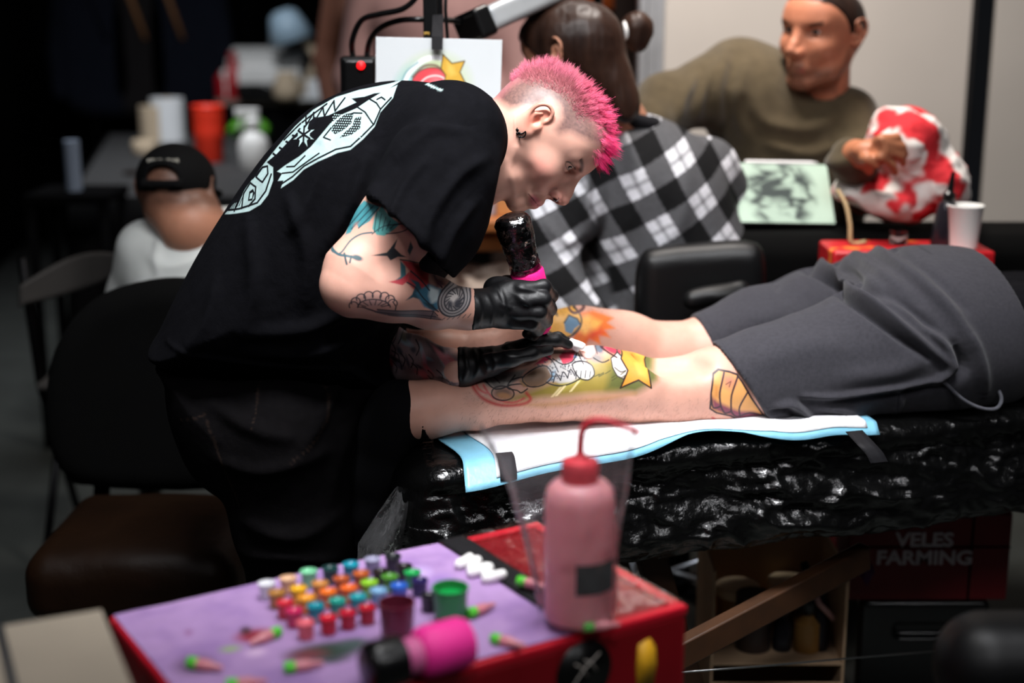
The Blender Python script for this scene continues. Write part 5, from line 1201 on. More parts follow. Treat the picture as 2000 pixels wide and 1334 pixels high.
f.chain([(W(1166, 290, 2.980), .07), (W(1108, 400, 2.900), .073), (W(1062, 470, 2.840), .066), (W(1080, 560, 2.800), .060), (W(1130, 620, 2.780), .055)], .03)
f.chain([(W(1380, 330, 3.060), .07), (W(1440, 440, 3.140), .062), (W(1430, 520, 3.190), .055)], .03)
Vx, Qx = f.mesh(2); N_ = normals(Vx, Qx); X_, Y_ = plane_px(Vx, 2.86)
Vx = ridge(Vx, N_, X_, Y_, [([(1160, 300), (1140, 380), (1150, 470)], 12, .012), ([(1250, 300), (1240, 400), (1180, 500)], 20, .010), ([(1340, 320), (1330, 420), (1290, 480)], 20, .010), ([(1060, 420), (1100, 460), (1130, 450)], 10, .009)])
N_ = normals(Vx, Qx); Vx, Qx = refine(Vx, Qx, (N_[:, 1] < .5)[Qx].any(1)); X_, Y_ = plane_px(Vx, 2.86)
# woven check in cloth coordinates: rows follow the tilt of the back, the sleeve has its own direction
slv_ = np.clip((1135 - X_ + .25 * (Y_ - 300)) / 16, 0, 1)
def check(a, x0, y0, s):
    u = ((X_ - x0) * math.cos(a) + (Y_ - y0) * math.sin(a)) + 8 * np.sin((Y_ - y0) / 70); v = (-(X_ - x0) * math.sin(a) + (Y_ - y0) * math.cos(a)) + .0006 * (X_ - 1290) ** 2
    b = lambda t: ((t / s) % 1.)
    A = (b(u) < .5) * 1.; B = (b(v) < .5) * 1.
    th = lambda t: (np.abs(b(t) - .75) < .045) | (np.abs(b(t) - .25) < .03)
    c = np.where(A + B == 2, .007, np.where(A + B == 1, .075, .56)); c = np.where(th(u) & (c > .1), c * .55, c); c = np.where(th(v) & (c > .1), c * .55, c); return c
cv = check(R(-29), 1237, 282, 98) * (1 - slv_) + check(R(-38), 1100, 420, 84) * slv_
MT['plaid'] = mat('flannel', '808080', .9, paint=True, spec=.12, vary=.12, vscale=90, bump=(500, .3, .001))
obj('shirt', (Vx, Qx), MT['plaid'], plaid, col=cv[:, None] * np.array([1., 1., 1.06])[None])
g = Geo(); t = np.linspace(0, 2 * math.pi, 33); cn = W(1212, 226, 2.990); g.tube([cn + (.068 * math.cos(a), .064 * math.sin(a), -.018 * math.cos(a)) for a in t], .018, 8, False); obj('collar', g.done(), MT['plaid'], plaid, col=np.tile((.012, .012, .014), (len(g.V), 1)))
# --- man in a backwards-facing cap
capm = thing('person', (W(380, 560, 3.0)[0], 3.05, .45), 'man in a black snapback cap and white T-shirt, seen from behind at the left', 'person')
Mc = frame_of((.10, .97, -.22), (.02, .22, .97), W(368, 376, 3.10), .00100)
hc = to_world(Mc, np.array([[-75., 0, 0]]))[0]
f = Field(hc - (.17, .17, .30), hc + (.17, .17, .14), .0035)
head_ops(f, Mc); nb = to_world(Mc, np.array([[-88., 0, -40]]))[0]; nn = W(376, 440, 2.98); f.cap(nb, nn, .060, .072, .03)
V1, Q1 = f.mesh(1); L1 = to_local(Mc, V1)
col = np.tile(hexc('b37d64'), (len(V1), 1)); st_ = np.clip((L1[:, 2] + 62) / 30, 0, 1) * (L1[:, 0] < -40) * (.62 + .4 * fbm(L1[:, 0] / 3, L1[:, 1] / 3, L1[:, 2] / 3, 2, 1)); col = col * (1 - st_[:, None]) + st_[:, None] * hexc('4a342b')
obj('body', (V1, Q1), MT['skin'], capm, col=col)
MT['cap'] = mat('black_cap_twill', '0b0b0c', .85, spec=.15, bump=(300, .3, .001))
f = Field(hc - (.18, .20, .12), hc + (.18, .26, .15), .003); f.frame(Mc)
f.ell((-80, 0, 18), (100, 82, 80)); f.ell((-80, 0, 16), (94, 77, 75), 0, 's'); f.box((-80, 0, -94), (150, 120, 90), 4, 0, 's', rot=Matrix.Rotation(R(-6), 4, 'Y'))
f.ell((-178, 0, 14), (40, 34, 26), 4, 's')                                # the snap-back opening
f.box((-174, 0, 2), (8, 44, 8), 3, 2, rot=Matrix.Rotation(R(-6), 4, 'Y'))
f.ell((32, 0, 6), (70, 66, 5), 4, rot=Matrix.Rotation(R(8), 4, 'Y')); f.frame(None)
Vx, Qx = f.mesh(1); obj('cap', (Vx, Qx), MT['cap'], capm)
MT['thread'] = mat('pale_thread', 'b9b6aa', .8)
g = Geo()
for i in range(8): 
    q = to_world(Mc, np.array([[-168 + .035 * (i - 3.5) ** 2 * 8 , -(i - 3.5) * 8.6, 50.]]))[0]; g.box(q, (.0066, .002, .007 + .002 * (i % 2)), rotz(0))
tag(obj('embroidery', g.done(), MT['thread'], capm), 'pale embroidered lettering too small to read')
f = Field((-1.05, 2.72, .55), (-.25, 3.35, 1.12), .006)
out = cr([W(a, b, 3.05)[[0, 2]] for a, b in ((248, 560), (256, 505), (284, 462), (332, 432), (390, 412), (440, 404), (490, 412), (540, 460), (560, 560), (540, 720), (300, 720), (262, 640))], 4)
f.plate(out, 3.05, .15, .14)
f.chain([(W(290, 490, 3.05), .07), (W(268, 580, 3.1), .062), (W(275, 640, 3.2), .05)], .03)
f.chain([(nb, .04), (nn, .058)], 0, 's')
Vx, Qx = f.mesh(2); N_ = normals(Vx, Qx); X_, Y_ = plane_px(Vx, 2.92); Vx = ridge(Vx, N_, X_, Y_, [([(280, 500), (330, 520), (400, 500)], 12, .006), ([(300, 470), (310, 540)], 10, .006)])
MT['white_tee'] = mat('white_cotton', 'c9ccc9', .9, spec=.15, bump=(300, .2, .001), vary=.05)
obj('t_shirt', (Vx, Qx), MT['white_tee'], capm)
# --- two standing people far back, only their middles in the frame
MT['jean_blue'] = mat('pale_denim', '8fa3b8', .85, bump=(60, .3, .004)); MT['rust'] = mat('rust_jacket', '4a2614', .85, bump=(40, .3, .006)); MT['pinktop'] = mat('dusty_pink_knit', 'b08a86', .9, bump=(60, .3, .004))
def stander(px, Y, label, mt, mj, w=.19):
    b = W(px, 100, Y); x = b[0]
    t = thing('person', (x, Y, 0), label, 'person')
    f = Field((x - .36, Y - .22, -.01), (x + .36, Y + .22, 1.86), .009)
    f.chain([((x - .09, Y, .06), .055), ((x - .095, Y, .48), .065), ((x - .085, Y, .90), .095)], .04); f.chain([((x + .09, Y, .06), .055), ((x + .095, Y, .48), .065), ((x + .085, Y, .90), .095)], .04)
    f.ell((x, Y, .98), (.18, .12, .13), .05)
    for s in (-1, 1): f.chain([((x + s * .09, Y, .05), .048), ((x + s * .10, Y - .12, .04), .042)], .03)
    V, Q = f.mesh(2); obj('jeans', (V, Q), mj, t)
    f = Field((x - .40, Y - .22, .86), (x + .40, Y + .22, 1.60), .009)
    f.ell((x, Y, 1.10), (w, .125, .16)); f.ell((x, Y, 1.34), (w + .01, .13, .16), .08)
    for s in (-1, 1): f.chain([((x + s * .19, Y, 1.42), .062), ((x + s * .25, Y + .02, 1.15), .052), ((x + s * .22, Y - .06, .95), .042)], .03)
    f.cap((x, Y, 1.45), (x, Y, 1.52), .07, .06, .04)
    V, Q = f.mesh(2); obj('top', (V, Q), mt, t)
    M_ = frame_of((0, 1, 0), (0, 0, 1), (x, Y + .08, 1.68)); f = Field((x - .12, Y - .16, 1.45), (x + .12, Y + .16, 1.82), .006); head_ops(f, M_); f.cap((x, Y, 1.48), (x, Y, 1.62), .055, .055, .03)
    for s in (-1, 1): pass
    V, Q = f.mesh(1); obj('body', (V, Q), MT['skin'], t, col=np.tile(hexc('b98268'), (len(V), 1)))
    f = Field((x - .14, Y - .18, 1.55), (x + .14, Y + .2, 1.86), .007); f.frame(M_); f.ell((-80, 0, 24), (96, 80, 78)); f.ell((0, 0, -40), (70, 120, 84), 12, 's'); f.frame(None)
    V, Q = f.mesh(1); obj('hair', (V, Q), MT['hair'], t, col=np.tile(hexc('1d1310'), (len(V), 1)))
    f = Field((x - .40, Y - .3, .80), (x + .40, Y + .2, 1.0), .006)
    for s in (-1, 1):
        f.cap((x + s * .22, Y - .06, .95), (x + s * .21, Y - .08, .90), .03, .026, .01); f.ell((x + s * .21, Y - .09, .865), (.022, .036, .035), .01)
        for k in range(4): f.chain([((x + s * .21, Y - .115 + k * .016, .85), .009), ((x + s * .207, Y - .118 + k * .016, .82), .008)], .003)
        f.chain([((x + s * .20, Y - .12, .87), .010), ((x + s * .19, Y - .14, .845), .009)], .004)
    V, Q = f.mesh(1); obj('hands', (V, Q), MT['skin'], t, col=np.tile(hexc('b98268'), (len(V), 1)))
    return t
stander(764, 5.6, 'standing person in a rust jacket and pale jeans, blurred behind the hanging power box', MT['rust'], MT['jean_blue'])
stander(850, 4.3, 'standing person in a dusty pink top, blurred behind the black lamp post', MT['pinktop'], MT['jeans'], .2)
# ================================================================== FURNITURE BEHIND
MT['black_vinyl'] = mat('black_vinyl', '09090a', .45, spec=.3, bump=(160, .2, .001))
MT['black_fabric'] = mat('black_upholstery', '060606', .95, spec=.08, bump=(200, .4, .002))
MT['dark_steel'] = mat('dark_steel', '151517', .4, .8)
# office chair of the plaid person
oc = thing('office_chair', (W(1365, 600, 2.78)[0], 2.9, 0), 'black office chair with rounded backrest behind the plaid shirt', 'chair')
f = Field((.18, 2.66, .42), (.62, 2.96, 1.06), .005)
out = cr([W(a, b, 2.78)[[0, 2]] for a, b in ((1240, 560), (1252, 500), (1290, 484), (1380, 476), (1460, 472), (1492, 490), (1498, 560), (1490, 680), (1420, 730), (1300, 730), (1246, 680))], 3)
f.plate(out, lambda x, z: 2.78 + .02 * np.cos((x - .38) * 8) + 0 * z, .04, .04); Vx, Qx = f.mesh(2); obj('backrest', (Vx, Qx), MT['black_vinyl'], oc)
f = Field((.12, 2.7, .40), (.66, 3.24, .54), .006); f.box((.37, 2.97, .47), (.19, .20, .04), .035); Vx, Qx = f.mesh(1); obj('seat', (Vx, Qx), MT['black_vinyl'], oc)
cx, cy = .37, 2.97
g = Geo(); g.lathe([(.028, .10), (.028, .3), (.02, .3), (.02, .44)], 16, (cx, cy, 0)); obj('gas_column', g.done(), MT['dark_steel'], oc, autos=30)
for k in range(5):
    a = 2 * math.pi * k / 5 + .3; g = Geo(); g.tube([(cx, cy, .11), (cx + .15 * math.cos(a), cy + .15 * math.sin(a), .10), (cx + .21 * math.cos(a), cy + .21 * math.sin(a), .07)], [.026, .02, .014], 8); lg = obj('leg', g.done(), MT['black_plastic'], oc)
    g = Geo(); g.lathe([(.004, -.012), (.024, -.011), (.027, 0), (.024, .011), (.004, .012)], 14, (cx + .21 * math.cos(a), cy + .21 * math.sin(a), .028), toward((-math.sin(a), math.cos(a), 0))); obj('caster', g.done(), MT['black_plastic'], lg)
a0, a1 = W(1352, 586, 2.70), W(1446, 566, 2.72)
for s, (p0, p1) in ((0, (a0, a1)), (1, (a0 + (.12, .34, -.02), a1 + (.12, .34, -.02)))):
    f = Field(np.minimum(p0, p1) - .06, np.maximum(p0, p1) + .06, .004); f.cap(p0, p1, .019, .019); f.ell((p0 + p1) / 2, (.055, .026, .017), .01); Vx, Qx = f.mesh(1); ar = obj('armrest', (Vx, Qx), MT['black_vinyl'], oc)
    g = Geo(); m_ = (p0 + p1) / 2; g.tube([m_ + (0, 0, -.01), m_ + (.0, .03, -.18), (m_[0] * .6 + .37 * .4, m_[1] * .5 + 2.97 * .5, .46)], .013, 8); obj('armrest_support', g.done(), MT['black_plastic'], ar)
# chair of the man in the cap: a tall rounded fabric back
ch_ = thing('upholstered_chair', (W(280, 800, 2.8)[0], 2.82, 0), 'black fabric chair with a rounded back behind the man in the cap', 'chair')
f = Field((-1.02, 2.62, .30), (-.30, 2.96, 1.0), .006)
out = cr([W(a, b, 2.76)[[0, 2]] for a, b in ((108, 720), (140, 630), (200, 574), (280, 550), (360, 546), (440, 570), (490, 640), (500, 760), (480, 900), (400, 960), (180, 940), (112, 860))], 4)
f.plate(out, lambda x, z: 2.78 - .06 * np.clip(np.abs(x + .62) / .3, 0, 1) ** 2 + 0 * z, .045, .05); Vx, Qx = f.mesh(2); obj('backrest', (Vx, Qx), MT['black_fabric'], ch_)
f = Field((-.98, 2.74, .36), (-.30, 3.36, .54), .007); f.box((-.64, 3.04, .45), (.29, .27, .05), .04); Vx, Qx = f.mesh(1); obj('seat', (Vx, Qx), MT['black_fabric'], ch_)
for sx in (-1, 1):
    for sy in (-1, 1):
        g = Geo(); g.tube([(-.64 + sx * .22, 3.04 + sy * .2, .41), (-.64 + sx * .26, 3.04 + sy * .24, 0)], [.018, .012], 8); obj('leg', g.done(), MT['dark_steel'], ch_)
# grey folding chair further left
fc = thing('folding_chair', (W(130, 700, 3.3)[0], 3.4, 0), 'folding chair with a grey plastic back at the far left', 'chair')
MT['grey_plastic'] = mat('dark_grey_plastic', '4a4745', .5, vary=.1)
V = []
for j in range(9):
    for i in range(25):
        a, b = i / 24, j / 8; P = W(36 + 196 * a, 560 - 62 * a - 22 * math.sin(a * math.pi) + 70 * b * (.5 + .5 * math.sin(math.pi * min(max(a, .05), .95))), 3.3); P[1] += .05 * math.cos((a - .5) * 3); V.append(P)
g = Geo(); g.add(V, [(j * 25 + i, j * 25 + i + 1, j * 25 + 26 + i, j * 25 + 25 + i) for j in range(8) for i in range(24)]); obj('backrest', g.done(), MT['grey_plastic'], fc, solid=.012)
x0, x1 = W(44, 600, 3.34)[0], W(226, 560, 3.34)[0]
for x in (x0, x1):
    g = Geo(); g.tube([(x, 3.36, .78), (x, 3.42, .45), (x, 3.66, .0)], .011, 8); obj('leg', g.done(), MT['dark_steel'], fc)
    g = Geo(); g.tube([(x + .02, 3.62, .45), (x + .02, 3.44, .25), (x + .02, 3.28, .0)], .011, 8); obj('leg', g.done(), MT['dark_steel'], fc)
g = Geo(); g.box(((x0 + x1) / 2, 3.54, .455), (x1 - x0 - .01, .34, .02)); obj('seat', g.done(), MT['grey_plastic'], fc, bevel=.008)
# brown leather bench behind the artist's knees
MT['leather'] = mat('brown_leather', '150a04', .5, spec=.12, vary=.25, vscale=9, bump=(240, .3, .0015), bump2=(10, .3, .02))
bn = thing('stool', (-.68, 2.52, 0), 'low padded brown leather stool behind the artist at the left', 'stool')
f = Field((-.95, 2.30, .24), (-.40, 2.80, .50), .006); f.box((-.68, 2.52, .36), (.19, .19, .07), .05); f.ell((-.66, 2.50, .40), (.15, .15, .045), .05); Vx, Qx = f.mesh(2); N_ = normals(Vx, Qx); X_, Y_ = pxof(Vx[:, 0], Vx[:, 1], Vx[:, 2])
Vx = Vx + np.array([0, 0, 1]) * (.010 * (fbm(Vx[:, 0] * 5, Vx[:, 1] * 9, 0, 2, 3) - .5))[:, None]; obj('seat', (Vx, Qx), MT['leather'], bn)
for sx in (-1, 1):
    for sy in (-1, 1): g = Geo(); g.tube([(-.68 + sx * .14, 2.52 + sy * .13, .32), (-.68 + sx * .16, 2.52 + sy * .15, 0)], [.022, .016], 8); obj('leg', g.done(), MT['dark_steel'], bn)
# long table under a black cloth, left
tb = thing('display_table', (-1.35, 5.6, 0), 'long table under a black cloth at the left, cups and bottles on it', 'table')
c0, c1, c2, c3 = G(136, 388, .75), G(520, 388, .75), G(520, 262, .75), G(215, 262, .75)
g = Geo(); g.prism([(c[0], c[1]) for c in (c0, c1, c2, c3)], -.02, 0, (0, 0, .75), (1, 0, 0), (0, 1, 0)); MT['cloth_top_lit'] = mat('black_table_cloth_lit', '2b2b2c', .8, bump=(60, .2, .003)); obj('tabletop', g.done(), MT['cloth_top_lit'], tb, bevel=.004)  # top of the black cloth, its lit grey put into the colour
V = []; n = 120; pth = np.vstack([c3, c0, c1]); sl = np.concatenate([[0], np.cumsum(np.linalg.norm(np.diff(pth, axis=0), axis=1))])
for j in range(7):
    for i in range(n + 1):
        t = sl[-1] * i / n; P = np.array([np.interp(t, sl, pth[:, k]) for k in range(3)]); b = j / 6; P[2] = .745 * (1 - b) + .012; P[1] -= .004 + .025 * b * (1 + math.sin(t * 22)); P[0] -= .004 + (.02 * b * (1 + math.sin(t * 25)) if t < sl[1] else 0); V.append(P)
g = Geo(); g.add(V, [(j * (n + 1) + i, j * (n + 1) + i + 1, (j + 1) * (n + 1) + i + 1, (j + 1) * (n + 1) + i) for j in range(6) for i in range(n)]); obj('tablecloth', g.done(), MT['cloth_black'], tb, solid=.004)
for c in (c0, c1, c2, c3):
    q = c * .94 + np.array([-1.35, 5.6, 0]) * .06; g = Geo(); g.tube([(q[0], q[1], .73), (q[0], q[1], 0)], .018, 8); obj('leg', g.done(), MT['dark_steel'], tb)
MT['paper'] = mat('white_paper', 'd9dcdf', .85, vary=.05); MT['beige'] = mat('beige_card', 'b9a78f', .85, vary=.08); MT['redp'] = mat('red_orange_plastic', 'f03a22', .45, vary=.06); MT['greenp'] = mat('green_plastic', '5fae2c', .5, vary=.1); MT['white_plastic'] = mat('white_plastic', 'd6d6d4', .4, vary=.05); MT['crimson'] = mat('crimson_plastic', 'a3141e', .4, vary=.1)
def put(px, py, z, r, prof, m, name, label, cat, group=None, n=24, extra=None, rot=None):
    P = G(px, py, z); t = thing(name, P, label, cat, group)
    for nm, pr, mm, lb in prof:
        g = Geo(); g.lathe([(a * r, b * r) for a, b in pr], n, P, rot); o = obj(nm, g.done(), MT[mm], t, autos=35)
        if lb: o['label'] = lb
    return t
roll = lambda m: [('paper', [(.35, 0), (1, 0), (1, 2.6), (.35, 2.6)], m, None), ('core', [(.30, .02), (.36, .02), (.36, 2.62), (.30, 2.62)], 'beige', 'brown card core')]
put(330, 276, .75, .075, roll('paper'), None, 'paper_towel_roll', 'white paper towel roll on the black table, the right one of the pair', 'paper roll', 'paper rolls on the black table')
put(302, 277, .75, .062, roll('beige'), None, 'paper_towel_roll', 'beige-shaded paper towel roll beside the whiter one on the black table', 'paper roll', 'paper rolls on the black table')
put(410, 316, .75, .064, [('body', [(0, 0), (.80, 0), (.86, .1), (1, 3.4), (1.04, 3.45), (1.0, 3.5), (.96, 3.4), (.80, .2), (0, .15)], 'redp', None), ('label_band', [(.905, 1.2), (.96, 2.4)], 'redp', None)], None, 'tumbler', 'tall red-orange plastic tumbler behind the cap', 'cup')
sb = put(497, 330, .75, .058, [('body', [(0, 0), (.95, 0), (1, .1), (1, 1.6), (.8, 2.1), (.42, 2.5), (.42, 2.8), (0, 2.8)], 'white_plastic', None), ('cap', [(.5, 2.75), (.52, 3.2), (.3, 3.4), (0, 3.4)], 'white_plastic', None)], None, 'spray_bottle', 'white spray bottle between red tumbler and black T-shirt', 'bottle')
P = ORG[sb]; g = Geo(); g.box(P + (-.02, 0, .215), (.09, .03, .028)); g.box(P + (-.045, 0, .175), (.012, .02, .05), Matrix.Rotation(R(25), 3, 'Y')); obj('trigger', g.done(), MT['white_plastic'], sb, bevel=.004)
P = G(487, 262, .75); wpk = thing('wipes_pack', P, 'bright green soft pack of wipes on the black table', 'pack')
g = Geo(); g.grid(lambda a, b: P + ((a - .5) * .19, (b - .5) * .12, .085 * (math.sin(math.pi * min(max(a, .02), .98)) ** .3) * (math.sin(math.pi * min(max(b, .02), .98)) ** .3)), 20, 12); g.grid(lambda a, b: P + ((a - .5) * .19, (.5 - b) * .12, .002), 2, 2); obj('pouch', g.done(), MT['greenp'], wpk)
g = Geo(); g.box(P + (0, 0, .086), (.09, .06, .006)); tag(obj('lid', g.done(), MT['white_plastic'], wpk, bevel=.003), 'white flip lid')
put(140, 372, .62, .036, [('body', [(0, -9), (.98, -9), (1, -8.9), (1, 2.3), (.7, 3.0), (.35, 3.3), (0, 3.3)], 'paper', None)], None, 'rolled_sheet', 'pale blue-white rolled sheet standing by the black table end', 'roll') if False else None
zr0, zr1, xr_ = W(142, 372, 4.4)[2], W(142, 274, 4.4)[2], W(142, 320, 4.4)[0]
rs = thing('paper_roll', (xr_, 4.4, zr0), 'upright pale blue paper roll standing on a black stool beyond the folding chair', 'roll'); MT['blue_grey'] = mat('blue_grey_paper', '8b98ab', .85, vary=.05)
g = Geo(); g.lathe([(.016, 0), (.024, 0), (.024, zr1 - zr0), (.016, zr1 - zr0)], 20, (xr_, 4.4, zr0)); obj('paper', g.done(), MT['blue_grey'], rs, autos=35); g = Geo(); g.lathe([(.010, .0), (.0155, .0), (.0155, zr1 - zr0 - .004), (.010, zr1 - zr0 - .004)], 16, (xr_, 4.4, zr0)); tag(obj('core', g.done(), MT['beige'], rs, autos=35), 'card core')
bst = thing('stool', (xr_, 4.4, 0), 'black stool under the upright paper roll', 'stool'); g = Geo(); g.box((xr_, 4.42, zr0 - .015), (.26, .26, .03)); obj('seat', g.done(), MT['curtain'], bst, bevel=.006)
for sx in (-1, 1):
    for sy in (-1, 1): g = Geo(); g.box((xr_ + sx * .11, 4.42 + sy * .11, (zr0 - .03) / 2), (.025, .025, zr0 - .03)); obj('leg', g.done(), MT['curtain'], bst)
put(282, 300, .75, .05, [('body', [(0, 0), (.9, 0), (1, .2), (1, 1), (.9, 1.15), (.8, 1.1), (.8, .3), (0, .25)], 'beige', None)], None, 'bowl', 'small beige bowl at the foot of the paper rolls', 'bowl')
put(268, 340, .75, .05, [('body', [(0, 0), (1, 0), (1.05, .1), (1.0, .2), (0, .2)], 'leather', None)], None, 'coaster', 'dark brown coaster on the black table near the front', 'coaster')
# counter further back with white apparatus, red bottle, dark case
ct = thing('counter', (-1.2, 7.4, 0), 'dim pale counter at the back with white apparatus on it', 'counter')
k0, k1 = W(420, 190, 7.2)[0], W(690, 190, 7.2)[0]
g = Geo(); g.box(((k0 + k1) / 2, 7.5, .88), (k1 - k0, .6, .03)); MT['counter'] = mat('grey_counter', '6e665e', .6); obj('worktop', g.done(), MT['counter'], ct, bevel=.004)
g = Geo(); g.box(((k0 + k1) / 2, 7.5, .44), (k1 - k0 - .05, .55, .86)); obj('cabinet', g.done(), MT['curtain'], ct, bevel=.004)
P = np.array((W(520, 150, 7.4)[0], 7.4, .895)); ap = thing('printer', P, 'white printer on the back counter', 'printer')
f = Field(P - (.26, .22, .02), P + (.26, .22, .30), .008); f.box(P + (0, 0, .075), (.20, .17, .075), .02); f.box(P + (.0, .03, .18), (.19, .10, .045), .015, .02, rot=Matrix.Rotation(R(18), 4, 'X')); Vx, Qx = f.mesh(1); obj('housing', (Vx, Qx), MT['white_plastic'], ap)
g = Geo(); g.box(P + (0, -.16, .055), (.26, .09, .012)); tag(obj('paper_tray', g.done(), MT['black_plastic'], ap, bevel=.003), 'black paper tray')
P = np.array((W(590, 150, 7.25)[0], 7.25, .895)); lp = thing('desk_lamp', P, 'white jointed desk lamp on the back counter, pale blue in the blur', 'lamp')
MT['pale_blue'] = mat('pale_blue_enamel', 'a9c4d8', .4, vary=.05)
g = Geo(); g.lathe([(0, 0), (.09, 0), (.09, .02), (.03, .03), (0, .03)], 20, P); obj('base', g.done(), MT['white_plastic'], lp, autos=35)
g = Geo(); g.tube([P + (0, 0, .03), P + (.08, 0, .20), P + (-.02, 0, .36)], .022, 8); obj('arm', g.done(), MT['beige'], lp)
g = Geo(); g.lathe([(.04, .10), (.07, .08), (.12, -.06), (.11, -.06), (.06, .07), (.03, .09)], 24, P + (-.06, 0, .34), toward((-.3, 0, .9)), closed=False); obj('lamp_shade', g.done(), MT['pale_blue'], lp)
put(458, 193, .895, .05, [('body', [(0, 0), (.95, 0), (1, .1), (1, 2.6), (.6, 3.2), (.36, 3.6), (.36, 4.2), (0, 4.2)], 'crimson', None), ('cap', [(.46, 3.9), (.46, 4.6), (0, 4.6)], 'crimson', None)], None, 'bottle', 'tall crimson bottle on the back counter, above the red tumbler', 'bottle')
put(438, 193, .895, .042, [('body', [(0, 0), (.95, 0), (1, .1), (1, 2.4), (.4, 3.1), (.4, 3.4), (0, 3.4)], 'crimson', None)], None, 'bottle', 'shorter dark red bottle beside the tall crimson one on the back counter', 'bottle')
P = np.array((W(640, 172, 7.22)[0], 7.22, .895)); tbx = thing('tissue_box', P, 'white tissue box on the back counter beside the jointed lamp', 'box'); g = Geo(); g.box(P + (0, 0, .05), (.20, .12, .10)); obj('carton', g.done(), MT['paper'], tbx, bevel=.004)
g = Geo(); g.grid(lambda a, b: P + ((a - .5) * .10, (b - .5) * .02 + .01 * math.sin(a * 9), .098 + .05 * math.sin(math.pi * a) * (.6 + .4 * b)), 10, 4); obj('tissue', g.done(), MT['paper'], tbx, solid=.002)
P = np.array((W(560, 172, 7.16)[0], 7.16, .895)); jg = thing('jug', P, 'squat beige jug on the back counter below the jointed lamp', 'jug'); g = Geo(); g.lathe([(0, 0), (.055, 0), (.07, .03), (.065, .09), (.045, .12), (.05, .14), (.044, .14), (.04, .12), (.055, .05), (0, .03)], 24, P, closed=False); obj('body', g.done(), MT['beige'], jg); g = Geo(); g.tube([P + (.06, 0, .10), P + (.095, 0, .09), P + (.09, 0, .04), P + (.066, 0, .03)], .008, 8); obj('handle', g.done(), MT['beige'], jg)
P = np.array((W(505, 172, 7.20)[0], 7.22, .895)); cs = thing('equipment_case', P, 'black equipment case in front of the printer on the back counter', 'case')
g = Geo(); g.box(P + (0, -.02, .04), (.20, .10, .08)); obj('shell', g.done(), MT['black_plastic'], cs, bevel=.012); g = Geo(); g.tube([P + (-.04, -.075, .06), P + (-.03, -.09, .075), P + (.03, -.09, .075), P + (.04, -.075, .06)], .006, 6); obj('handle', g.done(), MT['dark_steel'], cs)
# jackets hanging on the dark drape
MT['navy'] = mat('dark_navy_cloth', '10131c', .9, spec=.1, bump=(40, .3, .01)); MT['charc'] = mat('charcoal_cloth', '1a1819', .9, spec=.1, bump=(40, .3, .01)); MT['tan'] = mat('tan_strap', '7a5230', .8)
rk = thing('clothes_rail', (W(330, 60, 7.7)[0], 7.7, 0), 'dark clothes rail at the back left with jackets on it', 'rail')
xa, xb = W(170, 0, 7.7)[0], W(400, 0, 7.7)[0]
g = Geo(); g.tube([(xa, 7.7, 1.62), (xb, 7.7, 1.62)], .014, 8); obj('bar', g.done(), MT['dark_steel'], rk)
for x in (xa, xb): g = Geo(); g.tube([(x, 7.7, 1.62), (x, 7.7, 0)], .014, 8); obj('post', g.done(), MT['dark_steel'], rk); g = Geo(); g.tube([(x, 7.4, .02), (x, 8.0, .02)], .016, 8); obj('foot', g.done(), MT['dark_steel'], rk)
for px, m, lb in ((205, 'navy', 'dark navy jacket hanging on the rail, left of three'), (280, 'charc', 'charcoal jacket with a rust collar hanging on the rail, middle of three'), (352, 'navy', 'dark navy jacket with tan strap hanging on the rail, right of three')):
    x = W(px, 100, 7.7)[0]; t = thing('jacket', (x, 7.7, .75), lb, 'jacket', 'jackets on the rail')
    f = Field((x - .3, 7.5, .72), (x + .3, 7.9, 1.6), .012); f.plate(cr([(x - .07, 1.56), (x + .07, 1.56), (x + .20, 1.48), (x + .24, 1.2), (x + .20, .80), (x - .20, .80), (x - .24, 1.2), (x - .20, 1.48)], 3), 7.7, .09, .08); f.chain([((x - .2, 7.7, 1.44), .06), ((x - .25, 7.68, 1.1), .05), ((x - .24, 7.66, .9), .045)], .03); f.chain([((x + .2, 7.7, 1.44), .06), ((x + .25, 7.68, 1.1), .05), ((x + .24, 7.66, .9), .045)], .03)
    Vx, Qx = f.mesh(2); obj('shell', (Vx, Qx), MT[m], t)
    g = Geo(); g.tube([(x - .08, 7.63, 1.50), (x - .03, 7.60, 1.40), (x + .04, 7.605, 1.18)], .014, 6); obj('collar', g.done(), MT['tan' if px != 205 else 'navy'], t)
    g = Geo(); g.tube([(x, 7.7, 1.56), (x, 7.7, 1.60), (x + .02, 7.7, 1.635), (x - .015, 7.7, 1.64)], .004, 6); obj('hanger', g.done(), MT['dark_steel'], t)
# wooden side table between artist and plaid shirt, with boxes, a mottled bundle under it
MT['orange_wood'] = mat('orange_wood', 'b9713c', .5, vary=.2, vscale=12, bump=(60, .2, .002)); MT['lilac'] = mat('pale_lilac_card', 'b3b0bd', .8, vary=.05); MT['carton'] = mat('light_orange_card', 'e0a367', .8, vary=.06)
wt = thing('side_table', (W(940, 500, 3.35)[0], 3.4, 0), 'orange wooden side table seen between the T-shirt and the plaid shirt', 'table')
zt = W(950, 428, 3.3)[2]; wx0, wx1 = W(820, 430, 3.3)[0], W(1060, 430, 3.3)[0]
g = Geo(); g.box(((wx0 + wx1) / 2, 3.45, zt - .015), (wx1 - wx0, .34, .03)); obj('tabletop', g.done(), MT['orange_wood'], wt, bevel=.006)
for x in (wx0 + .03, wx1 - .03):
    for y in (3.31, 3.59): g = Geo(); g.box((x, y, (zt - .03) / 2), (.035, .035, zt - .03)); obj('leg', g.done(), MT['orange_wood'], wt, bevel=.003)
g = Geo(); g.box(((wx0 + wx1) / 2, 3.45, zt - .055), (wx1 - wx0 - .07, .26, .05)); obj('apron', g.done(), MT['orange_wood'], wt)
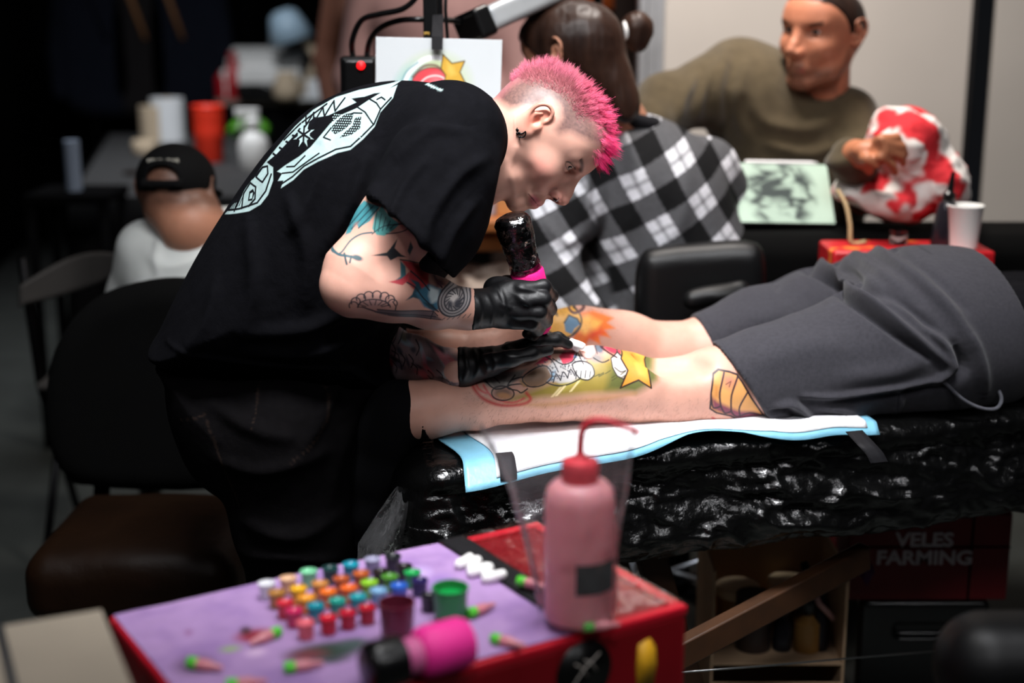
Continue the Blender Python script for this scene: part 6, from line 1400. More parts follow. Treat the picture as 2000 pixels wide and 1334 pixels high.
g = Geo(); g.box(((wx0 + wx1) / 2, 3.45, .56), (wx1 - wx0 - .04, .28, .02)); obj('shelf', g.done(), MT['orange_wood'], wt)
P = np.array((W(948, 420, 3.36)[0], 3.40, zt)); b_ = thing('card_box', P, 'pale lilac-grey card box on the orange side table', 'box'); g = Geo(); g.box(P + (-.02, 0, .05), (.09, .10, .10)); obj('carton', g.done(), MT['lilac'], b_, bevel=.003); g = Geo(); g.box(P + (-.02, 0, .103), (.094, .104, .012)); obj('lid', g.done(), MT['lilac'], b_, bevel=.002)
P = np.array((W(992, 420, 3.36)[0], 3.40, zt)); b_ = thing('card_box', P, 'light orange card box beside the lilac one under the chin', 'box'); g = Geo(); g.box(P + (.01, 0, .045), (.075, .10, .09)); obj('carton', g.done(), MT['carton'], b_, bevel=.003); g = Geo(); g.box(P + (.01, 0, .093), (.079, .104, .012)); obj('lid', g.done(), MT['carton'], b_, bevel=.002)
P = np.array((W(940, 520, 3.3)[0], 3.40, .57)); f = Field(P - (.18, .16, .02), P + (.18, .16, .26), .006); f.ell(P + (0, 0, .09), (.14, .11, .09)); f.ell(P + (-.05, -.03, .13), (.08, .07, .06), .04); f.ell(P + (.07, -.02, .12), (.07, .06, .07), .04); f.cut(P, (0, 0, -1)); Vx, Qx = f.mesh(1); N_ = normals(Vx, Qx); rdg = ridged(Vx[:, 0] * 14, Vx[:, 1] * 14, Vx[:, 2] * 16, 3, 5); Vx = Vx + N_ * (.02 * (rdg - .5))[:, None]; kk = np.clip((fbm(Vx[:, 0] * 24, Vx[:, 1] * 24, Vx[:, 2] * 30, 3, 9) - .36) * 6, 0, 1)[:, None]
MT['mottled'] = mat('mottled_cloth', '806a5c', .9, paint=True, bump=(200, .3, .002)); bg = tag(obj('cloth_bundle', (Vx, Qx), MT['mottled'], col=hexc('4a342a') * (1 - kk) + hexc('b9a698') * kk), 'brown and cream mottled cloth bundle on the side table shelf', 'cloth')
# poster, orange, above the plaid person
MT['orange_paper'] = mat('orange_poster', 'd8682a', .7, vary=.15, vscale=18)
P = W(1155, 6, 4.6); g = Geo(); g.box(P + (0, 0, .10), (.14, .008, .24)); po = tag(obj('poster', g.done(), MT['orange_paper']), 'orange poster at the top edge above the hair bun', 'poster')
pbk = thing('poster_board', (P[0], 4.66, 0), 'dark brown display board behind the orange poster', 'board'); g = Geo(); g.box((P[0] - .09, 4.64, 1.0), (.58, .03, 1.9)); obj('panel', g.done(), MT['brown_wall'], pbk, bevel=.004)
for sx in (-1, 1): g = Geo(); g.box((P[0] - .09 + sx * .24, 4.66, .025), (.05, .4, .05)); obj('foot', g.done(), MT['brown_wall'], pbk, bevel=.004)
# ------------------------------------------------------------------ lamp post with sheet, power box, cables, second lamp arm
lampst = thing('lamp_stand', (W(848, 100, 2.600)[0], 2.60, 0), 'black lamp post rising behind the artist, sketch sheet taped to it', 'stand')
xp = W(848, 60, 2.600)[0]
g = Geo(); g.box((xp - .006, 2.60, .95), (.026, .022, 1.9)); obj('post', g.done(), MT['black_plastic'], lampst, bevel=.003)
g = Geo(); g.box((xp + .010, 2.615, .95), (.010, .03, 1.9)); obj('rail', g.done(), MT['dark_steel'], lampst, bevel=.002)
g = Geo(); g.lathe([(0, 0), (.16, 0), (.16, .018), (.03, .03), (0, .03)], 28, (xp, 2.6, 0)); obj('base', g.done(), MT['dark_steel'], lampst, autos=35)
g = Geo(); g.tube([W(872, -60, 2.590), W(870, 20, 2.590), W(874, 74, 2.590), W(880, 190, 2.600)], .0035, 6); obj('cord', g.done(), MT['black_plastic'], lampst)
MT['gold'] = mat('gold_print', 'b08a3a', .5); g = Geo()
for k in range(3): g.box(W(829 + k * 4, 66 - k % 2, 2.588), (.0026, .001, .006 - .001 * (k % 2)))
tag(obj('sticker', g.done(), MT['gold'], lampst), 'small gold mark')
S0 = [W(734, 72, 2.530), W(981, 78, 2.540), W(977, 210, 2.540), W(734, 205, 2.530)]
sheet = thing('sketch_sheet', W(856, 200, 2.530), 'white sheet with a star and red swirl sketch, taped to the lamp post', 'paper')
nu, nv = 220, 120; V = []; PX = []
for j in range(nv + 1):
    for i in range(nu + 1):
        a, b = i / nu, j / nv; P = (S0[0] * (1 - a) + S0[1] * a) * (1 - b) + (S0[3] * (1 - a) + S0[2] * a) * b; P = P + np.array([0, .004 * math.sin(a * 3.1) - .003 * b, 0]); V.append(P); PX.append((734 + 245 * a, 72 + 6 * a + 133 * b))
PX = np.array(PX); V = np.array(V); i = np.arange((nu + 1) * (nv + 1)).reshape(nv + 1, nu + 1); Q = np.stack([i[:-1, :-1], i[1:, :-1], i[1:, 1:], i[:-1, 1:]], -1).reshape(-1, 4)
p = Paint(PX[:, 0], PX[:, 1], hexc('c6cacc'))
p.blob((850, 165), 64, 58, 'b9c98f', .75, 0, .55); p.blob((800, 160), 26, 40, '8fc0c0', .6, .6, .7)
p.line([(786, 170), (800, 140), (826, 118), (850, 112), (866, 116)], 10, 'ffffff', .9, 5, 4); p.line([(782, 168), (794, 140), (816, 122)], 4, '5a8f96', .8, 5, 3)
p.blob((842, 162), 38, 30, 'd2434b', .95, -.1, .08); p.ring((842, 162), 38, 30, 2, '3a2626', .8, -.1); p.blob((852, 156), 18, 14, 'e8737a', .6, 0, .8)
p.ring((846, 166), 26, 18, 3, 'f2d6d4', .8, -.2); p.line([(806, 150), (826, 130), (850, 128), (866, 140)], 6, '6b4a44', .7, 5, 3)
st_ = [(863, 106), (884, 122), (907, 119), (899, 140), (913, 168), (890, 162), (868, 172), (872, 148), (861, 136)]
st_ = [(864, 106), (882, 124), (907, 119), (898, 141), (912, 168), (889, 160), (866, 174), (870, 147), (861, 134)]
p.poly(st_, 'cc9f38', .97, 1); p.poly([(872, 120), (886, 130), (892, 145), (880, 150), (872, 140)], 'd8b452', .7, 6); p.line(st_, 2.4, '55421f', .9, 0, 1, True)
p.poly([(872, 166), (896, 160), (902, 172), (896, 186), (878, 180)], 'dfe7ea', .9, 3); p.line([(876, 168), (896, 162), (902, 172), (892, 184)], 2, '6b7f88', .8, 4)
MT['sheet'] = mat('art_paper', 'e6eaec', .8, paint=True, vary=.02)
obj('paper', (V, Q), MT['sheet'], sheet, col=p.c, solid=.0006)
g = Geo(); tw = [W(845, 30, 2.578), W(866, 28, 2.578), W(865, 72, 2.528), W(843, 71, 2.528), W(864, 97, 2.524), W(843, 97, 2.524)]; g.add(tw, [(0, 3, 2, 1), (3, 5, 4, 2)]); tag(obj('tape', g.done(), MT['tape'], sheet, solid=.001, smooth=False), 'strip of black tape')
psu = thing('power_supply', W(702, 190, 2.720), 'small black power box with a red light, beside the sketch sheet', 'power supply')
f = Field(W(702, 150, 2.720) - (.05, .04, .07), W(702, 150, 2.720) + (.05, .04, .07), .003); f.box(W(702, 158, 2.720), (.034, .022, .046), .006); f.box(W(702, 158, 2.698), (.028, .004, .038), .002, .002); Vx, Qx = f.mesh(1); obj('housing', (Vx, Qx), MT['black_plastic'], psu)
MT['led'] = mat('red_light', 'ff1418', .3, emit=2.5, vary=0); g = Geo(); g.lathe([(.0075, 0), (.007, .003), (.004, .005), (0, .0055)], 16, W(705, 128, 2.692), toward((0, -1, .2))); tag(obj('indicator', g.done(), MT['led'], psu), 'glowing red indicator')
g = Geo(); g.tube(cr([W(690, 116, 2.720), W(688, 80, 2.700), W(706, 40, 2.680), W(740, 28, 2.660), W(785, 18, 2.640), W(812, -4, 2.630), W(830, -40, 2.620)], 6, False), .0055, 8); obj('cable', g.done(), MT['black_plastic'], psu)
g = Geo(); g.tube(cr([W(716, 116, 2.720), W(722, 80, 2.700), W(744, 54, 2.680), W(780, 40, 2.660), W(825, 38, 2.640), W(880, 40, 2.720), W(910, 46, 2.850)], 6, False), .0055, 8); obj('cable', g.done(), MT['black_plastic'], psu)
psb = thing('power_box_bracket', W(700, 250, 2.760), 'thin dark bracket holding the power box to the lamp post', 'bracket'); g = Geo(); g.tube([W(702, 200, 2.745), W(704, 250, 2.740), W(800, 262, 2.660), (xp, 2.615, W(840, 262, 2.620)[2])], .006, 8); obj('arm', g.done(), MT['dark_steel'], psb); g = Geo(); g.lathe([(.018, -.006), (.02, 0), (.018, .006)], 16, (xp, 2.605, W(840, 262, 2.620)[2])); obj('clamp', g.done(), MT['dark_steel'], psb)
MT['grey_metal'] = mat('grey_lamp_metal', 'b6babd', .4, .3)
la = thing('lamp', (W(930, 46, 2.80)), 'grey bar lamp with a black end cap slanting up behind the mohawk', 'lamp')
A_, B_ = W(918, 54, 2.78), W(1180, -62, 3.0); dv = (B_ - A_) / np.linalg.norm(B_ - A_)
up_ = np.cross(dv, (0, 1, 0)); m_ = Matrix((np.cross(up_, dv), dv, up_)).transposed()
f = Field(np.minimum(A_, B_) - .06, np.maximum(A_, B_) + .06, .004); f.box((A_ + B_) / 2 + dv * .03, (.030, np.linalg.norm(B_ - A_) / 2, .020), .010, rot=m_); Vx, Qx = f.mesh(1); obj('bar', (Vx, Qx), MT['grey_metal'], la)
f = Field(A_ - .07, A_ + .09, .003); f.box(A_ + dv * .012, (.033, .020, .024), .006, rot=m_); Vx, Qx = f.mesh(1); obj('end_cap', (Vx, Qx), MT['black_plastic'], la)
xs_ = W(1165, 200, 3.40)[0]; g = Geo(); g.tube([B_, (xs_ + .02, 3.34, B_[2] + .04), (xs_, 3.40, B_[2] - .05), (xs_, 3.40, .02)], .011, 8); obj('arm', g.done(), MT['dark_steel'], la)
g = Geo(); g.lathe([(0, 0), (.11, 0), (.11, .02), (.02, .03), (0, .03)], 24, (xs_, 3.40, 0)); obj('base', g.done(), MT['dark_steel'], la, autos=35)
# ================================================================== RIGHT BACK: couch, red-topped case, tablet, cup
cou = thing('couch', (1.2, 3.05, 0), 'narrow black padded couch carrying the tablet and tie-dyed cushion', 'couch')
f = Field((.40, 2.86, .7), (2.1, 3.26, .94), .008); f.box((1.25, 3.05, .83), (.80, .128, .072), .05); Vx, Qx = f.mesh(2); obj('cushion', (Vx, Qx), MT['black_fabric'], cou)
for x in (.98, 1.95):
    for y in (2.97, 3.12): g = Geo(); g.tube([(x, y, .77), (x, y, 0)], .02, 8); obj('leg', g.done(), MT['dark_steel'], cou)
P = W(1780, 300, 3.05)
f = Field((.66, 2.78, .84), (1.06, 3.32, 1.22), .0045)
out = cr([W(a, b, 3.05)[[0, 2]] for a, b in ((1628, 378), (1636, 350), (1664, 346), (1696, 352), (1712, 310), (1706, 262), (1726, 228), (1782, 216), (1830, 240), (1852, 300), (1876, 360), (1874, 396), (1820, 404), (1780, 424), (1724, 420), (1700, 388), (1650, 396))], 4)
f.plate(out, 3.06, .10, .07); f.ell(W(1760, 280, 3.02), (.05, .09, .06), .04); f.ell(W(1830, 350, 3.03), (.05, .09, .05), .04); f.ell(W(1740, 390, 3.0), (.07, .07, .04), .04)
Vx, Qx = f.mesh(1); N_ = normals(Vx, Qx); Vx = Vx + N_ * (.040 * (ridged(Vx[:, 0] * 9, Vx[:, 1] * 9, Vx[:, 2] * 13, 3, 12) - .55))[:, None]
kk = np.clip((fbm(Vx[:, 0] * 17, Vx[:, 1] * 17, Vx[:, 2] * 17, 3, 23) - .425) * 14, 0, 1)[:, None]
MT['dye'] = mat('tie_dye_cloth', 'c02028', .85, paint=True, bump=(200, .3, .002), vary=.06); tag(obj('cushion', (Vx, Qx), MT['dye'], col=hexc('d9d2cc') * (1 - kk) + hexc('c5222b') * kk), 'crumpled red and white tie-dyed cushion under the hand of the man in olive', 'cushion')
MT['red_lid'] = mat('red_case', 'b5131c', .45, vary=.15, c2='d8722a', blend=(.60, .66), vscale=16); MT['redbox'] = mat('red_tool_case', 'a00c18', .4, vary=.12)
rt0 = W(1780, 485, 2.72); rc = thing('tool_case', (rt0[0], 2.86, .70), 'red case with a patterned lid beyond the grey shorts, carrying the paper cup', 'case')
zr = W(1780, 470, 2.92)[2]; rx0, rx1 = W(1622, 480, 2.82)[0], W(1936, 480, 2.82)[0]
ctb = thing('side_table', (rt0[0], 2.86, 0), 'narrow dark table under the red case beyond the bed', 'table'); g = Geo(); g.box(((rx0 + rx1) / 2, 2.86, .69), (rx1 - rx0, .135, .02)); obj('tabletop', g.done(), MT['cloth_black'], ctb, bevel=.003)
for x in (rx0 + .015, rx1 - .015):
    for y in (2.815, 2.91): g = Geo(); g.tube([(x, y, .685), (x, y, 0)], .009, 8); obj('leg', g.done(), MT['dark_steel'], ctb)
g = Geo(); g.box(((rx0 + rx1) / 2, 2.86, zr - .03), (rx1 - rx0, .14, .06)); obj('lid', g.done(), MT['red_lid'], rc, bevel=.006)
g = Geo(); g.box(((rx0 + rx1) / 2, 2.86, (zr - .06 + .70) / 2), (rx1 - rx0 - .01, .13, zr - .06 - .70)); obj('body', g.done(), MT['redbox'], rc, bevel=.006)
for x in (rx0 + .06, rx1 - .06): g = Geo(); g.box((x, 2.788, zr - .06), (.03, .008, .04)); obj('latch', g.done(), MT['silver'], rc, bevel=.002)
MT['cup_in'] = mat('cup_inside', 'ecebe6', .7, vary=.02); P = np.array((W(1880, 488, 2.84)[0], 2.84, zr))
cu = thing('paper_cup', P, 'white paper cup on the red case behind the shorts', 'cup')
g = Geo(); g.lathe([(0, .004), (.024, .004), (.0255, 0), (.027, 0), (.035, .081), (.0366, .083), (.0366, .0855), (.035, .0865), (.0338, .084), (.0262, .006), (0, .006)], 32, P); obj('body', g.done(), MT['cup_in'], cu, autos=50)
P = np.array((W(1838, 470, 2.86)[0], 2.86, zr)); db = thing('squeeze_bottle', P, 'dark translucent bottle with a black spout left of the paper cup', 'bottle')
MT['smoke'] = mat('smoke_plastic', '2a2830', .2, trans=.35, alpha=.9); tl = toward((.10, 0, 1))
g = Geo(); g.lathe([(0, 0), (.021, 0), (.0225, .004), (.0205, .07), (.018, .085), (.012, .092), (0, .094)], 24, P, tl); obj('body', g.done(), MT['smoke'], db, autos=40)
g = Geo(); g.lathe([(.013, .090), (.013, .106), (.007, .112), (.004, .15), (0, .152)], 18, P, tl); obj('cap', g.done(), MT['black_plastic'], db, autos=40)
P = np.array((W(1754, 470, 2.88)[0], 2.88, zr)); gc = thing('ink_jar', P, 'little clear glass jar on the red case', 'jar'); MT['glass'] = mat('clear_glass', 'f2e6ea', .05, trans=1., ior=1.45, vary=0)
g = Geo(); g.lathe([(0, 0), (.017, 0), (.019, .003), (.0185, .026), (.0165, .027), (.0170, .005), (0, .004)], 24, P); obj('glass', g.done(), MT['glass'], gc, autos=40)
MT['tan_cable'] = mat('tan_cable', 'a08660', .6); g = Geo(); g.tube(cr([W(1636, 372, 2.93), W(1652, 400, 2.90), W(1660, 440, 2.88), (W(1663, 470, 2.87)[0], 2.87, zr + .004), (W(1690, 470, 2.88)[0], 2.88, zr + .004)], 6, False), .0048, 8); tag(obj('cable', g.done(), MT['tan_cable']), 'tan cable running down on to the red case', 'cable')
# tablet on a stand
tc_ = [W(1430, 312, 3.10), W(1630, 316, 3.12), W(1607, 449, 3.02), (W(1452, 437, 3.00))]
tb_ = thing('tablet', (tc_[2] + tc_[3]) / 2, 'tablet showing a grey engraving drawing, propped between plaid shirt and tie-dyed cushion', 'tablet')
c_ = sum(tc_) / 4; ex = (tc_[1] - tc_[0]); wd_ = np.linalg.norm(ex); ex /= wd_; ey = (tc_[0] - tc_[3]); hg_ = np.linalg.norm(ey); ey -= ex * (ey @ ex); ey /= np.linalg.norm(ey); nz = np.cross(ex, ey); wd_ = .217; hg_ = hg_ * .97
m_ = Matrix((ex, nz, ey)).transposed(); MT['lcd'] = mat('lit_screen', '98aa9c', .3, paint=True, emit=.16, vary=0)
f = Field(c_ - .17, c_ + .17, .004); f.box(c_ - nz * .006, (wd_ / 2, .005, hg_ / 2), .004, rot=m_); Vx, Qx = f.mesh(0); obj('shell', (Vx, Qx), MT['black_plastic'], tb_)
nu, nv = 150, 110; a, b = np.meshgrid(np.linspace(0, 1, nu + 1), np.linspace(0, 1, nv + 1)); a = a.ravel(); b = b.ravel()
V = c_ + ((a - .5) * wd_ * .965)[:, None] * ex + ((b - .5) * hg_ * .95)[:, None] * ey + nz * .0005 * 1; Q = np.stack([i_ for i_ in [(np.arange(nv)[:, None] * (nu + 1) + np.arange(nu)[None]).ravel()]][0:1] * 1, 1); q0 = (np.arange(nv)[:, None] * (nu + 1) + np.arange(nu)[None]).ravel(); Q = np.stack([q0, q0 + 1, q0 + nu + 2, q0 + nu + 1], 1)
p = Paint(a * 100, b * 70, hexc('a4b8a8')); eng = ridged(a * 6 + b * 3 + fbm(a * 4, b * 4, 0, 2, 3) * 2, b * 5 - a * 2, 0, 3, 6)
msk = np.clip(1.25 - np.hypot((a - .46) / .34, (b - .50) / .52), 0, 1) * 3; msk = np.clip(msk, 0, 1) * np.clip((eng - .40) * 3.4, .15, .93); p.c = p.c * (1 - msk[:, None]) + hexc('22262a') * msk[:, None]
if (nz @ (np.array([0, 0, CAM_Z]) - c_)) < 0: V = V - 2 * nz * .0005; Q = Q[:, ::-1]
obj('screen', (V + (nz if (nz @ (np.array([0, 0, CAM_Z]) - c_)) > 0 else -nz) * .0012, Q), MT['lcd'], tb_, col=p.c)
g = Geo(); bk = -nz if (nz @ (np.array([0, 0, CAM_Z]) - c_)) > 0 else nz; foot = c_ + bk * .09 - ey * (hg_ / 2); zc_ = .906; foot[2] = zc_; g.tube([c_ + bk * .012 + ey * .02, foot], .006, 8); g.tube([foot - ex * .06, foot + ex * .06], .005, 8); obj('stand', g.done(), MT['dark_steel'], tb_)
MT['white_gloss'] = mat('white_gloss_plastic', 'ece9e8', .2); q0_, q1_ = c_ + ey * (hg_ / 2 + .0045) - ex * .076 - bk * -.006, c_ + ey * (hg_ / 2 + .0045) + ex * .090 + bk * .006
st2 = thing('stylus', (q0_ + q1_) / 2, 'white stylus lying along the top edge of the tablet', 'stylus'); dd = (q1_ - q0_); Ls = np.linalg.norm(dd); g = Geo(); g.lathe([(0, 0), (.0042, .002), (.0045, .01), (.0045, Ls - .016)], 14, q0_, toward(dd)); obj('barrel', g.done(), MT['white_gloss'], st2, autos=40); g = Geo(); g.lathe([(.0045, Ls - .016), (.0016, Ls - .002), (0, Ls)], 14, q0_, toward(dd)); obj('tip', g.done(), MT['white_gloss'], st2, autos=40)
# ================================================================== UNDER THE BED
MT['cardboard'] = mat('cardboard', 'c4a382', .85, vary=.1, vscale=20, bump=(160, .15, .001)); MT['cream'] = mat('cream_lid', 'ffe9c2', .6, vary=.06); MT['copper'] = mat('copper', 'd2642c', .4); MT['amber'] = mat('amber_plastic', 'a87a3e', .35, vary=.1)
MT['red_crate'] = mat('red_crate_card', '6a0812', .6, vary=.12); MT['print_white'] = mat('white_print', 'c4b8be', .7)
Yb = 2.50
x0, x1 = W(1392, 1200, Yb)[0], W(1650, 1200, Yb)[0]; zt = W(1400, 1112, Yb)[2]; zl = W(1400, 1290, Yb)[2]
cbx = thing('cardboard_box', ((x0 + x1) / 2, Yb + .10, 0), 'open cardboard box of jars under the bed, behind the slanting brace', 'box')
for nm, c, s in (('side_panel', (x0, Yb + .10, (zt + .0) / 2), (.006, .22, zt)), ('side_panel', (x1, Yb + .10, zt / 2), (.006, .22, zt)), ('back_panel', ((x0 + x1) / 2, Yb + .21, zt / 2 + .01), (x1 - x0, .006, zt + .02)), ('front_panel', ((x0 + x1) / 2, Yb - .01, zl / 2 - .02), (x1 - x0, .006, zl - .04)), ('bottom', ((x0 + x1) / 2, Yb + .10, .15), (x1 - x0, .22, .006))):
    g = Geo(); g.box(c, s); obj(nm, g.done(), MT['cardboard'], cbx, bevel=.0015)
for px, py, r, cat_, m, lb, dy in ((1442, 1142, .044, 'jar', 'cream', 'jar with a pale cream lid in the cardboard box, beside the copper tin', .12), (1540, 1132, .042, 'jar', 'cream', 'jar with a honey-coloured lid at the back of the cardboard box', .155)):
    P = W(px, py, Yb + dy); t = thing('jar', (P[0], P[1], .154), lb, cat_, 'lidded jars in the cardboard box'); hh = P[2] - .154
    g = Geo(); g.lathe([(0, 0), (r * .93, 0), (r * .95, .004), (r * .95, hh - .02), (r * .88, hh - .018), (0, hh - .018)], 28, (P[0], P[1], .154)); obj('body', g.done(), MT['amber'], t, autos=40)
    g = Geo(); g.lathe([(r, hh - .018), (r, hh - .002), (r * .97, hh), (0, hh)], 28, (P[0], P[1], .154)); o = obj('lid', g.done(), MT[m], t, autos=40)
P = W(1474, 1160, Yb + .06); t = thing('tin', (P[0], P[1], .154), 'open copper-lined dark tin in the cardboard box', 'tin'); hh = P[2] - .154; r = .035
MT['dark_tin'] = mat('dark_tin', '4a3e3a', .4, .5); g = Geo(); g.lathe([(0, 0), (r, 0), (r, hh), (r - .002, hh + .001), (r - .003, hh)], 28, (P[0], P[1], .154)); obj('body', g.done(), MT['dark_tin'], t, autos=40)
g = Geo(); g.lathe([(r - .003, hh), (r - .004, hh - .03), (0, hh - .032)], 28, (P[0], P[1], .154), closed=False); tag(obj('inside', g.done(), MT['copper'], t, autos=40), 'copper-coloured inside')
for px, py, r, m, lb, sz in ((1606, 1150, .016, 'black_plastic', 'small bottle with a round black cap in the cardboard box', .10), (1578, 1190, .026, 'amber', 'amber bottle glinting in the cardboard box', .07), (1530, 1195, .018, 'black_plastic', 'thin black bottle between tin and amber bottle in the box', .09)):
    P = W(px, py, Yb + .05); t = thing('bottle', (P[0], P[1], .154), lb, 'bottle'); hh = max(P[2] - .154, .05)
    g = Geo(); g.lathe([(0, 0), (r, 0), (r, hh * .7), (r * .5, hh * .85), (r * .5, hh), (0, hh)], 20, (P[0], P[1], .154)); obj('body', g.done(), MT['amber'] if m == 'amber' else MT['smoke'], t, autos=40)
    g = Geo(); g.lathe([(r * .62, hh * .92), (r * .8, hh), (r * .8, hh + r), (r * .5, hh + r * 1.5), (0, hh + r * 1.5)], 18, (P[0], P[1], .154)); obj('cap', g.done(), MT['black_plastic'], t, autos=40)
P = W(1600, 1180, Yb + .03); br = thing('brush', P, 'pinkish brush handle leaning out of the cardboard box', 'brush'); MT['pale_pink'] = mat('pale_pink_plastic', 'b58a84', .4); g = Geo(); g.tube([P + (.03, 0, -.03), P, P + (-.02, .02, .05)], .006, 8); obj('handle', g.done(), MT['pale_pink'], br); g = Geo(); g.tube([P + (-.02, .02, .05), P + (-.028, .026, .075)], [.010, .007], 8); obj('bristles', g.done(), MT['sock'], br)
# red crate with lettering, on a black crate
Yr = 2.62; rx0, rx1 = W(1655, 1090, Yr)[0], W(1972, 1090, Yr)[0]; rz1, rz0 = W(1800, 1004, Yr)[2], W(1800, 1172, Yr)[2]
bc = thing('crate', ((rx0 + rx1) / 2, Yr + .085, 0), 'black plastic crate under the lettered red box', 'crate'); f = Field((rx0 - .05, Yr - .04, -.02), (rx1 + .05, Yr + .24, rz0 + .03), .006); f.box(((rx0 + rx1) / 2, Yr + .085, rz0 / 2), ((rx1 - rx0) / 2 - .03, .09, rz0 / 2), .012); f.box(((rx0 + rx1) / 2, Yr - .02, rz0 * .72), (.06, .03, .016), .01, 0, 's'); Vx, Qx = f.mesh(0); obj('shell', (Vx, Qx), MT['black_plastic'], bc)
rb = thing('box', ((rx0 + rx1) / 2, Yr + .085, rz0), 'dark red cardboard box with white lettering and a violet gem under the bed', 'box')
g = Geo(); g.box(((rx0 + rx1) / 2, Yr + .085, (rz0 + rz1) / 2), (rx1 - rx0, .17, rz1 - rz0)); obj('carton', g.done(), MT['red_crate'], rb, bevel=.003)
for sx in (-1, 1): g = Geo(); g.box(((rx0 + rx1) / 2 + sx * (rx1 - rx0) / 4, Yr + .085, rz1 + .002), ((rx1 - rx0) / 2 - .004, .168, .003)); obj('flap', g.done(), MT['red_crate'], rb)
def text(s, size, P, rot, m, parent, name='lettering', bold=.0, ext=.0008, align='LEFT', label=None, sx=1.):
    c = bpy.data.curves.new(name, 'FONT'); c.body = s; c.size = size; c.extrude = ext; c.offset = bold; c.align_x = align; c.resolution_u = 3
    tmp = bpy.data.objects.new(name, c); COL.objects.link(tmp); dg = bpy.context.evaluated_depsgraph_get(); me = bpy.data.meshes.new_from_object(tmp.evaluated_get(dg)); bpy.data.objects.remove(tmp)
    me.materials.clear(); me.materials.append(m); M4 = Matrix.Translation(Vector(np.array(P) - ORG[parent])) @ rot.to_4x4() @ Matrix.Diagonal((sx, 1, 1, 1)); me.transform(M4)
    o = bpy.data.objects.new(name, me); COL.objects.link(o); o.parent = parent; ORG[o] = ORG[parent]
    if label: o['label'] = label
    return o
RX = Matrix.Rotation(R(90), 3, 'X'); k_ = mpp(np.array((.3, Yr, rz1)))
text('VELES', 29 * k_ / .72, np.array((W(1748, 1075, Yr)[0], Yr - .002, W(1752, 1066, Yr)[2])), RX, MT['print_white'], rb, bold=.0012, sx=1.1, label='white capitals, upper line')
text('FARMING', 29 * k_ / .72, np.array((W(1710, 1098, Yr)[0], Yr - .002, W(1706, 1101, Yr)[2])), RX, MT['print_white'], rb, bold=.0012, sx=1.1, label='white capitals, lower line')
MT['violet'] = mat('violet_print', '4a1a4a', .6); P = np.array((W(1690, 1122, Yr)[0], Yr - .0016, W(1690, 1122, Yr)[2])); g = Geo(); g.prism([(-.014, .004), (-.007, .022), (.010, .024), (.018, .006), (.004, -.024)], -.0006, .0006, P); tag(obj('emblem', g.done(), MT['violet'], rb), 'violet gem-shaped emblem')
for z_ in (.62,): g = Geo(); g.box((rx0 + (rx1 - rx0) * .76, Yr - .0012, (rz0 + rz1) / 2), (.004, .002, rz1 - rz0)); g.box(((rx0 + rx1) / 2, Yr - .0012, rz0 + (rz1 - rz0) * z_), (rx1 - rx0, .002, .0025)); obj('strap', g.done(), MT['sock'], rb)
# crossed silver struts glinting behind, foot end; grey bin
st3 = thing('folding_trestle', (W(1270, 1120, 2.9)[0], 2.95, 0), 'thin silver folding trestle glinting under the foot of the bed', 'trestle'); MT['dull_steel'] = mat('dull_steel', '9aa0a8', .35, .9)
for a, b in (((1245, 1095), (1385, 1140)), ((1255, 1135), (1380, 1090))):
    A_, B_ = W(a[0], a[1], 2.9), W(b[0], b[1], 2.9); A_ = A_ + (A_ - B_) * .2; B_ = B_ + (B_ - A_) * .6; g = Geo(); g.tube([A_, B_], .006, 8); obj('strut', g.done(), MT['dull_steel'], st3)
for x in (W(1235, 1100, 2.9)[0], W(1440, 1100, 2.9)[0]): g = Geo(); g.tube([(x, 2.9, W(1240, 1060, 2.9)[2]), (x, 2.9, 0)], .008, 8); obj('leg', g.done(), MT['dull_steel'], st3)
# ================================================================== FOREGROUND: red case with the inks
TZ = .72; TA = np.array([.85, .527, 0]); TA /= np.linalg.norm(TA); TB = np.array([TA[1], -TA[0], 0]); BR = np.array([.033, 1.743, TZ]); TL, TW = .56, .312
ctr = BR - TA * TL / 2 + TB * TW / 2; RT = Matrix((TA, -TB, (0, 0, 1))).transposed()
def tt_(u, w, z): return BR - TA * u + TB * w + np.array([0, 0, z])      # u from the far corner along the back edge, w towards the camera
RIM = mat('red_rim_lit', 'c4162a', .4)  # brighter copy of the case red, light on the rim put into the colour
case = thing('tool_case', (ctr[0], ctr[1], .42), 'shiny red tool case in front, covered with lilac cloth and ink cups', 'case')
g = Geo(); g.box(ctr + (0, 0, -.15), (TL, TW, .29), RT); obj('body', g.done(), mat('red_case_shaded', '7d0a15', .4, vary=.12), case, bevel=.008, seg=3)  # same red darkened to stand for the shade on the case sides
for (u0, w0, u1, w1) in ((0, 0, TL, 0), (0, TW, TL, TW), (0, 0, 0, TW), (TL, 0, TL, TW)):
    a, b = tt_(u0, w0, -.004), tt_(u1, w1, -.004); m = (a + b) / 2; d = (b - a); L_ = np.linalg.norm(d); d /= L_; inw = (ctr - m); inw[2] = 0; inw /= np.linalg.norm(inw)
    g = Geo(); g.box(m + inw * .007, (L_ if abs(d @ TA) > .5 else L_ - .03, .014, .012), Matrix((d, np.cross((0, 0, 1), d), (0, 0, 1))).transposed()); obj('rim', g.done(), RIM, case, bevel=.003)
MT['sticker_black'] = mat('black_sticker', '0a0a0a', .35); MT['sticker_yellow'] = mat('yellow_sticker', 'd8a020', .45, c2='8a5a10', blend=(.55, .7), vscale=40); MT['sticker_line'] = mat('pale_sticker_print', 'b8b0a8', .5)
FN = TB; fz = -TA                                     # front face outward is TB
def face_pt(px, py):                                  # where a pixel's line meets the front face
    d = W(px, py, 1.) - np.array([0, 0, CAM_Z]); o = np.array([0, 0, CAM_Z]); q = tt_(0, TW, 0); t = ((q - o) @ TB) / (d @ TB); return o + d * t
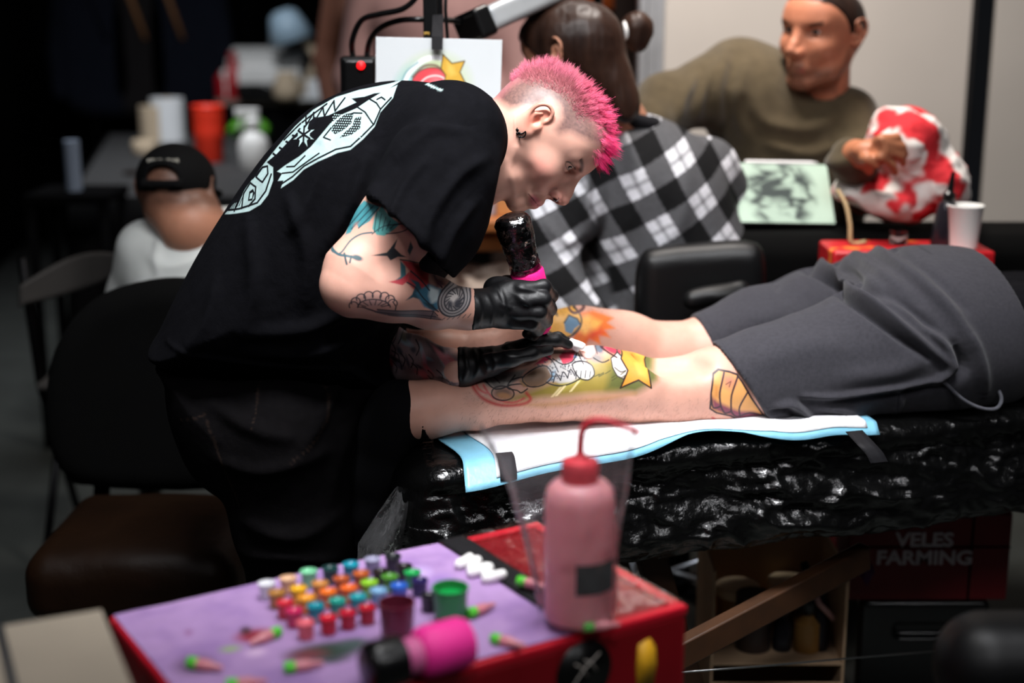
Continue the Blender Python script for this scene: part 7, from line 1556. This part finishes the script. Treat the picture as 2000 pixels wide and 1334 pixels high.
def disc(P, rx, rz, m, name, lb, n=28, thick=.0012, poly=None):
    g = Geo(); pl = poly or [(rx * math.cos(2 * math.pi * i / n), rz * math.sin(2 * math.pi * i / n)) for i in range(n)]; g.prism(pl, -.0004, thick, P, TA, (0, 0, 1)); return tag(obj(name, g.done(), m, case), lb)
P1 = face_pt(1140, 1312); disc(P1, .036, .036, MT['sticker_black'], 'sticker', 'round black sticker')
g = Geo()
for a, b in (((-.018, -.016), (.02, .018)), ((-.012, .012), (.004, -.006)), ((.0, .014), (.016, -.002))): A_ = P1 + TA * a[0] + TB * .0016 + np.array((0, 0, a[1])); B_ = P1 + TA * b[0] + TB * .0016 + np.array((0, 0, b[1])); g.tube([A_, (A_ + B_) / 2 + (0, 0, .004), B_], .0009, 5)
tag(obj('sticker_print', g.done(), MT['sticker_line'], case), 'pale scribbled lines on the black sticker')
P2 = face_pt(1262, 1296); disc(P2, 0, 0, MT['sticker_yellow'], 'sticker', 'yellow and brown die-cut sticker', poly=[(-.012, .026), (.004, .030), (.012, .018), (.014, -.004), (.010, -.03), (-.012, -.032), (-.014, -.002)])
stand = thing('equipment_stool', (ctr[0], ctr[1], 0), 'black stool that carries the red tool case', 'stool'); g = Geo(); g.box(ctr + (0, 0, -.32), (TL - .08, TW - .04, .03), RT); obj('seat', g.done(), MT['black_plastic'], stand, bevel=.006)
for sx in (.08, TL - .08):
    for sw in (.05, TW - .05): q = tt_(sx, sw, 0); g = Geo(); g.tube([(q[0], q[1], .39), (q[0], q[1], 0)], .014, 8); obj('leg', g.done(), MT['dark_steel'], stand)
# lilac cloth with spilled ink
nu, nv = 260, 150; U_, W_ = np.meshgrid(np.linspace(.148, TL - .004, nu + 1), np.linspace(.004, TW - .004, nv + 1)); U_ = U_.ravel(); W_ = W_.ravel(); U_ = U_ + .012 * (1 - W_ / TW) * 0 - .0 
zz = .0035 + .0022 * (fbm(U_ * 20, W_ * 26, 0, 3, 5) - .3)
V = BR[None] - TA[None] * U_[:, None] + TB[None] * W_[:, None] + np.stack([0 * zz, 0 * zz, zz], 1)
q0 = (np.arange(nv)[:, None] * (nu + 1) + np.arange(nu)[None]).ravel(); Q = np.stack([q0, q0 + nu + 1, q0 + nu + 2, q0 + 1], 1)
X_, Y_ = pxof(V[:, 0], V[:, 1], V[:, 2]); mott = fbm(U_ * 22, W_ * 22, 3, 3, 9)[:, None]
p = Paint(X_, Y_, hexc('a583b4')[None] * (1 - np.clip((mott - .42) * 2, 0, .5)) + hexc('7d5c9a')[None] * np.clip((mott - .42) * 2, 0, .5))
for c, rx, ry, col, a_ in (((640, 1272), 76, 18, '23362c', .95), ((600, 1280), 40, 12, '6b3038', .7), ((690, 1258), 36, 12, '3a4a4a', .7), ((500, 1242), 40, 13, '8a2436', .9), ((480, 1232), 12, 8, '3a1a24', .8), ((524, 1243), 14, 10, '3f9a4a', .8), ((450, 1268), 22, 6, '8aa85e', .6), ((368, 1236), 9, 7, '8a5a8a', .6), ((380, 1300), 40, 20, '3a2034', .55), ((650, 1290), 40, 8, '2f3a38', .6), ((500, 1275), 22, 8, 'c9a9cc', .7), ((860, 1140), 30, 20, '8567b0', .5), ((820, 1120), 24, 14, 'b59bcd', .7)): p.blob(c, rx, ry, col, a_, -.12, .7)
MT['lap_cloth'] = mat('lilac_lap_cloth', 'a583b4', .75, paint=True, vary=.06, vscale=60, bump=(500, .3, .0008))
lc = tag(obj('lap_cloth', (V, Q), MT['lap_cloth'], col=p.c, solid=.0008), 'lilac paper lap cloth stained with ink, spread on the red case', 'cloth')
# black tape along the cloth edge and a crinkled film over the red end
g = Geo(); g.grid(lambda a, b: tt_(.114 + .036 * b, .004 + (TW - .02) * a, .0065 + .0006 * math.sin(a * 14)), 30, 3); tp_ = tag(obj('tape', g.done(), MT['tape'], solid=.0006), 'black cloth tape strip holding the lilac cloth down', 'tape')
V = []; nu, nv = 50, 110
for j in range(nv + 1):
    for i in range(nu + 1):
        a, b = i / nu, j / nv; V.append(tt_(.006 + .112 * a, .006 + (TW - .012) * b, .006 + .007 * ridged(a * 2.2, b * 5, .3, 3, 14) * math.sin(math.pi * min(max(a, .02), .98)) ** .5))
g = Geo(); g.add(V, [(j * (nu + 1) + i, (j + 1) * (nu + 1) + i, (j + 1) * (nu + 1) + i + 1, j * (nu + 1) + i + 1) for j in range(nv) for i in range(nu)]); MT['wrap'] = film_mat('cling_film', .0, (30, .6, .010), (1, 1, 1), .09, .0, 1.4, .35)
tag(obj('cling_film', g.done(), MT['wrap']), 'crinkled clear cling film over the bare red end of the case', 'film')
# ink caps
INKS = [
 (522, 1158, 'e4e4ea', 'white ink cup at the near end of the rear row'), (564, 1148, 'e2b48e', 'peach ink cup beside the white one'), (604, 1134, '7fd0a0', 'mint green ink cup beside the peach one'), (646, 1128, '123c3c', 'dark teal ink cup between mint and bright teal in the rear row'), (686, 1120, '128aa0', 'bright teal ink cup in the rear row'), (728, 1110, '9a98b4', 'grey-lilac ink cup in the rear row'), (768, 1104, '141a1e', 'black ink cup at the far end of the rear row'),
 (542, 1176, 'b07a3a', 'ochre ink cup in front of the white one'), (584, 1168, 'efb321', 'yellow ink cup in front of the peach one'), (626, 1158, 'c98746', 'tan ink cup in front of the mint one'), (668, 1148, 'b0522a', 'rust ink cup in front of the dark teal one'), (706, 1138, 'b85a26', 'brown-orange ink cup in front of the bright teal one'), (744, 1134, '1c1414', 'black ink cup in front of the grey-lilac one'), (790, 1124, '160f14', 'black ink cup in front of the far end of the rear row'),
 (558, 1196, 'd42a3c', 'scarlet ink cup in front of the ochre one'), (600, 1186, 'f0a02c', 'amber ink cup in front of the yellow one'), (642, 1174, 'ef7424', 'orange ink cup beside the amber one'), (682, 1166, 'ea6a28', 'deep orange ink cup between orange and lime'), (722, 1156, '8cc62c', 'lime green ink cup'), (762, 1144, '4a8a2c', 'leaf green ink cup beside the lime one'), (806, 1136, '18a050', 'emerald ink cup by the dark navy one'),
 (576, 1212, 'd02a60', 'magenta ink cup in front of the scarlet one'), (618, 1202, '128a9c', 'teal ink cup in front of the amber one'), (660, 1192, '1f9a8a', 'sea green ink cup in front of the orange one'), (700, 1184, '1a98a4', 'turquoise ink cup in front of the deep orange one'), (740, 1172, '7aa8cc', 'light blue ink cup behind the maroon cup'), (780, 1162, '2a62c4', 'royal blue ink cup behind the maroon cup'), (820, 1152, '1c1450', 'dark navy ink cup'),
 (598, 1236, 'ea6a78', 'salmon pink ink cup at the corner of the front row'), (642, 1226, 'd2122e', 'bright red ink cup beside the salmon one'), (680, 1216, 'c01030', 'red ink cup in the middle of the front row'), (718, 1206, 'b80e26', 'deep red ink cup next to the maroon cup'), (838, 1182, '0e0e18', 'black ink cup behind the big green cup')]
cup_prof = [(0, .0005), (.0062, .0005), (.0068, 0), (.0071, .0006), (.0079, .0144), (.0088, .0147), (.0088, .0157), (.0077, .0157), (.0072, .0120)]
for px, py, hx, lb in INKS:
    P = G(px, py + 9, TZ + .0052) ; c = hexc(hx)
    mm = mat('ink_cap_' + hx, c * .95 + .02, .3, spec=.5, vary=.04); im = mat('ink_' + hx, c, .12, vary=.02)
    t = thing('ink_cup', P, lb, 'ink cup', 'ink cups standing in rows on the lilac cloth')
    t.scale = (1.14, 1.14, 1.14); g = Geo(); g.lathe(cup_prof, 18, closed=False); obj('cap', g.done(), mm, t, local=True, autos=40)
    g = Geo(); g.lathe([(.0077, .0150), (.0074, .0143), (0, .0141)], 18, closed=False); obj('ink', g.done(), im, t, local=True)
def cup(px, py, r, h, m, m2, lb, name):
    P = G(px, py, TZ + .0055); t = thing(name, P, lb, 'cup')
    g = Geo(); g.lathe([(0, .001), (r * .82, .001), (r * .84, 0), (r * .88, .001), (r * .98, h - .003), (r * 1.04, h - .002), (r * 1.04, h), (r * .96, h), (r * .92, h * .55)], 32, P, closed=False); obj('body', g.done(), m, t, autos=40)
    g = Geo(); g.lathe([(r * .94, h * .72), (0, h * .715)], 32, P, closed=False); obj('contents', g.done(), m2, t)
MT['green_cup'] = mat('green_soap_cup', '2f8f4c', .35, vary=.06); MT['green_liq'] = mat('green_liquid', '12a04a', .12); MT['maroon_cup'] = mat('maroon_tinted_cup', '6a2436', .25, spec=.5); MT['maroon_liq'] = mat('maroon_liquid', '3a0c1a', .1)
cup(880, 1206, .0195, .036, MT['green_cup'], MT['green_liq'], 'green plastic rinse cup, the largest cup on the lilac cloth', 'rinse_cup')
cup(776, 1244, .0190, .040, MT['maroon_cup'], MT['maroon_liq'], 'maroon rinse cup in front of the blue ink cups', 'rinse_cup')
# cartridges
MT['pink_clear'] = mat('pink_tinted_plastic', 'd98a92', .25, alpha=.92); MT['lime'] = mat('lime_plastic', '52c832', .35)
CT_ = [((520, 1243), 4., 'needle cartridge with green end lying in the red ink smear'), ((590, 1300), .3, 'needle cartridge with green end in front of the dark ink smear'), ((398, 1298), -.35, 'shaded needle cartridge near the folded card at the case corner'), ((938, 1190), .75, 'needle cartridge just behind the big green cup'), ((990, 1253), -.5, 'needle cartridge lying alone on the clean lilac cloth towards the case front'), ((1038, 1140), -.55, 'needle cartridge beside the black tape, behind the pink bottle'), ((1172, 1222), .15, 'needle cartridge at the foot of the pink bottle'), ((478, 1334), .2, 'needle cartridge at the front edge of the lilac cloth')]
for (px, py), a, lb in CT_:
    zc = TZ + .0042 + .0062 if px < 1100 and px != 1038 else TZ + .0165; P = G(px, py, zc); d = (math.cos(a), math.sin(a), 0); t = thing('needle_cartridge', P, lb, 'cartridge', 'spent needle cartridges lying about the red case'); rt_ = toward(d)
    rl = np.array(rt_); P0 = P - .018 * np.array(d)
    g = Geo(); g.lathe([(0, .010), (.0050, .010), (.0056, .012), (.0056, .024), (.0036, .028), (.0024, .038), (.0010, .040), (0, .040)], 14, P0, rt_); obj('body', g.done(), MT['pink_clear'], t, autos=40)
    g = Geo(); g.lathe([(0, 0), (.0052, 0), (.0060, .001), (.0060, .010), (.0050, .0115), (0, .0115)], 14, P0, rt_); tag(obj('stopper', g.done(), MT['lime'], t, autos=40), 'lime green stopper')
# white cotton rolls
for i, (px, py, a, lb) in enumerate(((908, 1096, .9, 'white cotton roll at the tail of the little pile'), (926, 1102, 1.2, 'white cotton roll second in the little pile'), (936, 1113, .6, 'white cotton roll in the middle of the little pile'), (952, 1116, 1.4, 'white cotton roll fourth in the little pile'), (966, 1126, .4, 'white cotton roll at the head of the pile by the tape'))):
    P = G(px, py, TZ + .011); f = Field(P - .028, P + .028, .0015); d = np.array((math.cos(a), math.sin(a), .1)); f.cap(P - d * .009, P + d * .009, .0064); f.cap(P - d * .011, P - d * .010, .0058, .0058, .002); Vx, Qx = f.mesh(1); N_ = normals(Vx, Qx); Vx = Vx + N_ * (.0012 * (fbm(Vx[:, 0] * 220, Vx[:, 1] * 220, Vx[:, 2] * 220, 2, i) - .5))[:, None]
    tag(obj('cotton_roll', (Vx, Qx), MT['tissue']), lb, 'cotton roll', 'white cotton rolls in a little pile on the lilac cloth')
# second machine lying in front
MT['hot_pink'] = mat('hot_pink_wrap', 'ff34a0', .55, bump=(300, .3, .001)); A_ = G(712, 1306, TZ + .030); B_ = G(912, 1252, TZ + .030); dv = B_ - A_; L_ = np.linalg.norm(dv); dv /= L_; rt_ = toward(dv)
m2 = thing('tattoo_machine', (A_ + B_) / 2 - (0, 0, .026), 'tattoo machine with hot pink grip and black end lying on the lilac cloth', 'machine')
g = Geo(); g.lathe([(0, 0), (.018, .001), (.0235, .006), (.0245, .012), (.0245, L_ * .34), (.020, L_ * .36), (0, L_ * .36)], 28, A_, rt_); obj('motor', g.done(), MT['black_plastic'], m2, autos=40)
g = Geo(); g.lathe([(.0185, L_ * .34), (.0185, L_ * .48), (.0180, L_ * .56), (0, L_ * .56)], 28, A_, rt_); obj('collar', g.done(), mat('pink_collar', 'd86aa0', .4), m2, autos=40)
g = Geo(); g.lathe([(0, L_ * .50), (.0205, L_ * .51), (.0250, L_ * .55), (.0265, L_ * .62), (.0265, L_ * .93), (.0235, L_ * .99), (.014, L_), (0, L_)], 32, A_, rt_); obj('grip', g.done(), MT['hot_pink'], m2, autos=40)
# wash bottle in a clear sleeve
P = G(1130, 1204, TZ + .0125); wb = thing('wash_bottle', P, 'pink wash bottle with bent red spout, standing on the red case', 'bottle'); rB = .0375
MT['pink_pe'] = translucent(mat('pink_cloudy_plastic', 'ffb2ba', .3, spec=.5, vary=.05, vscale=25, sss=.5), 'ffb0b8', .3); MT['red_cap'] = mat('red_soft_plastic', 'd83a46', .4); 
g = Geo(); g.lathe([(0, .003), (rB * .85, .003), (rB * .9, 0), (rB * .98, .003), (rB, .008), (rB, .128), (rB * .985, .136), (rB * .92, .146), (rB * .78, .152), (.018, .155), (.0175, .160), (0, .160)], 44, P); obj('body', g.done(), MT['pink_pe'], wb, autos=50)
g = Geo(); g.lathe([(.0185, .154), (.0200, .156), (.0200, .174), (.0185, .177), (.008, .180), (.0045, .186), (0, .186)], 36, P); obj('cap', g.done(), MT['red_cap'], wb, autos=40)
for k in range(24): pass
sp_ = [P + (0, 0, .178), P + (.0, 0, .195), P + (.002, 0, .210), P + (.010, -.002, .220), P + (.024, -.004, .222), P + (.045, -.008, .216), P + (.062, -.011, .210)]
g = Geo(); c = cr(sp_, 6, False); g.tube(c, np.linspace(.0048, .0028, len(c)), 10); obj('spout', g.done(), MT['red_cap'], wb)
MT['label'] = mat('dark_photo_label', '0c0808', .7, spec=.1, c2='4a2c18', blend=(.5, .66), vscale=45); g = Geo(); a0, a1 = R(-98), R(-22)
g.lathe([(rB + .0006, .040), (rB + .0006, .074)], 20, P, None, a0, a1); tag(obj('label_sticker', g.done(), MT['label'], wb, solid=.0006), 'dark label with a brown picture')
V = []; nu, nv = 90, 50
for j in range(nv + 1):
    for i in range(nu):
        a = 2 * math.pi * i / nu; b = j / nv; r0 = .0415 + .040 * b ** 1.6; fl = 1 - .35 * b * abs(math.sin(a)); r = r0 * fl + .0035 * (ridged(math.cos(a) * 1.6, math.sin(a) * 1.6, b * 3, 3, 9) - .5) * (1 + 2 * b); V.append(P + (r * math.cos(a) - .022 * b, r * math.sin(a), .002 + .205 * b + .008 * math.sin(a * 2 + 1) * b))
g = Geo(); g.add(V, [(j * nu + i, j * nu + (i + 1) % nu, (j + 1) * nu + (i + 1) % nu, (j + 1) * nu + i) for j in range(nv) for i in range(nu)]); MT['sleeve'] = film_mat('clear_sleeve', .0, (30, .5, .008), (.98, .98, .99), .18, .08, 1.12)
tag(obj('clear_bag', g.done(), MT['sleeve']), 'loose clear plastic bag standing open around the pink wash bottle', 'bag')
# folded card box at the near corner, padded rest in front
MT['greige'] = mat('greige_card', 'b5a896', .85, vary=.06, vscale=12); MT['seam'] = mat('dark_seam_tape', '3a3f46', .6)
k0, k1, k2 = G(200, 1190, .80), G(-160, 1250, .80), G(372, 1336, .80); e_a = k1 - k0; e_b = k2 - k0; e_a /= np.linalg.norm(e_a); e_b = e_b - e_a * (e_b @ e_a); e_b /= np.linalg.norm(e_b)
cb2 = thing('cardboard_box', k0 + e_a * .15 + e_b * .15 - (0, 0, .30), 'closed greige cardboard box with a dark seam at the near corner of the red case', 'box')
RB = Matrix((e_a, np.cross((0, 0, 1), e_a), (0, 0, 1))).transposed(); cc = k0 + e_a * .15 + e_b * .15
g = Geo(); g.box(cc + (0, 0, -.152), (.30, .30, .296), RB); obj('carton', g.done(), MT['greige'], cb2, bevel=.004)
for s_ in (0, 1): g = Geo(); g.box(cc + e_a * (.0765 * (1 if s_ else -1)) * 0 + e_a * ((-.102 if not s_ else .048)) + (0, 0, -.001), (.094 if not s_ else .200, .298, .004), RB); obj('flap', g.done(), MT['greige'], cb2, bevel=.001)
g = Geo(); g.box(cc + e_a * -.054 + (0, 0, .0012), (.008, .30, .0012), RB); tag(obj('seam', g.done(), MT['seam'], cb2), 'dark taped seam')
bs = thing('box_stand', cc * (1, 1, 0), 'dark stand under the greige cardboard box', 'stand'); g = Geo(); g.box(cc * (1, 1, 0) + (0, 0, .485), (.28, .28, .03), RB); obj('top', g.done(), MT['black_plastic'], bs, bevel=.004)
for sx in (-1, 1):
    for sy in (-1, 1): q = cc + e_a * .11 * sx + e_b * .11 * sy; g = Geo(); g.tube([(q[0], q[1], .475), (q[0], q[1], 0)], .012, 8); obj('leg', g.done(), MT['dark_steel'], bs)
P = W(1948, 1300, 1.42); pr_ = thing('arm_rest', (P[0], P[1], 0), 'round-ended glossy black padded arm rest on a post, blurred at the near corner', 'arm rest')
f = Field(P - (.09, .10, .10), P + (.30, .12, .09), .004); f.box(P + (.09, .02, -.012), (.15, .062, .060), .056); Vx, Qx = f.mesh(2); obj('pad', (Vx, Qx), MT['black_vinyl'], pr_)
g = Geo(); g.tube([P + (.09, .02, -.06), (P[0] + .09, P[1] + .02, .03)], .014, 8); obj('post', g.done(), MT['dark_steel'], pr_); g = Geo(); g.lathe([(0, 0), (.14, 0), (.14, .015), (.02, .03), (0, .03)], 24, (P[0] + .09, P[1] + .02, 0)); obj('base', g.done(), MT['dark_steel'], pr_, autos=35)
